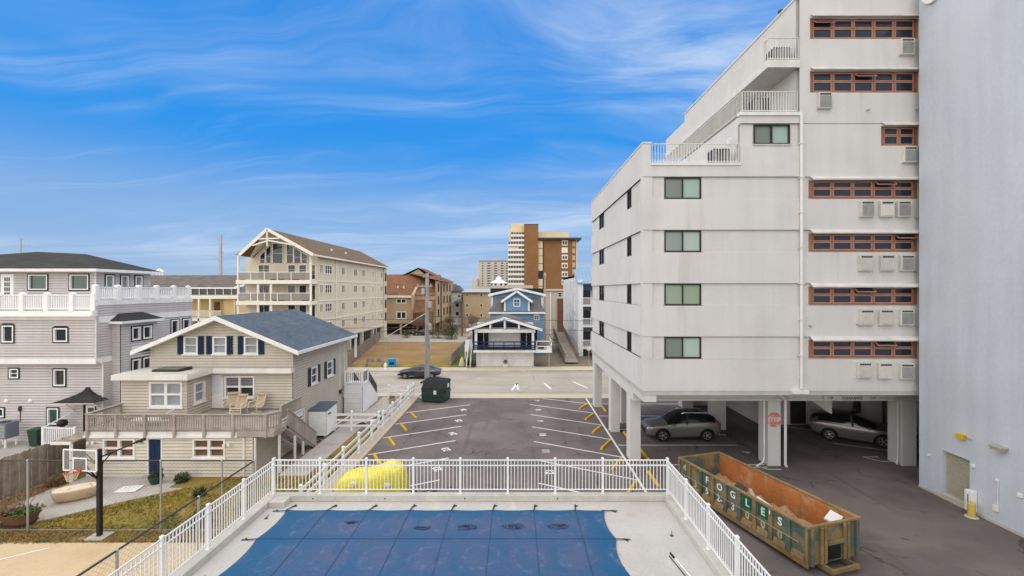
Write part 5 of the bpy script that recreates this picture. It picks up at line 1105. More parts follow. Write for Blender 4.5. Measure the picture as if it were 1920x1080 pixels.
    slab('utility_box', 'black', gx(37, Y1), gx(42, Y1), Y1-.1, Y1-.022, 1.9, 2.2, t); MB().tube((gx(39.5, Y1), Y1-.05, 1.2), (gx(39.5, Y1), Y1-.05, 1.9), .02, 6).build('conduit', 'black', t)
    # flared canopy over the door
    xc = gx(150, 28.9); n = 9; mb = MB(); P_ = []
    for k in range(n):
        f_ = k/(n-1); hw = 1.26*((1-f_)**1.9) + .11; d = 1.0*((1-f_)**1.9) + .07; z = 2.66 + .78*f_
        P_ += [(xc-hw, Y1-.025, z), (xc-hw, Y1-.025-d, z), (xc+hw, Y1-.025-d, z), (xc+hw, Y1-.025, z)]
    mb.add(P_, [(k*4+j, k*4+j+1, k*4+5+j, k*4+4+j) for k in range(n-1) for j in range(3)] + [(0, 3, 2, 1), ((n-1)*4, (n-1)*4+1, (n-1)*4+2, (n-1)*4+3)]); cn = mb.build('door_canopy', 'shingle_dark', t)
    slab('canopy_soffit', 'offwhite', xc-1.3, xc+1.3, Y1-1.05, Y1-.03, 2.58, 2.652, cn)
    for s_ in (-.9, .9): MB().bar((xc+s_, Y1-.03, 1.9), (xc+s_, Y1-.7, 2.58), .06, .06).build('bracket', 'white', cn)
lilac_house()
def lilac_extras():
    t = thing('air_conditioner', 'grey outdoor air conditioner on a stand by the lilac house', 'air conditioner', (gx(10, 28.4), 28.4, 0), 0)
    MB().box(-.55, .45, -.4, .4, .55, 1.5).build('case', 'slatewall', t, bevel=.03)
    for i in range(9): MB().box(-.5, .4, -.42, -.401, .65+i*.085, .7+i*.085).build('louvre', 'acgrille', t)
    MB().lathe([(.32, 0), (.32, .03), (.1, .05)], 14, (-.05, 0, 1.5)).build('fan_guard', 'dark', t)
    for x in (-.45, .35):
        for y in (-.3, .3): MB().box(x-.04, x+.04, y-.04, y+.04, 0, .55).build('leg', 'white_paint', t)
    b = thing('trash_bin', 'dark green wheeled trash bin beside the lilac house steps', 'trash bin', (gx(70, 28.5), 28.5, 0), 0)
    MB().add([(sx*(.24 if z == 0 else .31), sy*(.26 if z == 0 else .34), z+.05) for z in (0, .95) for sx, sy in ((-1,-1),(1,-1),(1,1),(-1,1))], [(0,3,2,1),(4,5,6,7),(0,1,5,4),(1,2,6,5),(2,3,7,6),(3,0,4,7)]).build('bin', 'bin', b, bevel=.02)
    MB().box(-.34, .34, -.37, .37, 1.0, 1.08).build('lid', 'bin', b, bevel=.03); MB().tube((-.3, .4, .98), (.3, .4, .98), .02, 8).build('handle', 'black', b)
    for s_ in (-.27, .27): MB().lathe([(.11, -.03), (.11, .03)], 12, (s_, .28, .11), 'X').build('wheel', 'rubber', b)
    s_ = thing('step_railing', 'white baluster railing at the side door steps of the lilac house', 'railing', (gx(110, 28.0), 28, 0))
    x0, x1, y = gx(81, 27.9), gx(140, 27.9), 27.9
    MB().bar((x0, y, 1.3), (x1, y, 1.26), .07, .06).build('handrail', 'white', s_); MB().bar((x0, y, .35), (x1, y, .35), .05, .06).build('rail', 'white', s_)
    for i in range(15): x = x0+(x1-x0)*(i+.5)/15; MB().box(x-.025, x+.025, y-.02, y+.02, .36, 1.26).build('baluster', 'white', s_)
    for x in (x0, x1): MB().box(x-.06, x+.06, y-.06, y+.06, -.06, 1.36).build('post', 'white', s_)
    slab('landing', 'path', x0, x1, y+.1, 29.4, -.06, .3, s_); MB().bar((x0, y, 1.3), (x0+.5, 29.3, 1.9), .06, .05).build('handrail', 'white', s_)
    g = thing('grill', 'small round black grill behind the white step railing', 'grill', (gx(117, 28.9), 28.9, .3), 0)
    MB().lathe([(.05, .75), (.24, .85), (.28, 1.0), (.22, 1.16), (.04, 1.22)], 14).build('kettle', 'black', g, smooth=True)
    for k in range(3): a = k*2.1; MB().tube((.1*math.cos(a), .1*math.sin(a), .8), (.26*math.cos(a), .26*math.sin(a), 0), .012, 6).build('leg', 'black', g)
lilac_extras()

# ================================================================ YARD: FENCES, HOOP, TUB, PLANTERS
def wood_fence():
    t = thing('wooden_fence', 'weathered grey board fence beside the lilac house yard', 'fence', (-23.8, 22, 0))
    y = 15.8; k = 0
    while y < 27.2:
        w = random.uniform(.125, .15); h = 1.9 + random.uniform(-.04, .04); dx = random.uniform(-.012, .012)
        MB().prism([(y, 0), (y+w-.008, 0), (y+w-.008, h-.04), (y+w-.035, h), (y+.03, h), (y, h-.04)], 'X', -23.79+dx, -23.768+dx).build('board', 'fencewood', t); y += w; k += 1
    for z in (.35, 1.0, 1.6): MB().box(-23.85, -23.805, 15.8, 27.2, z-.045, z+.045).build('rail', 'fencewood', t)
    for y in (16, 18.4, 20.8, 23.2, 25.6): MB().box(-23.96, -23.86, y-.05, y+.05, 0, 1.85).build('post', 'fencewood', t)
wood_fence()
def chainmat():
    m = bpy.data.materials.new('chain_link'); m.use_nodes = True; nt = m.node_tree; N = nt.nodes; L = nt.links; b = N['Principled BSDF']; b.inputs['Base Color'].default_value = (.10, .085, .07, 1); b.inputs['Roughness'].default_value = .6
    return m
W_['mesh'] = chainmat()
def chain_fence(label, p, q, posts, h=2.84, net=True):
    t = thing('chain_link_fence', label, 'fence', (p[0], p[1], 0))
    p, q = Vector((*p, 0)), Vector((*q, 0)); d = (q-p); L_ = d.length; d.normalize(); u_ = Vector((0,0,1))
    MB().tube(p+u_*h, q+u_*h, .03, 8).build('top_rail', 'dark', t); MB().tube(p+u_*.06, q+u_*.06, .012, 6).build('bottom_wire', 'steel', t)
    for s_ in posts: c = p + d*s_; o = MB().tube(c, c+u_*(h-.03), .035, 10).build('post', 'steel', t); MB().lathe([(.045, 0), (.045, .05), (.01, .09)], 10, (c.x, c.y, h-.03)).build('cap', 'steel', o)
    mb = MB(); g = .16; n = int(L_/g)+int(h/g)+2                      # woven diagonals as thin wires
    for i in range(-int(h/g)-1, int(L_/g)+1):
        for sg in (1, -1):
            a0 = i*g; z0, z1 = .06, h; a1 = a0 + (z1-z0)
            lo, hi = max(0, a0), min(L_, a1)
            if hi - lo < .05: continue
            za, zb = z0 + (lo-a0), z0 + (hi-a0)
            if sg < 0: za, zb = h + .06 - za, h + .06 - zb
            A = p + d*lo + u_*za; B = p + d*hi + u_*zb; nn = Vector((-d.y, d.x, 0))*.0022; w = Vector((0,0,.0026))
            mb.add([A-w, B-w, B+w, A+w], [(0,1,2,3)]); mb.add([A-nn, B-nn, B+nn, A+nn], [(0,1,2,3)])
    tag(mb.build('wire_mesh', 'mesh', t), kind='stuff')
XF = -10.5
chain_fence('tall chain-link fence between basketball court and back yard', (-30, 18.4), (XF, 18.4), [30 - q for q in (25.4, 19.4+.2, 14.26, 11.8, 10.52)] + [2])
chain_fence('tall chain-link fence running along the pool deck wall', (XF, 18.36), (XF, 4.0), [0.03, 3.2, 6.3, 9.4, 12.4])
def hoop():
    t = thing('basketball_hoop', 'black pole basketball hoop with clear backboard at the court edge', 'basketball hoop', (-16.35, 18.0, .0))
    x, y = -16.35, 18.0
    slab('footing', 'path', x-.35, x+.35, y-.3, y+.3, 0, .05, t)
    MB().box(x-.075, x+.075, y-.075, y+.075, .05, 2.95).build('pole', 'black', t, bevel=.01); MB().box(x-.055, x+.055, y-.055, y+.055, 2.951, 3.45).build('pole_top', 'black', t)
    # backboard faces out over the court
    c = Vector((-16.5, 17.35, 3.24)); a = Vector((.995, -.1, 0)).normalized(); nrm = Vector((.1, .995, 0)); u_ = Vector((0,0,1)); hw, hh = .70, .40
    def bp(s_, z, n): return c + a*s_ + u_*z - nrm*n
    def plate(name, m, s0, s1, z0, z1, n0, n1): return MB().add([bp(s0,z0,n0), bp(s1,z0,n0), bp(s1,z1,n0), bp(s0,z1,n0), bp(s0,z0,n1), bp(s1,z0,n1), bp(s1,z1,n1), bp(s0,z1,n1)], [(0,1,2,3),(7,6,5,4),(0,4,5,1),(1,5,6,2),(2,6,7,3),(3,7,4,0)]).build(name, m, t)
    bb = plate('backboard', 'board', -hw, hw, -hh, hh, 0, .012)
    for s0, s1, z0, z1 in ((-hw, hw, hh-.03, hh+.01), (-hw, hw, -hh-.01, -hh+.03), (-hw-.01, -hw+.03, -hh+.03, hh-.03), (hw-.03, hw+.01, -hh+.03, hh-.03)): plate('border', 'white', s0, s1, z0, z1, -.01, .022)
    for s0, s1, z0, z1 in ((-.3, .3, .06, .11), (-.3, .3, -.4, -.35), (-.3, -.25, -.35, .06), (.25, .3, -.35, .06)): plate('target_square', 'white', s0, s1, z0, z1, .013, .02)
    rc = c - nrm*.3 + u_*-.32
    MB().path([rc + Vector((.23*math.cos(k*math.pi/12), .23*math.sin(k*math.pi/12), 0)) for k in range(25)], .016, 6).build('rim', 'hoop', t); plate('bracket', 'hoop', -.09, .09, -.46, -.33, .02, .07)
    nt = MB()
    for k in range(12):
        q0, q1 = k*math.pi/6, (k+1)*math.pi/6
        for sg in (0, 1):
            A = q0 if not sg else q1; B = q1 if not sg else q0; nt.path([rc + Vector((.22*math.cos(A), .22*math.sin(A), -.02)), rc + Vector((.17*math.cos(B), .17*math.sin(B), -.18)), rc + Vector((.13*math.cos(A), .13*math.sin(A), -.32))], .008, 4)
    nt.build('net', 'net', t)
    P0 = Vector((x-.05, y-.05, 2.3))
    for s_ in (-.22, .22): MB().tube(P0 + Vector((0,0,.0)), bp(s_, -.2, -.02), .028, 8).build('support_arm', 'black', t); MB().tube(Vector((x-.05, y-.05, 2.85)), bp(s_, .25, -.02), .022, 8).build('support_arm', 'black', t)
    MB().path([bp(-.25, -.3, -.03), bp(.25, .1, -.03)], .015, 6).build('brace', 'black', t); MB().path([bp(.25, -.3, -.03), bp(-.25, .1, -.03)], .015, 6).build('brace', 'black', t)
    # lamp arm
    MB().path([(x, y, 3.12), (gx(240, 18.0), 18.0, gz(836, 18.0)), (gx(262, 18.0), 18.0, gz(826, 18.0))], .03, 8).build('lamp_arm', 'black', t); MB().tube((x, y, 2.75), (x+.45, y, 3.28), .022, 8).build('lamp_brace', 'black', t)
    xl, zl = gx(264, 18.0), gz(826, 18.0); o = MB().obox((xl, 18.0, zl), (.24, .2, .1), (0, R(-20), 0)).build('lamp', 'black', t); MB().lathe([(.05, 0), (.09, -.1)], 10, (xl+.03, 18.0, zl-.05)).build('lamp_shade', 'acgrille', o)
hoop()
def tub():
    t = thing('oval_tub', 'long oval tan stone-like tub with flat lid on the garden path', 'tub', (-20.35, 21.2, .02), R(36))
    def ring(z, a, b, e=2.4): return [(a*abs(math.cos(q))**(2/e)*(1 if math.cos(q) > 0 else -1), b*abs(math.sin(q))**(2/e)*(1 if math.sin(q) > 0 else -1), z) for q in [2*math.pi*k/36 for k in range(36)]]
    pr = [(0, .56, .24), (.05, .66, .31), (.16, .76, .38), (.34, .82, .43), (.48, .84, .45), (.52, .83, .44)]; mb = MB(); P = []
    for z, a, b in pr: P += ring(z, a, b)
    n = 36; mb.add(P, [(k*n+i, k*n+(i+1) % n, (k+1)*n+(i+1) % n, (k+1)*n+i) for k in range(len(pr)-1) for i in range(n)] + [tuple(range(n-1, -1, -1))]); mb.build('shell', 'stone', t, smooth=True)
    mb = MB(); mb.add(ring(.51, .82, .43) + ring(.545, .80, .415), [(i, (i+1) % n, n+(i+1) % n, n+i) for i in range(n)] + [tuple(range(n, 2*n)), tuple(range(n-1, -1, -1))]); mb.build('lid', 'stonetop', t)
    for x, y in ((-.25, -.15), (.6, .1), (.7, -.2)): MB().lathe([(.05, 0), (.05, .02), (.02, .03)], 10, (x*.8, y*.8, .545)).build('knob', 'stone', t)
tub()
def leafball(name, c, r, n, m, parent, size=.07, squash=.8):
    mb = MB(); c = Vector(c)
    for i in range(n):
        d = Vector((random.gauss(0, 1), random.gauss(0, 1), random.gauss(0, 1))).normalized() * r * random.random()**.45
        d.z *= squash; p = c + d
        if p.z < .01: p.z = random.uniform(.01, .06)
        a = Vector((random.gauss(0, 1), random.gauss(0, 1), random.gauss(0, .6))).normalized(); b = a.cross(Vector((random.random(), random.random(), 1))).normalized(); s_ = size*random.uniform(.6, 1.3)
        mb.add([p - a*s_, p + b*s_*.45, p + a*s_, p - b*s_*.45], [(0,1,2,3)])
    return mb.build(name, m, parent)
def planters():
    t = thing('planter', 'dark wooden tub planter with low green plants by the fence post', 'planter', (-20.5, 18.95, 0), 0)
    MB().lathe([(.42, 0), (.5, .1), (.62, .5), (.64, .52), (.58, .52), (.55, .44)], 12, sx=1.15, sy=.8).build('tub', 'wood_red', t)
    for h in (.12, .4): MB().lathe([(.535+.1*h, h), (.535+.1*h+.012, h+.04)], 12, sx=1.15, sy=.8).build('hoop_band', 'dark', t)
    leafball('foliage', (.25, 0, .55), .55, 420, 'leaf', t, .07, .35); leafball('dry_stems', (-.45, .1, .45), .5, 260, 'leaf_brown', t, .08, .6)
    for k in range(7): MB().path([(random.uniform(-.3, .3), 0, .4), (random.uniform(-.5, .6), random.uniform(-.3, .3), 1.0+random.random()*.3)], .012, 5).build('stem', 'twig', t)
    p = thing('flower_pot', 'blue-green flower pot with a dry plant beside the navy door', 'flower pot', (-18.0, 22.9, .02), 0)
    MB().lathe([(.2, 0), (.3, .25), (.34, .38), (.3, .38)], 14).build('pot', 'bin', p); leafball('plant', (0, 0, .5), .3, 160, 'leaf_dark', p, .07, .7); MB().path([(.05, 0, .4), (.32, 0, .62), (.36, 0, .75)], .03, 6).build('shovel_handle', 'navy', p)
    d = thing('stone_slab', 'flat white stone slab on the lawn in front of the navy door', 'slab', (-18.7, 22.2, .02), R(8)); MB().box(-.5, .45, -.35, .35, 0, .06).build('stone', 'offwhite', d, bevel=.02)
    for i, (x, y, r, m, lb) in enumerate(((-16.9, 23.2, .38, 'leaf_dark', 'low dark green shrub against the tan house wall'), (-14.9, 21.6, .3, 'leaf_dark', 'small green clump in the yard lawn'), (-13.0, 18.9, .5, 'leaf_dark', 'dark green clump of grass behind the chain-link corner'), (-21.9, 19.3, .75, 'leaf_brown', 'dry brown bush against the wooden fence'), (-22.9, 22.8, .4, 'leaf_brown', 'small dry bush at the end of the wooden fence bed'))):
        s_ = thing('shrub', lb, 'shrub', (x, y, 0), 0); leafball('foliage', (0, 0, r*.5), r, 420, m, s_, .075, .7)
        for k in range(5): MB().tube((0, 0, 0), (random.uniform(-r, r)*.6, random.uniform(-r, r)*.6, r*.9), .012, 5).build('stem', 'twig', s_)
    b = thing('debris_bag', 'crumpled pale bag lying at the foot of the wooden fence', 'bag', (-23.3, 20.2, .0), R(15)); MB().lathe([(.1, 0), (.24, .06), (.26, .14), (.12, .24), (.02, .26)], 9, sx=1.3, sy=.7).build('bag', 'acgrille', b, smooth=True)
planters()

def rail_fence(label, p, q, posts, loc, h=1.25, brace=False):
    t = thing('rail_fence', label, 'fence', loc); p, q = Vector((*p, 0)), Vector((*q, 0)); d = (q-p); L_ = d.length; d.normalize(); u_ = Vector((0,0,1))
    for s_ in posts:
        c = p + d*s_; o = MB().box(c.x-.065, c.x+.065, c.y-.065, c.y+.065, 0, h+.06).build('post', 'white', t); MB().lathe([(.11, 0), (.11, .03), (.03, .08)], 4, (c.x, c.y, h+.06)).build('cap', 'white', o)
    ps = sorted(posts)
    for a, b in zip(ps, ps[1:]):
        for z in (.35, .74, 1.12): MB().bar(p + d*(a+.066) + u_*z, p + d*(b-.066) + u_*z, .04, .14).build('rail', 'white', t)
        if brace: MB().bar(p + d*(a+.07) + u_*.4, p + d*(b-.07) + u_*1.08, .03, .07).build('brace', 'white', t)
rail_fence('long white three-rail fence along the slanting parking stalls', (-9.2, 19.6), (-9.2, 41.1), [0, 2.4, 4.8, 7.25, 9.6, 12.1, 14.5, 17.0, 19.4, 21.4], (-9.2, 30, .11))
rail_fence('short white three-rail fence and gate beside the white shed', (-12.5, 31.5), (-9.35, 31.5), [0, 1.2, 3.05], (-11, 31.5, 0), brace=True)
rail_fence('short white rail fence across the end of the rock bed', (-11.4, 40.9), (-9.35, 40.9), [0, 2.0], (-10.4, 40.9, 0), h=1.1)
def bed_pot():
    p = thing('flower_pot', 'tan basket flower pot in the rock bed by the pavement', 'flower pot', (gx(735, 39.2), 39.2, .0), 0); MB().lathe([(.22, 0), (.3, .3), (.33, .42), (.27, .42)], 12).build('pot', 'sling', p); leafball('plant', (0, 0, .5), .28, 120, 'leaf_brown', p, .07, .6)
    s_ = thing('shrub', 'low yellow-green shrub in the rock bed beside the rail fence', 'shrub', (-10.2, 34.2, 0), 0); leafball('foliage', (0, 0, .25), .5, 320, 'leaf', s_, .08, .5); MB().tube((0,0,0), (0,.05,.3), .02, 6).build('stem', 'twig', s_)
    g = thing('trash_bags', 'black tarp piece on the ground behind the white rail gate', 'tarp', (-11.2, 33.0, .02), 0); MB().lathe([(.3, 0), (.28, .08), (.1, .16), (.02, .17)], 9, sx=1.2, sy=.7).build('tarp', 'black', g)
bed_pot()
# ================================================================ BACKGROUND BUILDINGS
def cream_block():
    XR, XL, YF, YB = -26.8, -36.6, 62.0, 94.0
    t = thing('apartment_block', 'five-storey cream apartment block with gabled balcony front and brown roof', 'building', (-31, 75, 0))
    E, S = ('E', XR), ('S', YF); fl = [2.9, 5.55, 8.2, 10.95]
    cw = [(62.5, 63.6), (64.2, 66.7), (68.6, 69.0), (70.3, 71.7), (75.6, 77.2), (79.7, 81.2), (85.2, 86.2), (90.5, 91.8)]
    ops = [(a, b, z+.95, z+2.25) for z in fl for a, b in cw]
    mb = MB(); plain(mb, E, YF, YB, 2.5, 14.3, ops, .12); mb.build('side_wall', 'cream', t)
    for i, o in enumerate(ops): window(t, E, *o, 'cream_trim', 'pane', .12, 3 if o[1]-o[0] > 2 else 2 if o[1]-o[0] > .9 else 1, 2 if o[1]-o[0] > 2 else 1, n1=.05, mun=.04)
    for z in fl[1:]: slab('belt_course', 'cream_trim', XR+.001, XR+.06, YF, YB, z-.12, z+.06, t)
    slab('belt_course', 'cream_trim', XR+.001, XR+.06, YF, YB, 2.5, 2.75, t)
    for y in (68.0, 87.5): MB().tube((XR+.09, y, 1.0), (XR+.09, y, 14.0), .07, 6).build('downpipe', 'cream_trim', t)
    fw = [(-34.9, -33.3), (-30.9, -29.8), (-29.4, -28.3), (-27.95, -27.1)]
    ops = [(a, b, z+.1, z+2.15) for z in fl for a, b in fw]; mb = MB(); plain(mb, S, XL, XR, 2.9, 14.0, ops, .12); mb.build('front_wall', 'cream', t)
    for o in ops: window(t, S, *o, 'cream_trim', 'pane', .1, 2 if o[1]-o[0] > 1.3 else 1, 3 if o[2] > 10 else 1, n1=.05, mun=.03)
    # gable glazing
    xr, zr, ze = -32.2, 17.6, 14.35; gl = lambda x: zr - .75 - (abs(x-xr)*(.62 if x > xr else 1.05)) - .05
    mb = MB(); mb.add([(XL+1.0, YF, 14.0), (XR, YF, 14.0), (XR, YF, 14.2), (xr, YF, 17.3), (XL+1.3, YF, 14.2)], [(0,1,2,3,4)]); mb.build('gable_wall', 'cream', t)
    for a, b in ((-34.6, -33.9), (-33.8, -33.1), (-32.9, -31.5), (-31.0, -30.1), (-30.0, -29.1), (-29.0, -28.2)):
        zt = min(15.9, gl(a) if a > xr else gl(b), gl(b) if b > xr else gl(b)); za = max(13.6, min(gl(a), 15.9)); zb = max(13.6, min(gl(b), 15.9))
        MB().add([(a, YF-.04, 13.3), (b, YF-.04, 13.3), (b, YF-.04, zb), (a, YF-.04, za)], [(0,1,2,3)]).build('gable_pane', 'pane_blue', t)
        q = MB(); q.bar((a, YF-.06, 13.3), (a, YF-.06, za), .1, .1); q.bar((b, YF-.06, 13.3), (b, YF-.06, zb), .1, .1); q.bar((a, YF-.06, za), (b, YF-.06, zb), .1, .1); q.bar((a, YF-.06, (13.3+min(za, zb))/2), (b, YF-.06, (13.3+min(za, zb))/2), .04, .05); q.build('gable_mullion', 'cream_trim', t)
    # balconies
    YK = 60.0
    for k, z in enumerate(fl):
        xb = -26.9 if k == 3 else -26.9
        slab('balcony', 'cream_trim', XL-.1, xb, YK, YF-.001, z-.5, z, t)
        for x in ((XL+.1, xb-.1) if k == 3 else (XL+.1, -33.9, -32.2, xb-.1)):
            MB().tube((x, YK+.25, z), (x, YK+.25, fl[k+1]-.5 if k < 3 else 14.2), .16, 10).build('column', 'cream_trim', t)
        r_ = MB().bar((XL+.1, YK+.12, z+1.05), (xb-.1, YK+.12, z+1.05), .08, .08).build('balcony_rail', 'cream_trim', t)
        MB().box(XL+.15, xb-.15, YK+.11, YK+.13, z+.12, z+.98).build('rail_infill', PICK, r_)
        for x in (-34.8, -33.0, -31.3, -29.5): MB().box(x-.05, x+.05, YK+.07, YK+.17, z, z+1.05).build('rail_post', 'cream_trim', r_)
    for i, (x, z, w) in enumerate(((-32.5, 10.95, 1.5), (-30.0, 10.95, 1.0), (-32.2, 8.2, 1.2), (-28.3, 8.2, 1.2))): slab('balcony_furniture', 'wood_red', x, x+w, 60.6, 61.3, z, z+.85, t)
    # roof
    xl, xe = -36.9, -26.2
    rf = gable_roof(t, 'roof', 'shingle_brown', xr, zr, xe-xr, ze-.05, 59.3, YB+.8, .25, xl=xl+1.1)
    for (x, z) in ((xl+1.1, ze-.05), (xe, ze-.05)):
        q = MB(); q.bar((xr, 59.25, zr-.1), (x, 59.25, z-.12), .12, .38); q.build('rake_board', 'cream_trim', rf)
    q = MB(); q.bar((xr, 59.3, zr-.1), (xr, 59.3, zr-2.3), .15, .15); q.bar((xr-1.9, 59.3, zr-2.2), (xr, 59.3, zr-1.6), .12, .16); q.bar((xr+3.2, 59.3, zr-2.1), (xr, 59.3, zr-1.5), .12, .16); q.bar((xr-1.2, 59.3, zr-1.35), (xr+1.6, 59.3, zr-1.25), .12, .16); q.build('gable_truss', 'cream_trim', rf)
    slab('eave_gutter', 'cream_trim', xe-.02, xe+.1, 59.4, YB+.8, ze-.28, ze-.06, rf)
    MB().add([(XL+1.0, YF-.02, 14.1), (XL+.2, 59.4, 14.2), (xr, 59.4, 17.2), (xr, YF-.02, 17.2)], [(0,1,2,3)]).build('gable_soffit', 'cream', rf); MB().add([(XR, YF-.02, 14.1), (xe-.1, 59.4, 14.1), (xr, 59.4, 17.2), (xr, YF-.02, 17.2)], [(0,1,2,3)]).build('gable_soffit', 'cream', rf)
    for y in (72, 78): MB().tube((-29.0, y, 15.5), (-29.0, y, 16.1), .15, 8).build('roof_vent', 'cream_trim', rf)
    # garage level
    for y in (63, 68, 74, 80, 86, 92): slab('pier', 'cream', XR-.5, XR-.02, y, y+.6, -.06, 2.5, t)
    slab('garage_back', 'cream', XL, XL+.3, YF, YB, -.06, 2.9, t); slab('west_wall', 'cream', XL, XL+.2, YF+.1, YB, 2.9, 14, t); slab('rear_wall', 'cream', XL+.2, XR, YB-.2, YB, -.06, 14.2, t); slab('floor_slab', 'cream_trim', XL+.31, XR-.03, YF+.2, YB-.21, 2.3, 2.6, t)
    # stair tower
    slab('stair_tower', 'cream', XR+.061, XR+.3, 92.2, 93.9, -.06, 14.0, t); [slab('stair_opening', 'dark', XR+.301, XR+.33, 92.5, 93.6, q, q+1.7, t) for q in (3.4, 6.0, 8.7, 11.4)]
PICK = glass('balcony_infill', (.33, .30, .27), .5, .35)
cream_block()

def brown_townhouses():
    Y = 100.0; t = thing('townhouses', 'tan shingled townhouses with rust-brown roofs and wooden balcony', 'building', (-24, 110, 0))
    x0, x1, x2, x3 = gx(722, Y), gx(770, Y), gx(777, Y), gx(815, Y)
    a = ('S', Y); z = lambda v: gz(v, Y)
    ops = [(gx(743, Y), gx(762, Y), z(569), z(560)), (gx(743, Y), gx(762, Y), z(598), z(584))]
    mb = MB(); plain(mb, a, x0-6, x2, 2.4, z(555), ops, .15); mb.build('front_wall', 'tansh', t)
    for o in ops: window(t, a, *o, 'cream_trim', 'pane', .18, 2, 1, n1=.06, mun=.09)
    rf = MB().add([(x0-6, Y-.5, z(556)), (x2-.3, Y-.5, z(556)), (x2+1.0, Y+9, z(519)-1.2+2.0), (x0-6, Y+9, z(519)-1.2+2.0)], [(0,1,2,3)]).build('roof', 'shingle_rust', t); slab('eave_board', 'cream_trim', x0-6, x2-.3, Y-.6, Y-.5, z(558), z(554), rf)
    MB().prism([(Y-.7, 2.4), (Y+9.5, 2.4), (Y+9.5, 12.9), (Y-.7, z(553))], 'X', x2-.5, x2).build('party_wall', 'tansh', t)
    MB().add([(x2, Y+.6, z(553)), (x3, Y+.6, z(553)), (x3, Y+9, 13.2), (x2, Y+9, 13.2)], [(0,1,2,3)]).build('roof', 'shingle_rust', t)
    slab('mid_wall', 'tansh', x2, x3, Y+1.0, Y+1.3, 2.4, z(553)+.3, t)
    pr = MB().add([(x2, Y-2, z(585)), (x3, Y-2, z(585)), (x3, Y+1, z(562)), (x2, Y+1, z(562)), (x2, Y-2, z(586.5)), (x3, Y-2, z(586.5)), (x3, Y+1, z(564)), (x2, Y+1, z(564))], [(0,1,2,3),(7,6,5,4),(0,4,5,1),(0,3,7,4),(1,5,6,2)]).build('porch_roof', 'shingle_rust', t)
    bc = slab('balcony', 'wood_red', x2, x3, Y-2, Y+.9, z(609), z(606), t)
    for i in range(22): x = x2+.1+(x3-x2-.2)*i/21; slab('baluster', 'wood_red', x-.05, x+.05, Y-2, Y-1.94, z(606), z(597.5), bc)
    slab('handrail', 'wood_red', x2, x3, Y-2.05, Y-1.9, z(597.5), z(596.5), bc)
    for x in (x2+.1, (x2+x3)/2, x3-.2): slab('porch_post', 'wood_red', x, x+.15, Y-1.9, Y-1.75, -.06, z(586.5), bc)
    for a_, b_ in ((gx(779, Y), gx(788, Y)), (gx(790, Y), gx(798, Y))): window(t, ('S', Y+1.0), a_, b_, z(601), z(588), 'cream_trim', 'pane_grey', .12, 1, 1)
    # end block
    XE = x3; E = ('E', XE); cw = [(104, 105.5), (112, 113.5), (117, 118.5), (122, 123.5)]; ops = [(p, q, zz, zz+1.9) for p, q in cw for zz in (3.4, 6.3, 9.2)]
    mb = MB(); plain(mb, E, Y+.9, 129, 2.2, 11.8, ops, .2); mb.build('end_wall', 'tansh', t)
    for o in ops: window(t, E, *o, 'dark_frame', 'pane', .12, 1, 1)
    MB().box(XE+.01, XE+.25, 107.5, 108.2, 0, 11.6).build('chimney_chase', 'wood_red', t)
    MB().add([(XE+.5, Y+.5, 11.8), (XE+.5, 129.5, 11.8), (XE-8, 125, 15.2), (XE-8, Y+9, 13.6)], [(0,1,2,3)]).build('roof', 'shingle_rust', t); MB().prism([(x2-6, 12.0), (x2-1, 14.6), (x3-3, 12.4)], 'Y', Y+9, Y+9.2).build('rear_gable', 'tansh', t)
    MB().add([(x2-7.5, Y+8.5, 11.9), (x2-1, Y+8.5, 14.9), (x2-1, Y+20, 14.9), (x2-7.5, Y+20, 11.9)], [(0,1,2,3)]).build('roof', 'shingle_rust', t); MB().add([(x3+1, Y+8.5, 11.6), (x2-1, Y+8.5, 14.9), (x2-1, Y+20, 14.9), (x3+1, Y+20, 11.6)], [(0,1,2,3)]).build('roof', 'shingle_rust', t)
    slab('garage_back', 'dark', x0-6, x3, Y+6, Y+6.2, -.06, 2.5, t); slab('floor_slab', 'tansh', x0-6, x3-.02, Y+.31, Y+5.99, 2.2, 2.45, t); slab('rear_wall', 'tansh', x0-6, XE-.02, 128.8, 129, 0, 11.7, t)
    for i in range(5): x = x0-4+i*3.6; slab('pier', 'tansh', x, x+.4, Y+.1, Y+.5, -.06, 2.3, t)
    for u in (757, 746, 783, 790): MB().tube((gx(u, 103), 103, z(540 if u < 770 else 570)-.4), (gx(u, 103), 103, z(536 if u < 770 else 566)), .16, 6).build('roof_vent', 'cream_trim', t)
brown_townhouses()

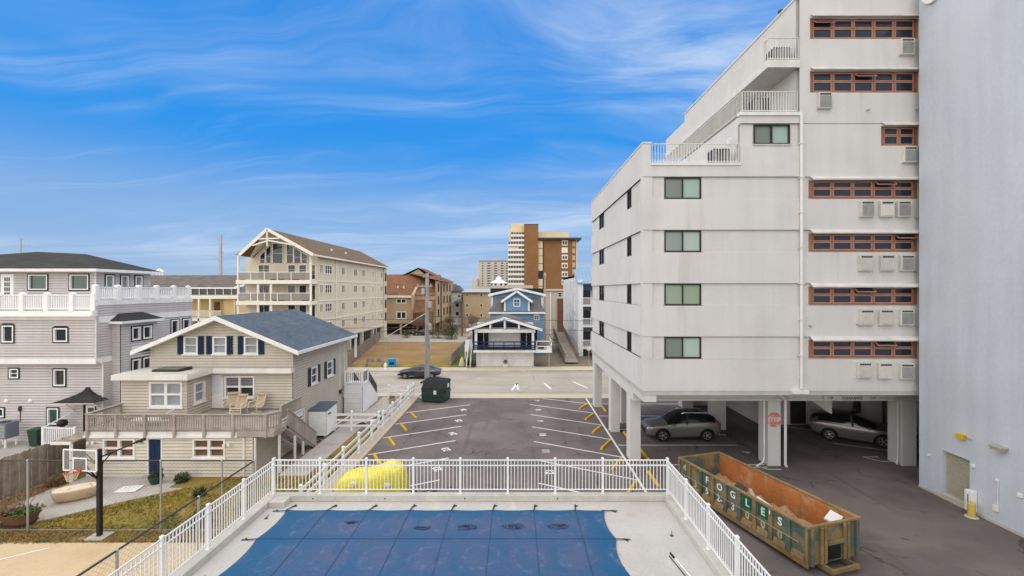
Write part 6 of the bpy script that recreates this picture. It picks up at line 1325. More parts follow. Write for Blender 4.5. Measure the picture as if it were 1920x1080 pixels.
def cottage():
    Y = 57.4; t = thing('cottage', 'white cottage with double garage doors and navy balcony across the street', 'house', (-1.5, 60, 0))
    x = lambda u: gx(u, Y); z = lambda v: gz(v, Y); x0, x1 = x(893), x(1000.5)
    S = ('S', Y); doors = [(x(901), x(944), .12, 2.02), (x(952), x(997), .12, 2.02)]
    mb = MB(); plain(mb, S, x0, x1, 0, 2.25, doors, .15); mb.build('garage_wall', 'whitewash', t)
    for d in doors:
        o = MB().box(d[0], d[1], Y+.1, Y+.14, d[2]-.1, d[3]).build('garage_door', 'white_paint', t)
        for i in range(4):
            for j in range(4):
                w = (d[1]-d[0])/4; MB().box(d[0]+j*w+.06, d[0]+(j+1)*w-.06, Y+.085, Y+.099, d[2]+.04+i*.47, d[2]+.42+i*.47).build('panel', 'white_paint', o)
    bz = z(655); b = slab('balcony', 'offwhite', x0-.3, x1+.2, Y-1.0, Y+.2, bz-.28, bz, t)
    zt = z(641)+.1
    for zz in (bz+.15, bz+.38, bz+.61, zt): MB().box(x0-.35, x1+.2, Y-1.02, Y-.96, zz-.07, zz+.07).build('rail', 'navy', b)
    for i in range(7): xx = x0-.3+(x1-x0+.4)*i/6; MB().box(xx-.05, xx+.05, Y-.95, Y-.85, bz, zt).build('rail_post', 'navy', b)
    # upper wall: porch
    YP = Y+1.6; slab('porch_wall', 'whitewash', x0, x1, YP, YP+.2, bz, z(603)-.2, t)
    slab('white_panel', 'white', x(918), x(974), YP-.06, YP-.001, bz, z(625), t)
    for u0, u1 in ((898, 916), (976, 998)): q = (gx(u0, YP), gx(u1, YP), bz+.05, z(626)); o = slab('sliding_door', 'pane', q[0], q[1], YP-.03, YP-.001, q[2], q[3], t); slab('door_stile', 'white_paint', (q[0]+q[1])/2-.05, (q[0]+q[1])/2+.05, YP-.06, YP-.031, q[2], q[3], o)
    slab('porch_beam', 'white', x0-.2, x1+.2, Y-.5, Y-.2, z(623), z(616), t)
    for u in (893, 999): slab('porch_post', 'white', x(u)-.15, x(u)+.15, Y-.5, Y-.2, bz, z(624), t)
    xr = x(946); zr = z(598); xa, xb = x(876), x(1016); ze = z(616)
    rf = gable_roof(t, 'roof', 'shingle_grey', xr, zr+.25, xb-xr, ze, Y-1.0, Y+9, .15, xl=xa)
    for xe in (xa, xb): MB().bar((xr, Y-1.04, zr+.15), (xe, Y-1.04, ze-.12), .08, .3).build('rake_board', 'white', rf)
    for u0, u1 in ((898, 918), (922, 944), (949, 971), (975, 994)):
        f_ = lambda xx: ze + (zr-ze)*(1-abs(xx-xr)/(xb-xr)) - .35
        a, c = x(u0), x(u1); MB().add([(a, YP-.05, z(616)+.02), (c, YP-.05, z(616)+.02), (c, YP-.05, max(z(616)+.05, f_(c))), (a, YP-.05, max(z(616)+.05, f_(a)))], [(0,1,2,3)]).build('gable_pane', 'pane', t)
    for u in (920, 946.5, 973): slab('gable_post', 'white', x(u)-.1, x(u)+.1, Y-.9, Y-.75, z(616), ze+(zr-ze)*(1-abs(x(u)-xr)/(xb-xr))-.15, t)
    for xx in (x0, x1-.2): slab('side_wall', 'navy', xx, xx+.2, Y+.2, Y+8.8, 0, ze-.2, t)
    slab('rear_wall', 'whitewash', x0, x1, Y+8.6, Y+8.8, 0, ze, t)
    for s_ in (0, 1):    # navy corner walls beside the porch
        xx = x(883) if not s_ else x(1001); slab('porch_side', 'navy', xx, xx+.5, YP+.2, YP+.4, bz, z(616), t)
    # side deck and steps
    d = slab('side_deck', 'white', x1+.25, x(1034), Y-.6, Y+3, bz-.35, bz-.02, t)
    for zz in (bz+.45, zt+.05): MB().box(x1+.25, x(1034), Y-.6, Y-.52, zz-.05, zz+.05).build('rail', 'white', d); MB().box(x(1034)-.08, x(1034), Y-.5, Y+3, zz-.05, zz+.05).build('rail', 'white', d)
    for xx in (x1+.3, x(1034)-.1): MB().box(xx, xx+.1, Y-.6, Y-.5, bz-.02, zt+.12).build('rail_post', 'white', d)
    slab('deck_post', 'deckwood', x(1028), x(1028)+.15, Y-.4, Y-.25, 0, bz-.351, d)
    MB().prism([(Y-1.4, 0), (Y-1.1, 0), (Y+2.6, bz), (Y+2.6, bz+.9), (Y-1.4, 1.0)], 'X', x(877)-.06, x(877)).build('stair_rail', 'white', t); gs = MB().prism([(Y-1.4, 0), (Y-1.1, 0), (Y+2.6, bz), (Y+2.6, bz+.9), (Y-1.4, 1.0)], 'X', x(884)-.06, x(884)).build('stair_rail', 'white', t)
    lr = MB().box(x(868), x(889), Y+2.62, Y+2.68, bz+.1, bz+.95).build('landing_rail', 'white', t); slab('landing', 'white', x(868), x0-.02, Y+2.0, Y+2.6, bz-.2, bz-.02, t); slab('landing_post', 'white', x(868), x(868)+.12, Y+2.0, Y+2.12, 0, bz-.201, t)
    MB().prism([(x(868), bz-.6), (x(883.5), bz-.6), (x(883.5), bz+.75), (x(868), bz+.35)], 'Y', Y+1.92, Y+1.98).build('stair_screen', 'white', t)
    for i in range(11): MB().box(x(884), x0-.02, Y-1.3+i*.3, Y-1.0+i*.3, .05+i*.19, .1+i*.19).build('tread', 'navy', t)
    g = thing('covered_grill', 'plum-coloured covered grill on the side deck of the white cottage', 'grill', (x(1016), Y+1.0, bz), 0); MB().lathe([(.35, 0), (.5, .3), (.5, .7), (.35, 1.1), (.1, 1.25)], 12).build('cover', 'plum', g, smooth=True)
    p = thing('flower_pot', 'white flower pot with plant between the cottage garage doors', 'flower pot', (x(948), Y-.5, 0), 0); MB().lathe([(.2, 0), (.34, .3), (.36, .45), (.3, .45)], 12).build('pot', 'white_paint', p); leafball('plant', (0, 0, .75), .32, 140, 'leaf', p, .09, 1)
    struct(slab('cottage_driveway', 'pavement', x0-.4, x1+.3, 56.3, Y, -.1, .116))
    b = thing('patio_table', 'small dark table on the white side deck of the cottage', 'table', (x(1020), Y+.1, bz-.02), 0); MB().box(-.3, .3, -.25, .25, .5, .55).build('top', 'dark', b)
    for sx in (-.25, .25): MB().box(sx-.03, sx+.03, -.2, .2, 0, .5).build('leg', 'dark', b)
cottage()
def blue_house():
    Y = 68.5; t = thing('house', 'sky blue house with white-trimmed dormer behind the white cottage', 'house', (0, 72, 0))
    x = lambda u: gx(u, Y); z = lambda v: gz(v, Y); x0, x1 = x(919), x(1020)
    S = ('S', Y); ow = (x(1001), x(1011), z(600), z(591)); mb = MB(); siding(mb, S, x0, x1, 0, z(586), [ow], pitch=.25); mb.build('front_wall', 'bluehouse', t)
    window(t, S, *ow, 'white', 'pane', .1, 2, 2, n1=.06)
    slab('eave_band', 'white', x0-.2, x1+.2, Y-.5, Y-.3, z(588), z(585), t)
    MB().add([(x0-.3, Y-.5, z(585)), (x1+.3, Y-.5, z(585)), (x(1008), Y+2.2, z(558)), (x(932), Y+2.2, z(558))], [(0,1,2,3)]).build('lower_roof', 'shingle_grey', t)
    # rear gable wing, set back
    S2 = ('S', Y+2.4); mb = MB(); siding(mb, S2, x0, x1, z(586), z(554), pitch=.25); mb.add([(x0, Y+2.4, z(554)), (x1, Y+2.4, z(554)), (x(970), Y+2.4, z(541))], [(0,1,2)]); mb.build('rear_wing_wall', 'bluehouse', t)
    rf = gable_roof(t, 'rear_roof', 'shingle_dark', x(970), z(541), x1+.4-x(970), z(553), Y+1.9, Y+9, .2, xl=x0-.4)
    for xe in (x0-.4, x1+.4): MB().bar((x(970), Y+1.86, z(541.5)), (xe, Y+1.86, z(554)), .1, .35).build('rake_board', 'white', rf)
    for xx in (x0, x1-.3): slab('corner_board', 'white', xx, xx+.3, Y+2.3, Y+2.37, z(586), z(555), t)
    slab('rear_roof_back', 'shingle_dark', x0-.3, x1+.3, Y+6, Y+6.2, z(552), z(540.5), t)
    # dormer
    S3 = ('S', Y-.2); dx0, dx1 = x(945), x(993); mb = MB(); siding(mb, S3, dx0, dx1, z(584), z(565), pitch=.25); mb.add([(dx0, Y-.2, z(565)), (dx1, Y-.2, z(565)), (x(969), Y-.2, z(549))], [(0,1,2)]); mb.build('dormer_wall', 'bluehouse', t)
    dr = gable_roof(t, 'dormer_roof', 'shingle_dark', x(969), z(545), x(998)-x(969), z(565), Y-.7, Y+3, .15, xl=x(940))
    for xe in (x(940), x(998)): MB().bar((x(969), Y-.75, z(546)), (xe, Y-.75, z(566)), .1, .32).build('rake_board', 'white', dr)
    for xx in (dx0, dx1-.25): slab('corner_board', 'white', xx, xx+.25, Y-.3, Y-.22, z(584), z(565), t)
    window(t, S3, x(962.5), x(975.5), z(575), z(560), 'white', 'pane', .14, 2, 2, n0=-.02, n1=.1, mun=.03)
    slab('side_wall', 'bluehouse', x1-.1, x1, Y+.1, Y+9, 0, z(586), t); slab('side_wall', 'bluehouse', x0, x0+.1, Y+.1, Y+9, 0, z(586), t)
blue_house()
def white_blue_block():
    t = thing('apartment_block', 'white apartment block with blue metal roof and stacked balconies', 'building', (12, 75, 0))
    X0, YF, YB = 9.0, 68.0, 88.0; W = ('W', X0); z = lambda v: gz(v, YF); top = z(512)
    cw = [(70.5, 71.4), (75, 76), (81, 82)]; ops = [(a, b, q, q+1.9) for a, b in cw for q in (3.6, 6.4, 9.2)]
    mb = MB(); plain(mb, W, YF, YB, 0, top-.3, ops, .2); mb.build('side_wall', 'whitewash', t)
    for o in ops: window(t, W, *o, 'white', 'pane', .1, 1, 2)
    slab('front_pier', 'whitewash', X0+.01, X0+.7, YF-1.4, YF, 0, top-1, t); slab('rear_wall', 'whitewash', X0, 30, YB-.2, YB, 0, top-.3, t); slab('roof_deck', 'kerb', X0, 30, YF+3, YB, top-.6, top-.3, t)
    slab('front_wall', 'slatewall', X0+.7, 30, YF+.6, YF+.8, 0, z(531), t)
    rf = MB().add([(X0-.25, YF-1.6, z(531)), (30, YF-1.6, z(531)), (30, YF+2.2, z(504)), (X0-.25, YF+2.2, z(504)), (X0-.25, YF-1.6, z(533)), (30, YF-1.6, z(533)), (30, YF+2.2, z(506)), (X0-.25, YF+2.2, z(506))], [(0,1,2,3),(7,6,5,4),(0,4,5,1),(0,3,7,4)]).build('metal_roof', 'bluemetal', t)
    for i in range(12): xx = X0-.2+i*.55; MB().bar((xx, YF-1.6, z(531)+.03), (xx, YF+2.2, z(504)+.03), .05, .06).build('seam', 'bluemetal', rf)
    for k, (v0, v1) in enumerate(((553, 571), (591, 609), (631, 649))):
        zb = z(v1); b = slab('balcony', 'whitewash', X0+.71, 30, YF-1.4, YF+.59, zb-.25, zb, t); slab('handrail', 'white', X0+.71, 30, YF-1.38, YF-1.3, zb+.98, zb+1.06, b)
        pm = MB().box(-.02, .02, -.02, .02, 0, .98).mesh('baluster', 'white')
        for i in range(28): inst(pm, 'baluster', (X0+.8+i*.14, YF-1.34, zb), b)
        slab('sliding_door', 'pane', X0+1.0, X0+3.4, YF+.55, YF+.59, zb+.05, zb+2.1, t); slab('door_stile', 'white', X0+2.1, X0+2.25, YF+.5, YF+.549, zb+.05, zb+2.1, t)
    s_ = thing('shrub', 'brown-green shrub at the foot of the white apartment block', 'shrub', (11.5, 64.5, 0), 0); leafball('foliage', (0, 0, .7), 1.3, 700, 'leaf_brown', s_, .14, .6); MB().tube((0,0,0), (0,0,.6), .05, 6).build('stem', 'twig', s_)
    # timber walkway beside the block
    w = thing('boardwalk_ramp', 'weathered timber ramp with railings between cottage and white block', 'ramp', (7.5, 68, 0))
    for xx in (6.4, 8.2):
        r_ = MB().bar((xx, 60, 1.25), (xx, 80, 3.4), .1, .12).build('handrail', 'fencewood', w)
        for i in range(40): y = 60+i*.5; MB().box(xx-.03, xx+.03, y, y+.18, .25+i*.05, 1.2+i*.0535).build('board', 'fencewood', r_)
    for i in range(40): MB().box(6.45, 8.15, 60+i*.5, 60.46+i*.5, .18+i*.0535, .24+i*.0535).build('plank', 'deckwood', w)
    for y in (60.2, 66, 72): slab('post', 'fencewood', 6.27, 6.36, y, y+.2, 0, 1.2, w)
white_blue_block()
def grey_block_behind():
    t = thing('building', 'grey-tan narrow apartment building between blue house and white block', 'building', (6.5, 100, 0)); Y = 100.0; x = lambda u: gx(u, Y); z = lambda v: gz(v, Y)
    ops = [(x(1046), x(1054), z(a+9), z(a)) for a in (548, 572, 596, 620)]; mb = MB(); plain(mb, ('S', Y), x(1022), x(1058), 0, z(545), ops, .2); mb.build('front_wall', 'towergrey', t)
    for o in ops: window(t, ('S', Y), *o, 'cream_trim', 'pane', .12, 1, 2)
    slab('stair_recess', 'wood_red', x(1045), x(1056), Y-.4, Y-.05, 0, z(560), t); slab('roof', 'towercream', x(1020), x(1060), Y-.5, Y+12, z(545), z(542), t); slab('side_wall', 'towergrey', x(1022), x(1022)+.3, Y+.1, Y+12, 0, z(545), t); slab('pilaster', 'cream_trim', x(1031), x(1033), Y-.2, Y-.01, 0, z(546), t)
    c = thing('chimney_stack', 'slim pinkish chimney pipe rising behind the blue house', 'chimney', (gx(1021.5, 84), 84, 0), 0); MB().tube((0, 0, 0), (0, 0, gz(520, 84)), .16, 10).build('shaft', 'sling', c); MB().lathe([(.18, 0), (.26, .15), (.24, .5), (.08, .9)], 10, (0, 0, gz(520, 84))).build('cap', 'sling', c)
grey_block_behind()
def brick_tower():
    t = thing('brick_tower', 'tall brown brick tower with cream balcony bands', 'building', (15, 280, 0)); Y = 270.0; x = lambda u: gx(u, Y); z = lambda v: gz(v, Y)
    slab('brick_shaft', 'brick', x(983), x(1009), Y-2, Y+16, 0, z(422), t); slab('shaft_cap', 'dark', x(982.6), x(1009.4), Y-2.3, Y+16, z(422)+.02, z(421), t)
    slab('cream_wing', 'towercream', x(954), x(983)-.02, Y, Y+20, 0, z(431), t); slab('cream_head', 'towercream', x(958), x(983)-.02, Y+2, Y+18, z(431)+.02, z(418), t)
    for i in range(12):
        v0 = 435.5 + i*9.05
        if v0 > 540: break
        xl = x(959) if i < 2 else x(953); a = slab('window_strip', 'pane', x(958.5 if i < 2 else 953.5), x(982.5), Y-.15, Y-.02, z(v0+4.2), z(v0), t)
        if i == 3: slab('blank_panel', 'towercream', x(953.5), x(972), Y-.3, Y-.16, z(v0+4.3), z(v0-.2), t)
        for j in range(5): xx = x(957+j*5); slab('mullion', 'towercream', xx, xx+.25, Y-.28, Y-.16, z(v0+4.2), z(v0), a)
        slab('balcony_band', 'offwhite', xl-.3, x(983)-.03, Y-1.4, Y-.02, z(v0+8.4), z(v0+4.4), t)
    slab('brick_body', 'brick', x(1009)+.02, x(1080), Y, Y+25, 0, z(450), t); slab('roof_slab', 'dark', x(1008.5), x(1089), Y-3, Y+27, z(450)+.02, z(446.5), t); slab('cream_corner', 'towercream', x(1080)+.01, x(1082), Y+.2, Y+25, 0, z(450), t)
    slab('cream_penthouse', 'towercream', x(1010), x(1068), Y+4, Y+20, z(446.5)+.02, z(433), t); slab('penthouse_rail', 'towergrey', x(1010), x(1066), Y+3.6, Y+3.8, z(446.5)+.5, z(446.5)+.9, t)
    slab('recess', 'dark', x(1007.5), x(1020), Y-.12, Y-.01, 0, z(452), t)
    for i in range(7):
        v0 = 452+i*14.2; slab('stair_panel', 'pane' if i == 4 else 'towercream', x(1009.3), x(1017.3), Y-.5, Y-.13, z(v0+13), z(v0), t)
    for i, v0 in enumerate((450.5, 464, 477.5, 493, 509, 524)):
        o = slab('window_surround', 'offwhite', x(1053), x(1064.5), Y-.3, Y-.01, z(v0+10), z(v0), t)
        if i != 1:
            for u0, u1 in ((1054.5, 1058), (1059.5, 1063)): slab('pane', 'pane', x(u0), x(u1), Y-.42, Y-.31, z(v0+8), z(v0+2.5), o)
    for i in range(8): slab('balcony_panel', 'sling', x(1073), x(1078.5), Y-.25, Y-.01, z(462+i*13), z(453+i*13), t)
    for u in (958, 962, 965): MB().tube((x(u), Y+3, z(431)), (x(u), Y+3, z(418)), .25, 6).build('antenna', 'steel', t)
brick_tower()
def grey_tower():
    t = thing('grey_tower', 'pale grey high-rise with dark window columns beside the brick tower', 'building', (-20, 410, 0)); Y = 400.0; x = lambda u: gx(u, Y); z = lambda v: gz(v, Y)
    slab('block', 'towergrey', x(899), x(953), Y, Y+20, 0, z(490), t); slab('side_block', 'towercream', x(896.5), x(899)-.02, Y+1, Y+20, 0, z(490), t); slab('roof_edge', 'slatewall', x(898.6), x(953.5), Y-.4, Y+20, z(490)+.02, z(488.6), t); slab('lift_house', 'towergrey', x(924), x(933), Y+5, Y+12, z(488), z(483), t); slab('low_wing', 'towergrey', x(886), x(896), Y-4, Y+10, 0, z(523), t)
    for c, u0, u1 in ((0, 904, 906), (1, 914, 919), (2, 927, 932), (3, 939.5, 944), (4, 949, 952)):
        for i in range(10): v0 = 492.5+i*4.75; slab('window', 'pane', x(u0), x(u1), Y-.3, Y-.02, z(v0+2.4), z(v0), t)
        if c in (1, 2, 3):
            for i in range(10): slab('balcony', 'offwhite', x(u0+1.5), x(u1+1), Y-1.5, Y-.31, z(492.5+i*4.75+4.1), z(492.5+i*4.75+2.6), t)
grey_tower()
def beige_block():
    t = thing('building', 'long beige two-storey building with grey roof behind the bare tree', 'building', (-8, 125, 0)); Y = 120.0; x = lambda u: gx(u, Y); z = lambda v: gz(v, Y)
    ops = [(x(u), x(u+4.5), z(v+6), z(v)) for u in (873.5, 900) for v in (550.5, 569.5, 588)]
    mb = MB(); plain(mb, ('S', Y), x(866), x(918), 0, z(548), ops, .2); mb.build('front_wall', 'tansh', t)
    for o in ops: window(t, ('S', Y), *o, 'cream_trim', 'pane', .08, 1, 1)
    MB().add([(x(864), Y-.6, z(548.5)), (x(918), Y-.6, z(548.5)), (x(918), Y+8, z(535)-.9), (x(868), Y+8, z(535)-.9)], [(0,1,2,3)]).build('roof', 'acgrille', t); slab('eave', 'dark', x(864), x(918), Y-.65, Y-.6, z(549.5), z(548), t)
    slab('long_wing', 'towergrey', x(917), x(1002), Y+10, Y+20, 0, gz(535, Y+10), t); slab('side_wall', 'tansh', x(866), x(866)+.3, Y+.2, Y+10, 0, z(548), t)
    w = thing('house', 'small white house front far down the side street', 'house', (-15, 126, 0)); Y2 = 126.0; x = lambda u: gx(u, Y2); z = lambda v: gz(v, Y2)
    ops = [(x(858.5), x(863), z(558), z(552)), (x(853.5), x(861), z(576), z(568)), (x(854), x(861), z(592), z(584))]
    mb = MB(); plain(mb, ('S', Y2), x(845), x(866), 0, z(548), ops, .2); mb.build('front_wall', 'whitewash', w)
    for o in ops: window(w, ('S', Y2), *o, 'white', 'pane', .1, 1, 1)
    slab('roof', 'shingle_grey', x(843), x(868), Y2-.5, Y2+8, z(548), z(545), w); MB().prism([(x(851), z(566)), (x(865), z(566)), (x(862), z(561))], 'Y', Y2-2, Y2-.01).build('porch_roof', 'bluemetal', w)
    for i, (u, m, lb) in enumerate(((856, 'cream_trim', 'pale house with little gable beyond the brown townhouses'), (848, 'slatewall', 'slate grey house roof beyond the brown townhouses'))):
        h = thing('house', lb, 'house', (gx(u, 170+i*20), 170+i*20, 0)); Y3 = 170.0+i*20; xa, xb = gx(u-6+i*3, Y3), gx(u+9, Y3); zt = gz(546-i*4, Y3)
        slab('wall', m, xa, xb, Y3, Y3+8, 0, zt, h); MB().prism([(xa-.4, zt), (xb+.4, zt), ((xa+xb)/2, zt+2.2)], 'Y', Y3-.5, Y3+8).build('roof', 'shingle_grey', h); slab('window', 'pane', (xa+xb)/2-.6, (xa+xb)/2+.6, Y3-.1, Y3-.01, zt-2, zt-.7, h)
    g = thing('gazebo_roof', 'white tiered cupola above the roofs in front of the grey tower', 'cupola', (gx(935, 150), 150, 0)); c = (gx(935, 150), 150, 0); zz = lambda v: gz(v, 150)
    slab('base_building', 'towergrey', c[0]-7, c[0]+7, 146, 156, 0, zz(537), g)
    MB().lathe([(2.4, zz(537)), (2.4, zz(531)), (2.9, zz(531)), (1.2, zz(525)), (.9, zz(525)), (.9, zz(522.5)), (1.1, zz(522.5)), (.1, zz(518))], 8, c).build('cupola', 'white', g)
    for k in range(8): a = k*math.pi/4+.39; MB().box(c[0]+2.42*math.cos(a)-.3, c[0]+2.42*math.cos(a)+.3, c[1]+2.42*math.sin(a)-.3, c[1]+2.42*math.sin(a)+.3, zz(536), zz(532)).build('opening', 'dark', g)
beige_block()
def yellow_motel():
    t = thing('motel', 'pale yellow galleried building with long brown roof behind the lilac house', 'building', (-48, 80, 0)); Y = 76.0; x = lambda u: gx(u, Y); z = lambda v: gz(v, Y)
    xl = x(150); slab('wall', 'yellowwall', xl, x(475), Y+2.2, Y+2.4, 0, z(556), t); slab('end_bay', 'yellowwall', x(421), x(475), Y-.2, Y+2.1, 0, z(559), t); MB().tube((x(442), Y-.3, 0), (x(442), Y-.3, z(560)), .1, 8).build('downpipe', 'cream_trim', t)
    slab('upper_deck', 'cream_trim', xl, x(475), Y-1.0, Y+4.5, z(560), z(554.5), t)
    for v in (601,):
        f_ = slab('gallery', 'cream_trim', xl, x(421), Y-1, Y+2.1, z(v), z(v-4.5), t); slab('handrail', 'cream_trim', xl, x(421), Y-1, Y-.9, z(583), z(582), f_)
        pm = MB().box(-.025, .025, -.025, .025, 0, z(583)-z(v-4.5)).mesh('baluster', 'cream_trim')
        for i in range(42): inst(pm, 'baluster', (x(360)+i*.13, Y-.95, z(v-4.5)), f_)
        for u in (362, 380, 401): slab('post', 'cream_trim', x(u)-.12, x(u)+.12, Y-1, Y-.76, 0, z(560), f_)
    for u0, u1 in ((386, 396), (410, 419)): slab('room_door', 'wood_red', x(u0), x(u1), Y+2.1, Y+2.19, z(597), z(567), t)
    slab('upper_windows', 'pane', xl, x(427), Y+4.5, Y+4.6, z(553), z(540), t); slab('slate_wall', 'slatewall', x(422), x(480), Y+4, Y+4.2, z(554), z(537), t)
    for i in range(9): u = 290+i*16; slab('mullion', 'white', x(u), x(u)+.2, Y+4.4, Y+4.49, z(553), z(541), t)
    MB().prism([(x(415), z(540)), (x(480), z(540)), (x(480), z(519)), (x(460), z(519))], 'Y', Y+4.25, Y+4.5).build('gable_end', 'slatewall', t)
    MB().add([(xl, Y+3.0, z(540)), (x(418), Y+3.0, z(540)), (x(466), Y+9, gz(519, Y+9)+.3), (xl, Y+9, gz(519, Y+9)+.3)], [(0,1,2,3)]).build('roof', 'shingle_brown2', t); slab('eave', 'white', xl, x(418), Y+2.9, Y+3.0, z(541), z(539), t); MB().bar((x(418), Y+2.95, z(540)), (x(468), Y+9, gz(518.5, Y+9)+.3), .15, .35).build('rake_board', 'white', t)
    c = thing('cupola', 'tiny white open cupola above the long brown roof', 'cupola', (gx(299, 110), 110, 0)); q = (gx(299, 110), 110); zz = lambda v: gz(v, 110)
    slab('base_roof', 'white_paint', q[0]-2.2, q[0]+2.2, 109, 112, 0, zz(516), c)
    for sx in (-.7, 0, .7): slab('post', 'white', q[0]+sx-.08, q[0]+sx+.08, 109.9, 110.1, zz(516), zz(508.5), c)
    MB().lathe([(1.1, 0), (.4, .45), (.05, .7)], 6, (q[0], q[1], zz(509))).build('roof', 'white', c)
W_['shingle_brown2'] = shingle('grey_brown_shingles', (.135, .112, .10), 'X', .6, .3)
yellow_motel()

# vacant lot, green verge, hedges, sheds
struct(sheet('vacant_lot', 'dirt', [(-21.5, 56.6), (-8.4, 56.6), (-8.4, 84), (-26.3, 84)], .02))
struct(sheet('green_verge', 'lawn_green', [(-8.35, 56.6), (-5.4, 56.6), (-5.4, 75), (-8.35, 75)], .02))
struct(sheet('verge', 'lawn', [(-21.4, 56.5), (-8.4, 56.5), (-8.4, 60.4), (-14, 61.5), (-21.4, 58.6)], .03))
struct(slab('side_street', 'street', -10.5, -6.5, 84, 170, -.2, .0)); struct(slab('townhouse_drive', 'street', -40, -8, 85, 99, -.2, -.01))
def lot_fences():
    t = thing('wooden_fence', 'brown board fence between cream apartment block and vacant lot', 'fence', (-24, 65, 0))
    n = 120
    for i in range(n): f0, f1 = i/n, (i+.94)/n; ya, yb = 54.8+33*f0, 54.8+33*f1; xa, xb = -20.6-5.6*f0, -20.6-5.6*f1; MB().add([(xa, ya, 0), (xb, yb, 0), (xb, yb, 1.75), (xa, ya, 1.75), (xa+.03, ya, 0), (xb+.03, yb, 0), (xb+.03, yb, 1.75), (xa+.03, ya, 1.75)], [(0,3,2,1),(4,5,6,7),(0,1,5,4),(1,2,6,5),(2,3,7,6),(3,0,4,7)]).build('board', 'fencewood', t)
    for z in (.4, 1.4): MB().bar((-20.65, 54.8, z), (-26.25, 87.8, z), .05, .1).build('rail', 'fencewood', t)
    t = thing('slat_fence', 'weathered slat fence between vacant lot and green verge', 'fence', (-8.3, 70, 0))
    for i in range(90): y = 58.5+i*.3; MB().box(-8.34, -8.31, y, y+.2, .05, 1.45).build('slat', 'deckwood', t)
    for z in (.35, 1.2): MB().box(-8.31, -8.27, 58.5, 85.5, z-.05, z+.05).build('rail', 'deckwood', t)
    for y in (58.5, 65, 72, 79, 85.4): MB().box(-8.42, -8.345, y, y+.1, 0, 1.55).build('post', 'fencewood', t)
    b = thing('bench', 'weathered wooden bench at the edge of the vacant lot', 'bench', (gx(702, 56.9), 56.9, .1), 0)
    for i in range(3): MB().box(-1.1, 1.1, -.2+i*.15, -.08+i*.15, .42, .46).build('seat_slat', 'fencewood', b); MB().box(-1.1, 1.1, .28, .31, .58+i*.16, .70+i*.16).build('back_slat', 'fencewood', b)
    for x in (-1.0, 1.0): MB().box(x-.05, x+.05, -.2, -.12, 0, .42).build('leg', 'fencewood', b); MB().box(x-.05, x+.05, .3, .38, 0, 1.05).build('leg', 'fencewood', b)
    c = thing('plastic_crate', 'bright blue plastic box standing on the vacant lot verge', 'box', (gx(735, 57.6), 57.6, .03), R(10)); MB().box(-.5, .5, -.3, .3, 0, .9).build('box', 'bluebox', c, bevel=.05); MB().box(-.54, .54, -.34, .34, .9, .98).build('lid', 'bluebox', c, bevel=.02); MB().box(-.3, .3, -.32, -.301, .3, .6).build('label_panel', 'navy', c)
    h = thing('fire_hydrant', 'white fire hydrant on the far pavement beside the bench', 'hydrant', (gx(722.5, 55.2), 55.2, .11), 0); MB().lathe([(.2, 0), (.2, .06), (.13, .08), (.13, .5), (.18, .55), (.15, .68), (.05, .76)], 12).build('barrel', 'white', h)
    for s_ in (-1, 1): MB().lathe([(.08, 0), (.08, s_*.1)], 10, (s_*.12, 0, .42), 'X').build('outlet', 'white', h)
    s_ = thing('garden_stone', 'pale pointed stone on the green verge beside the cottage stairs', 'stone', (gx(866, 58.2), 58.2, .02), 0); MB().lathe([(.42, 0), (.38, .3), (.22, .8), (.04, 1.15)], 7, sx=1, sy=.6).build('stone', 'boat', s_)
    p = thing('street_sign', 'thin pole street sign at the kerb before the white apartment block', 'sign', (gx(1104, 56.5), 56.5, .11), 0); MB().tube((0, 0, 0), (0, 0, 2.6), .04, 8).build('post', 'steel', p); MB().box(-.22, .22, -.03, -.005, 2.1, 2.6).build('plate', 'white_paint', p)
lot_fences()

# ---------------------------------------------------------------- trees and shrubs
def bare_tree(name, label, x, y, h, spread, m='twig', n0=7, seed=1, buds=0):
    random.seed(seed); t = thing(name, label, 'tree', (x, y, 0), 0); tr = MB(); tw = MB(); tips = []
    def grow(p, d, l, r, lvl):
        q = p + d*l; (tr if lvl < 2 else tw).tube(p, q, r, 6 if lvl < 2 else 3, r*.68, False)
        if lvl >= 5: tips.append(q); return
        for k in range(3 if lvl else n0):
            nd = (d + Vector((random.gauss(0, spread), random.gauss(0, spread), random.gauss(.12, spread*.5)))).normalized(); grow(p + d*l*random.uniform(.6, 1), nd, l*random.uniform(.6, .82), r*.6, lvl+1)
    grow(Vector((0, 0, 0)), Vector((0, 0, 1)), h*.26, h*.035, 0)
    tr.build('trunk', 'bark', t); tw.build('crown', m, t)
    if buds:
        mb = MB()
        for q in tips:
            for k in range(buds): p = q + Vector((random.gauss(0, .12), random.gauss(0, .12), random.gauss(0, .12))); mb.add([p, p + Vector((.06, 0, .03)), p + Vector((0, .03, .07))], [(0,1,2)])
        mb.build('buds', 'leaf_brown', t)
    return t
bare_tree('bare_tree', 'bare twiggy tree in front of the beige building', gx(888, 92), 92, 7.2, .62, seed=3, buds=2)
bare_tree('bare_tree', 'small bare tree at the end of the brown townhouses', gx(846, 108), 108, 5.0, .55, seed=5, buds=2)
random.seed(11)
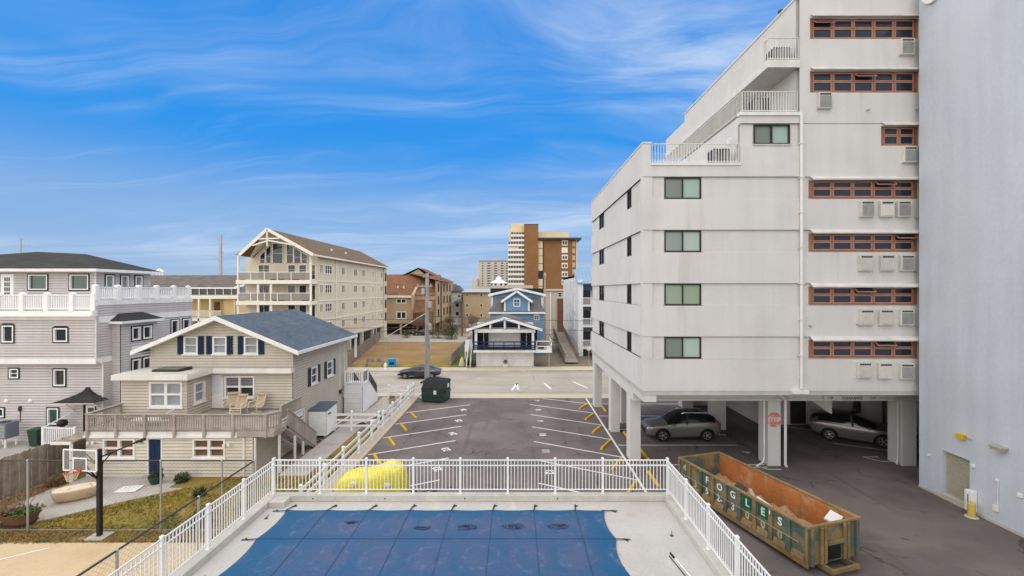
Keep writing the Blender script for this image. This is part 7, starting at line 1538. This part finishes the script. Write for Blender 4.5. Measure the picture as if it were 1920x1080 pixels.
def conifer(x, y, h, r, label):
    t = thing('conifer_tree', label, 'tree', (x, y, 0), 0); MB().tube((0, 0, 0), (0, 0, h*.95), .18, 8, .03).build('trunk', 'bark', t); mb = MB()
    for i in range(2600):
        f_ = random.random()**.8; z = .4 + (h-.4)*f_; rr = r*(1-f_)**.9*random.uniform(.5, 1.05)+.05; a = random.uniform(0, 6.28); p = Vector((rr*math.cos(a), rr*math.sin(a), z)); d = Vector((math.cos(a), math.sin(a), random.uniform(-.5, .4))); s_ = random.uniform(.12, .28); sd = d.cross(Vector((0,0,1))).normalized()*s_*.3
        mb.add([p - sd, p + d*s_, p + sd], [(0,1,2)])
    mb.build('crown', 'leaf_brown', t)
conifer(gx(866.5, 96), 96, 8.6, 1.15, 'narrow dead brown conifer beside the bare tree')
for i, (u, y, r, m, lb) in enumerate(((822, 92, 2.3, 'leaf_brown', 'large golden brown bush beside the townhouse parking'), (838, 98, 1.6, 'leaf_dark', 'dark green bush at the end of the townhouse wall'), (846, 90, 1.5, 'leaf', 'low green bush at the start of the side street'), (878, 59.3, .75, 'leaf_dark', 'rounded dark green bush beside the cottage stairs'), (849, 104, 1.4, 'leaf_dark', 'dark bush below the small bare tree'), (762, 93, 1.0, 'leaf', 'small green bush between the cars under the townhouses'), (1049, 84, 1.4, 'leaf_dark', 'green bush behind the timber ramp'))):
    s_ = thing('shrub', lb, 'shrub', (gx(u, y), y, 0), 0); leafball('foliage', (0, 0, r*.55), r, int(900*max(1, r*.6)), m, s_, .13 if r > 1 else .08, .75)
    for k in range(6): MB().tube((0, 0, 0), (random.uniform(-r, r)*.6, random.uniform(-r, r)*.6, r), .03, 5).build('stem', 'twig', s_)

# ---------------------------------------------------------------- poles and wires
def utility_pole():
    x, y = gx(801, 41.8), 41.8; zt = gz(512, y); t = thing('utility_pole', 'tall grey wooden utility pole behind the green dumpster', 'utility pole', (x, y, 0), 0)
    MB().tube((0, 0, 0), (0, 0, zt), .25, 14, .16).build('pole', 'pole', t)
    for z, w in ((zt-1.2, .9), (zt-.35, .35)): a = MB().box(-w, w*.55, -.2, -.1, z-.06, z+.06).build('crossarm', 'pole', t); [MB().lathe([(.04, 0), (.06, .06), (.03, .16)], 8, (k, -.15, z+.06)).build('insulator', 'acgrille', a) for k in (-w+.1, -w*.45, w*.4)]
    for i, (dx, z) in enumerate(((-.32, zt-1.4), (.3, zt-2.6), (.28, zt-4.6))): MB().lathe([(.05, 0), (.19, .06), (.19, .55), (.1, .62)], 12, (dx, -.15, z-.6)).build('transformer', 'steel', t)
    for z in (4.6, 5.2, 6.0): MB().box(.15, .42, -.2, .1, z, z+.35).build('junction_box', 'acgrille', t)
    MB().tube((-.1, -.26, .2), (-.1, -.2, 6.5), .05, 8).build('riser_pipe', 'steel', t)
    return x, y, zt
ux_, uy_, uzt = utility_pole()
def wire(p, q, sag, r, label, grp='overhead wires'):
    p, q = Vector(p), Vector(q); n = 24; P = [p.lerp(q, k/n) - Vector((0, 0, sag*4*(k/n)*(1-k/n))) for k in range(n+1)]
    o = MB().path([tuple(v - p) for v in P], r, 5).build('overhead_wire', 'wire'); o.location = p; tag(o, label, 'wire', grp)
wire((ux_, uy_, 7.3), (-13.6, 36.6, 5.7), .25, .018, 'service wire from utility pole to the tan house')
wire((ux_, uy_, 7.0), (-70, 60, 8.5), .9, .022, 'long wire from utility pole passing before the cream apartment block')
wire((ux_, uy_, 6.3), (-70, 62, 6.5), .8, .022, 'lower wire from utility pole passing before the cream block garage')
wire((ux_, uy_, 7.3), (40, 47, 8.0), .9, .02, 'wire from utility pole across the street towards the white block')
wire((ux_, uy_, 6.4), (40, 48, 7.0), .9, .02, 'lower wire from utility pole crossing in front of the white block')
def boom():
    t = thing('guy_cover', 'pale cable cover slanting down from the utility pole towards the board fence', 'guy wire', (ux_, uy_, 0)); MB().tube((ux_-.2, uy_, gz(588, uy_)), (gx(724, 56), 56, gz(632, 56)-.0), .035, 8).build('cable', 'offwhite', t); p = Vector((gx(724, 56), 56, gz(632, 56))); MB().tube((p.x, p.y, 0), p, .05, 8).build('anchor_rod', 'steel', t)
boom()
def far_poles():
    for u, v0, v1, y, r, lb in ((413.5, 441, 520, 160, .5, 'tall grey steel transmission pole behind the long brown roof'), (38.5, 447, 500, 130, .2, 'thin utility pole with side arm behind the lilac house')):
        x = gx(u, y); t = thing('transmission_pole' if r > .4 else 'utility_pole', lb, 'pole', (x, y, 0), 0); zt = gz(v0, y); MB().tube((0, 0, 0), (0, 0, zt), r*1.2, 12, r).build('pole', 'steel', t)
        if r < .4: MB().bar((0, 0, gz(462, y)), (2.9, 0, gz(460.5, y)), .12, .12).build('arm', 'pole', t); MB().bar((0, 0, gz(449, y)), (1.2, 0, gz(448, y)), .06, .06).build('arm', 'pole', t)
        else: MB().lathe([(r*1.15, 0), (r*1.15, .4)], 12, (0, 0, zt-6)).build('band', 'steel', t); [MB().box(sx*1.0-.1, sx*1.0+.1, -.1, .1, z-.1, z+.1).build('insulator', 'steel', t) for sx in (-1, 1) for z in (zt-3, zt-6, zt-9)]; [MB().bar((-1.0, 0, z), (1.0, 0, z), .1, .1).build('arm', 'steel', t) for z in (zt-3, zt-6, zt-9)]
far_poles()
# ================================================================ VEHICLES
def make_tyre(r, w):
    ty = MB().lathe([(r*.62, -w/2+.02), (r*.92, -w/2), (r, -w/2+.04), (r, w/2-.04), (r*.92, w/2), (r*.62, w/2-.02)], 24, axis='Y').mesh('tyre', 'rubber', smooth=True)
    q = MB(); q.lathe([(r*.66, w/2-.045), (r*.64, w/2-.015), (r*.58, w/2-.015), (r*.56, w/2-.06)], 24, axis='Y')
    for k in range(5):
        a = 2*math.pi*k/5
        for da in (-.16, .16): q.bar((.05*math.cos(a), w/2-.03, .05*math.sin(a)), (r*.6*math.cos(a+da), w/2-.03, r*.6*math.sin(a+da)), .03, .035)
    q.lathe([(.07, w/2-.05), (.07, w/2-.01), (.02, w/2-.002)], 12, axis='Y'); rm = q.mesh('rim', 'rim')
    return ty, rm, MB().lathe([(r*.6, w/2-.08), (r*.6, w/2-.065)], 20, axis='Y').mesh('brake_disc', 'dark')
def car(label, loc, rz, paint, st, wheels, r, W2, trim='chrome', rails=None, tail=None, head=None, front=None, kind='suv', roof=False):
    """st: stations (x, zbottom, halfwidth, zbelt, zroof, halfroof); x grows towards the front"""
    t = thing('parked_car', label, 'car', loc, rz, 'parked cars')
    mb = MB(); n = len(st); ring = []
    for (x, zb, hw, zt, zr, hr) in st:
        half = [(hw*.9, zb), (hw*.99, zb+.1), (hw*1.0, zb+(zt-zb)*.45), (hw*1.01, zt-.13), (hw*.955, zt), (hr, zr-.05), (hr*.74, zr)]
        pts = [(x, y, z) for y, z in half] + [(x, -y, z) for y, z in half[::-1]]; ring.append(pts)
    m = len(ring[0]); V = [p for q in ring for p in q]; Fc = [(i*m+j, i*m+(j+1) % m, (i+1)*m+(j+1) % m, (i+1)*m+j) for i in range(n-1) for j in range(m)]
    Fc += [tuple(range(m-1, -1, -1)), tuple((n-1)*m+j for j in range(m))]
    me = bpy.data.meshes.new('body'); me.from_pydata(V, [], Fc)
    gh = [abs(s_[4]-s_[3]) > .2 for s_ in st]
    for i in range(n-1):
        for j in range(m):
            side = j in (4, 8); topf = j in (5, 6, 7)
            f = me.polygons[i*m+j]
            if side and (gh[i] or gh[i+1]) and st[i][0] > st[0][0]+.2 and (gh[i] and gh[i+1] or st[i][0] > 0): f.material_index = 1
            if topf and gh[i] and gh[i+1] and roof: f.material_index = 3
            if topf and gh[i] != gh[i+1]: f.material_index = 1
            if topf and gh[i] and gh[i+1] and abs(st[i][4]-st[i+1][4]) > .24: f.material_index = 1
    me.materials.append(W_[paint]); me.materials.append(W_['carglass']); me.materials.append(W_['black']); me.materials.append(W_['carroof'])
    o = bpy.data.objects.new('tmp', me); col.objects.link(o); sd = o.modifiers.new('s', 'SUBSURF'); sd.levels = 2; sd.render_levels = 2
    cut = MB()
    for wx in wheels: cut.lathe([(r*1.17, -W2-.2), (r*1.17, W2+.2)], 28, (wx, 0, r), 'Y')
    cm = cut.mesh('cut', 'black'); co = bpy.data.objects.new('cut', cm); col.objects.link(co); bo = o.modifiers.new('b', 'BOOLEAN'); bo.operation = 'DIFFERENCE'; bo.object = co; bo.solver = 'EXACT'
    dg = bpy.context.evaluated_depsgraph_get(); res = bpy.data.meshes.new_from_object(o.evaluated_get(dg)); bpy.data.objects.remove(o); bpy.data.objects.remove(co)
    for idx, nm, mm in ((0, 'body', paint), (1, 'windows', 'carglass'), (2, 'wheel_well', 'black'), (3, 'roof_panel', 'carroof')):
        bm = bmesh.new(); bm.from_mesh(res)
        names = [q.name if q else '' for q in res.materials]; want = {0: W_[paint].name, 1: W_['carglass'].name, 2: W_['black'].name, 3: W_['carroof'].name}[idx]
        bmesh.ops.delete(bm, geom=[f for f in bm.faces if names[f.material_index] != want], context='FACES')
        if not bm.faces: bm.free(); continue
        q = bpy.data.meshes.new(nm); bm.to_mesh(q); bm.free(); q.materials.clear(); q.materials.append(W_[mm])
        for p in q.polygons: p.use_smooth = True; p.material_index = 0
        b = bpy.data.objects.new(nm, q); col.objects.link(b); b.parent = t
    ty, rm, bd = make_tyre(r, .23)
    for wx in wheels:
        for sg in (1, -1):
            w = bpy.data.objects.new('wheel', ty); col.objects.link(w); w.parent = t; w.location = (wx, sg*(W2-.12), r); w.rotation_euler = (0, 0, 0 if sg > 0 else math.pi)
            for nm, q in (('rim', rm), ('brake_disc', bd)): c = bpy.data.objects.new(nm, q); col.objects.link(c); c.parent = w
            a = MB(); P = [(wx + r*1.2*math.cos(k*math.pi/14), sg*(W2-.012), r + r*1.2*math.sin(k*math.pi/14)) for k in range(15)]; a.path(P, .038 if kind == 'suv' else .02, 6); a.build('arch_trim', 'clad' if kind == 'suv' else paint, t)
    xf, xr = st[-1][0], st[0][0]
    for sg in (1, -1):
        if head: x, z, w, h = head; MB().obox((x, sg*(W2-.22), z), (w, .26, h), (0, R(12), sg*R(-38))).build('headlight', 'clearlens', t, bevel=.02)
        if tail: x, z, w, h = tail; MB().obox((x+.06, sg*(W2-.2), z), (w, .26, h*.8), (0, R(-10), sg*R(30))).build('taillight', 'redlens', t, bevel=.02)
        MB().bar((wheels[0]+r*1.25, sg*(W2-.02), .42), (wheels[1]-r*1.25, sg*(W2-.02), .32), .05, .05).build('sill_trim', trim, t)
        MB().obox((.72, sg*(W2+.08), 1.12 if kind == 'suv' else .92), (.14, .2, .14), (0, 0, 0)).build('mirror', paint, t, bevel=.03)
        MB().bar((wheels[0]+r*1.25, sg*(W2-.035), .33), (wheels[1]-r*1.25, sg*(W2-.035), .30), .06, .12).build('sill_cladding', 'clad', t)
        for x in (-.75, .25): MB().box(x, x+.2, sg*(W2-.02), sg*(W2+.012), .86 if kind == 'suv' else .74, .89 if kind == 'suv' else .77).build('door_handle', trim, t)
        q = next(s_ for s_ in st if s_[0] >= -.3); zt, zr, hw, hr = q[3], q[4], q[2], q[5]
        MB().add([(-.2, sg*(hw*.965+.004), zt), (-.06, sg*(hw*.965+.004), zt), (-.16, sg*(hr+.02), zr-.1), (-.28, sg*(hr+.02), zr-.1), (-.2, sg*(hw*.965-.03), zt), (-.06, sg*(hw*.965-.03), zt), (-.16, sg*(hr-.02), zr-.1), (-.28, sg*(hr-.02), zr-.1)], [(0,1,2,3),(7,6,5,4),(0,4,5,1),(1,5,6,2),(2,6,7,3),(3,7,4,0)]).build('door_pillar', 'black', t)
        MB().path([(x, sg*(hw_*.965+.002), zb_+.008) for x, zb_, hw_ in [(s_[0], s_[3], s_[2]) for s_ in st if -1.75 < s_[0] < 1.25]], .012, 5).build('window_trim', trim, t)
        if rails: MB().path([(rails[0], sg*rails[3], rails[2]-.03), (rails[0]+.12, sg*rails[3], rails[2]+.03), (rails[1]-.12, sg*rails[3], rails[2]+.03), (rails[1], sg*rails[3], rails[2]-.03)], .022, 6).build('roof_rail', 'chrome', t)
    if front: MB().obox((xf-.06, 0, front[0]), (.1, front[1], front[2]), (0, R(-8), 0)).build('grille', 'black', t, bevel=.03); MB().obox((xf-.05, 0, front[0]-.25), (.1, front[1]*1.3, .08)).build('bumper_trim', trim, t)
    MB().box(xr-.012, xr+.05, -.26, .26, .72, .86).build('licence_plate', 'white_paint', t)
    return t
SUV = [(-2.40, .58, .74, 1.02, 1.12, .58), (-2.30, .42, .90, 1.14, 1.24, .70), (-2.0, .34, .96, 1.20, 1.56, .66), (-1.5, .28, .97, 1.16, 1.76, .68), (-.6, .26, .97, 1.10, 1.83, .71), (.1, .25, .97, 1.07, 1.80, .70), (.5, .25, .97, 1.07, 1.60, .69), (1.08, .25, .97, 1.06, 1.18, .82), (1.75, .28, .96, 1.03, 1.13, .80), (2.2, .32, .92, .95, 1.05, .70), (2.40, .40, .78, .78, .88, .55)]
car('silver grey crossover parked nose-out under the grey building', (10.75, 30.15, 0), math.pi, 'paint_silver', SUV, (-1.42, 1.40), .39, .95, roof=True, rails=(-1.5, .1, 1.73, .6), tail=(-2.24, 1.06, .3, .18), head=(2.14, .82, .40, .12), front=(.66, .8, .4))
car('dark grey crossover with roof rails parked near the blue building', (21.75, 29.55, 0), R(-31), 'paint_grey', SUV, (-1.36, 1.36), .38, .95, roof=True, rails=(-1.6, .2, 1.73, .6), tail=(-2.22, 1.08, .3, .12), head=(2.14, .82, .40, .12), front=(.62, .9, .3))
SED = [(-2.40, .50, .68, .78, .88, .50), (-2.25, .38, .84, .88, 1.02, .62), (-1.7, .27, .90, .93, 1.08, .66), (-1.15, .24, .91, .93, 1.32, .58), (-.5, .22, .92, .92, 1.42, .57), (.2, .22, .92, .91, 1.40, .57), (.6, .22, .91, .91, 1.24, .57), (1.15, .23, .91, .90, .98, .68), (1.75, .26, .88, .84, .92, .66), (2.2, .32, .80, .72, .80, .55), (2.4, .38, .64, .60, .68, .42)]
car('black sedan parked at the far kerb of the street', (gx(787, 50.4), 50.5, 0), math.pi, 'paint_black', SED, (-1.42, 1.45), .34, .89, tail=(-2.24, .84, .3, .14), head=(2.12, .64, .36, .12), front=(.5, .8, .22), kind='sedan')
car('dark car parked below the brown townhouses beside a green bush', (gx(795, 97.5), 97.5, 0), math.pi, 'paint_black', SED, (-1.42, 1.45), .34, .89, tail=(-2.24, .84, .3, .14), head=(2.12, .64, .36, .12), front=(.5, .8, .22), kind='sedan')
car('silver car parked in the dark under the brown townhouses', (gx(777, 101.5), 101.6, 0), R(175), 'paint_silver', SED, (-1.42, 1.45), .34, .89, tail=(-2.24, .84, .3, .14), head=(2.12, .64, .36, .12), front=(.5, .8, .22), kind='sedan')

# ================================================================ ROLL-OFF CONTAINER
def rolloff():
    t = thing('rolloff_container', 'rusty green open roll-off waste container with painted letters', 'container', (10.04, 19.25, 0), R(17.6))
    L_, Wd, z0, z1 = 3.42, 1.165, .26, 1.53
    fl = MB().box(-Wd+.04, Wd-.04, -L_+.04, L_-.04, z0-.02, z0+.05).build('floor', 'rust', t)
    MB().box(-Wd, -Wd+.03, -L_, L_, z0, z1).build('side_wall', 'rolloff', t); MB().box(Wd-.03, Wd, -L_, L_, z0, z1).build('side_wall', 'rolloff', t)
    MB().box(-Wd+.031, -Wd+.036, -L_+.05, L_-.05, z0+.05, z1-.01).build('inner_lining', 'rust', t); MB().box(Wd-.036, Wd-.031, -L_+.05, L_-.05, z0+.05, z1-.01).build('inner_lining', 'rust', t)
    MB().box(-Wd+.04, Wd-.04, L_-.04, L_, z0, z1).build('door', 'rolloff', t); MB().box(-Wd+.04, Wd-.04, -L_, -L_+.04, z0, z1).build('front_wall', 'rolloff', t); MB().box(-Wd+.05, Wd-.05, -L_+.041, -L_+.046, z0+.05, z1-.01).build('inner_lining', 'rust', t)
    for a in ((-Wd-.06, -Wd+.05, -L_-.05, L_+.05), (Wd-.05, Wd+.06, -L_-.05, L_+.05)): MB().box(*a, z1, z1+.09).build('top_rail', 'rolloff_rust', t, bevel=.012)
    for a in ((-Wd+.051, Wd-.051, -L_-.05, -L_+.05), (-Wd+.051, Wd-.051, L_-.05, L_+.05)): MB().box(*a, z1, z1+.088).build('top_rail', 'rolloff_rust', t, bevel=.012)
    for s_ in (-1, 1):
        MB().box(s_*Wd-.06 if s_ < 0 else Wd-.03, s_*Wd+.03 if s_ < 0 else Wd+.06, -L_, L_, z0-.08, z0+.12).build('bottom_rail', 'rolloff_rust', t, bevel=.012); MB().box(s_*.55-.06, s_*.55+.06, -L_-.1, L_, .08, z0-.021).build('skid_rail', 'rolloff_rust', t)
    n = 9; pw = 2*L_/n                                       # ribs between the panels
    for i in range(n+1):
        y = -L_ + pw*i
        for s_ in (-1, 1):
            x0, x1 = (-Wd-.085, -Wd-.001) if s_ < 0 else (Wd+.001, Wd+.085)
            MB().box(x0, x1, max(-L_, y-.085), min(L_, y+.085), z0+.121, z1-.001).build('rib', 'rolloff' if i % 3 else 'rolloff_rust', t, bevel=.02)
        if i < n:
            MB().add([(-Wd-.002, y+.12, z0+.13), (-Wd-.002, y+pw-.12, z0+.13), (-Wd-.002, y+pw-.12, z0+.33), (-Wd-.002, y+.12, z0+.33), (-Wd-.08, y+.12, z0+.13), (-Wd-.08, y+pw-.12, z0+.13), (-Wd-.03, y+pw-.12, z0+.30), (-Wd-.03, y+.12, z0+.30)], [(0,1,2,3),(7,6,5,4),(0,4,5,1),(1,5,6,2),(2,6,7,3),(3,7,4,0)]).build('foot_gusset', 'rolloff_rust', t)
    MB().path([(-Wd-.09, -L_+.3, .95), (-Wd-.1, 0, .93), (-Wd-.09, L_-.2, .95)], .012, 5).build('cable', 'steel', t)
    # stencilled letters, one panel each, read from the pool side: far panel first
    top = ['4', '', 'F', 'O', 'G', 'L', 'E', 'S']; low = ['1', '3', '5', '2-', '3', '0', '0', '0']
    for k in range(8):
        y = L_ - pw*(k+.5)
        if top[k] in ('L', 'E'): MB().box(-Wd-.006, -Wd-.001, y-.24, y+.24, z1-.52, z1-.04).build('green_patch', 'paint_green', t)
        rot = (R(90), 0, R(-90))
        if top[k]: writing(top[k], .40, 'line' if k > 1 else 'stencil', (-Wd-.011, y, z1-.29), rot, t, .003, .012, 'letter')
        writing(low[k], .40, 'stencil' if k in (0, 1, 5, 6, 7) else 'line', (-Wd-.011, y, z1-.78), rot, t, .003, .012, 'numeral')
    writing("'", .40, 'line', (-Wd-.092, L_-pw*7, z1-.24), (R(90), 0, R(-90)), t, .003, .012, 'letter'); writing('-', .40, 'stencil', (-Wd-.092, L_-pw*1, z1-.78), (R(90), 0, R(-90)), t, .003, .012, 'numeral')
    # pulling end with hook pocket, braces, rollers
    for x in (-.62, -.45, .45, .62, -Wd+.12, Wd-.12): MB().box(x-.06, x+.06, -L_-.09, -L_-.001, z0, z1-.002).build('end_rib', 'rolloff_rust' if abs(x) < 1 else 'rolloff', t, bevel=.015)
    MB().box(-.39, .39, -L_-.1, -L_-.001, .86, 1.0).build('cross_rib', 'rolloff', t, bevel=.015); MB().box(-.3, .3, -L_-.02, -L_-.002, .32, .84).build('hook_pocket', 'black', t)
    for s_ in (-1, 1): MB().bar((s_*.55, -L_+.1, .17), (s_*.55, -L_-.42, .17), .13, .16).build('nose_rail', 'rolloff', t)
    MB().bar((-.62, -L_-.42, .2), (.62, -L_-.42, .2), .1, .12).build('nose_bar', 'rolloff_rust', t)
    for s_ in (-1, 1):
        for y in (-L_+.35, L_-.5): MB().lathe([(.12, -.1), (.12, .1)], 14, (s_*.85, y, .12), 'X').build('roller', 'rolloff_rust', t)
    # waste inside: each board a thing of its own
    hp = MB(); random.seed(4)
    nx_, ny_ = 14, 44; P = [(-Wd+.06 + (2*Wd-.12)*i/nx_, -L_+.1 + (2*L_-.2)*j/ny_, z0+.06 + max(0, .22 + .30*noise.noise(Vector((i*.35, j*.3, 5))) + .25*(1-i/nx_)**2)) for j in range(ny_+1) for i in range(nx_+1)]
    hp.add(P, [(j*(nx_+1)+i, j*(nx_+1)+i+1, (j+1)*(nx_+1)+i+1, (j+1)*(nx_+1)+i) for j in range(ny_) for i in range(nx_)]); w = hp.build('waste_heap', 'debris'); w.location = (10.04, 19.25, 0); w.rotation_euler = (0, 0, R(17.6)); tag(w, 'brown heap of rubble and waste inside the roll-off container', 'waste', kind='stuff')
    M_ = Matrix.Translation((10.04, 19.25, 0)) @ Matrix.Rotation(R(17.6), 4, 'Z')
    def piece(name, label, cat, loc, size, rot, m):
        p = M_ @ Vector(loc); o = MB().obox((0, 0, 0), size).build(name, m, bevel=.008); o.location = p; o.rotation_euler = (rot[0], rot[1], rot[2] + R(17.6)); tag(o, label, cat)
    piece('foam_board', 'large white foam board leaning in the near end of the roll-off container', 'board', (.72, -2.85, 1.36), (.7, .42, .08), (R(16), R(-6), R(22)), 'foam')
    piece('foam_board', 'long white foam strip lying along the container side under letter F', 'board', (-.8, 1.3, 1.16), (.25, 1.3, .08), (R(4), R(20), R(-6)), 'foam')
    piece('foam_board', 'white board edge sticking up behind letter E of the container', 'board', (-.9, -1.35, 1.35), (.12, .8, .3), (R(10), R(15), R(5)), 'foam')
    piece('foam_board', 'small white block among the waste behind letter S', 'board', (-.7, -2.6, 1.2), (.3, .5, .2), (R(20), R(10), R(40)), 'foam')
    piece('metal_panel', 'dark grey bent panel among the waste behind letter G', 'panel', (-.6, .25, 1.25), (.6, .5, .05), (R(25), R(-30), R(15)), 'dark')
    piece('plank', 'tan wooden plank lying across the waste behind letter L', 'plank', (-.45, -.4, 1.15), (.16, 1.5, .04), (R(8), R(6), R(-30)), 'sling')
rolloff()

# ================================================================ GREEN FRONT-LOAD DUMPSTER
def dumpster():
    t = thing('dumpster', 'dark green front-load dumpster with black lid at the lot corner', 'dumpster', (gx(818, 40.2), 40.15, 0), R(-12))
    a, b, h1, h2 = 1.0, .85, 1.15, 1.75
    prof = [(-b, .12), (b, .12), (b, h2), (-.15, h2), (-b, h1)]           # y, z: sloping front
    MB().prism(prof, 'X', -a, a).build('body', 'dumpgreen', t)
    for z in (.5, h1-.04): MB().box(-a-.03, a+.03, -b-.04, -b-.001, z, z+.09).build('rib', 'dumpgreen', t)
    for s_ in (-1, 1): x0, x1 = (-a-.14, -a-.001) if s_ < 0 else (a+.001, a+.14); MB().box(x0, x1, -.6, .6, .8, 1.0).build('fork_pocket', 'dumpgreen', t, bevel=.02); MB().box(x0 if s_ < 0 else a+.001, -a-.001 if s_ < 0 else a+.06, -b+.05, b, 1.6, 1.72).build('rim', 'dumpgreen', t)
    MB().add([(-a, -b-.03, h1+.03), (-.02, -b-.03, h1+.03), (-.02, -.15, h2+.03), (-a, -.15, h2+.03), (-a, -b-.03, h1+.08), (-.02, -b-.03, h1+.08), (-.02, -.15, h2+.08), (-a, -.15, h2+.08)], [(0,3,2,1),(4,5,6,7),(0,1,5,4),(1,2,6,5),(2,3,7,6),(3,0,4,7)]).build('lid', 'rubber', t)
    MB().add([(.02, -b-.03, h1+.03), (a, -b-.03, h1+.03), (a, -.15, h2+.03), (.02, -.15, h2+.03), (.02, -b-.03, h1+.08), (a, -b-.03, h1+.08), (a, -.15, h2+.08), (.02, -.15, h2+.08)], [(0,3,2,1),(4,5,6,7),(0,1,5,4),(1,2,6,5),(2,3,7,6),(3,0,4,7)]).build('lid', 'rubber', t)
    MB().box(-a+.06, a-.06, -.1, b-.06, h2+.002, h2+.02).build('opening', 'black', t)
    for q in ((-a, a, b-.06, b, 0), (-a, a, -.15, -.1, 0), (-a, -a+.06, -.1, b-.06, 0), (a-.06, a, -.1, b-.06, 0)): MB().box(q[0], q[1], q[2], q[3], h2+.002, h2+.09).build('top_rim', 'dumpgreen', t)
    MB().box(a+.002, a+.012, .1, .5, 1.15, 1.5).build('notice', 'foam', t); MB().box(.1, .35, -b-.012, -b-.002, .72, 1.05).build('notice', 'foam', t)
    for x in (-a+.15, a-.15):
        for y in (-b+.15, b-.15): MB().box(x-.1, x+.1, y-.1, y+.1, 0, .119).build('foot', 'dark', t)
dumpster()

# ================================================================ TARP-COVERED HEAP
def tarp():
    t = thing('tarp_covered_bundle', 'bright yellow tarp-wrapped bundle behind the pool fence', 'tarp bundle', (-6.7, 21.3, 0), 0)
    nu, nv = 72, 26; P = []
    for j in range(nv+1):
        f_ = j/nv; ph = f_*math.pi/2
        for i in range(nu):
            a = 2*math.pi*i/nu; c, s_ = math.cos(a), math.sin(a); e = 3.2
            rx = 1.62*abs(c)**(2/e)*(1 if c > 0 else -1); ry = .85*abs(s_)**(2/e)*(1 if s_ > 0 else -1)
            k = math.cos(ph)**.33; x, y = rx*k, ry*k
            top = 1.28 + .40/(1+math.exp(-(x-.35)*6)) - .22*max(0, -x-.9)
            z = top*math.sin(ph)**.62 + .08*noise.noise(Vector((x*2.2, y*2.2, f_*3))) + .05*noise.noise(Vector((x*6, y*6, f_*6)))
            w = 1 + (.05*math.sin(a*17 + 4*noise.noise(Vector((c*2, s_*2, 0)))) )*(1-f_)*1.2
            P.append((x*w, y*w, max(0, z)))
    MB().add(P, [(j*nu+i, j*nu+(i+1) % nu, (j+1)*nu+(i+1) % nu, (j+1)*nu+i) for j in range(nv) for i in range(nu)]).build('tarp', 'tarp', t, smooth=True)
    for x, z in ((-.55, 1.0), (.95, .95)):
        MB().lathe([(.02, -.05), (.13, -.03), (.15, 0)], 10, (x, -.80, z), 'Y', 1, .8).build('white_tag', 'foam', t)
    for z in (.4, .85): MB().path([(1.60*math.cos(q)*1.0, .92*math.sin(q), z) for q in [k*math.pi/16 for k in range(33)]], .018, 5).build('rope', 'yellow', t)
    w = thing('hand_cart', 'black wheeled cart frame lying beside the yellow tarp bundle', 'cart', (-4.35, 21.2, 0), R(10))
    MB().path([(-.5, 0, .12), (.6, 0, .3), (.6, .35, .3), (-.5, .35, .12)], .03, 6).build('frame', 'black', w)
    for y in (-.05, .4): MB().lathe([(.16, -.04), (.16, .04)], 14, (-.4, y, .16), 'Y').build('wheel', 'rubber', w); MB().lathe([(.12, -.04), (.12, .04)], 12, (.55, y, .12), 'Y').build('wheel', 'rubber', w)
tarp()
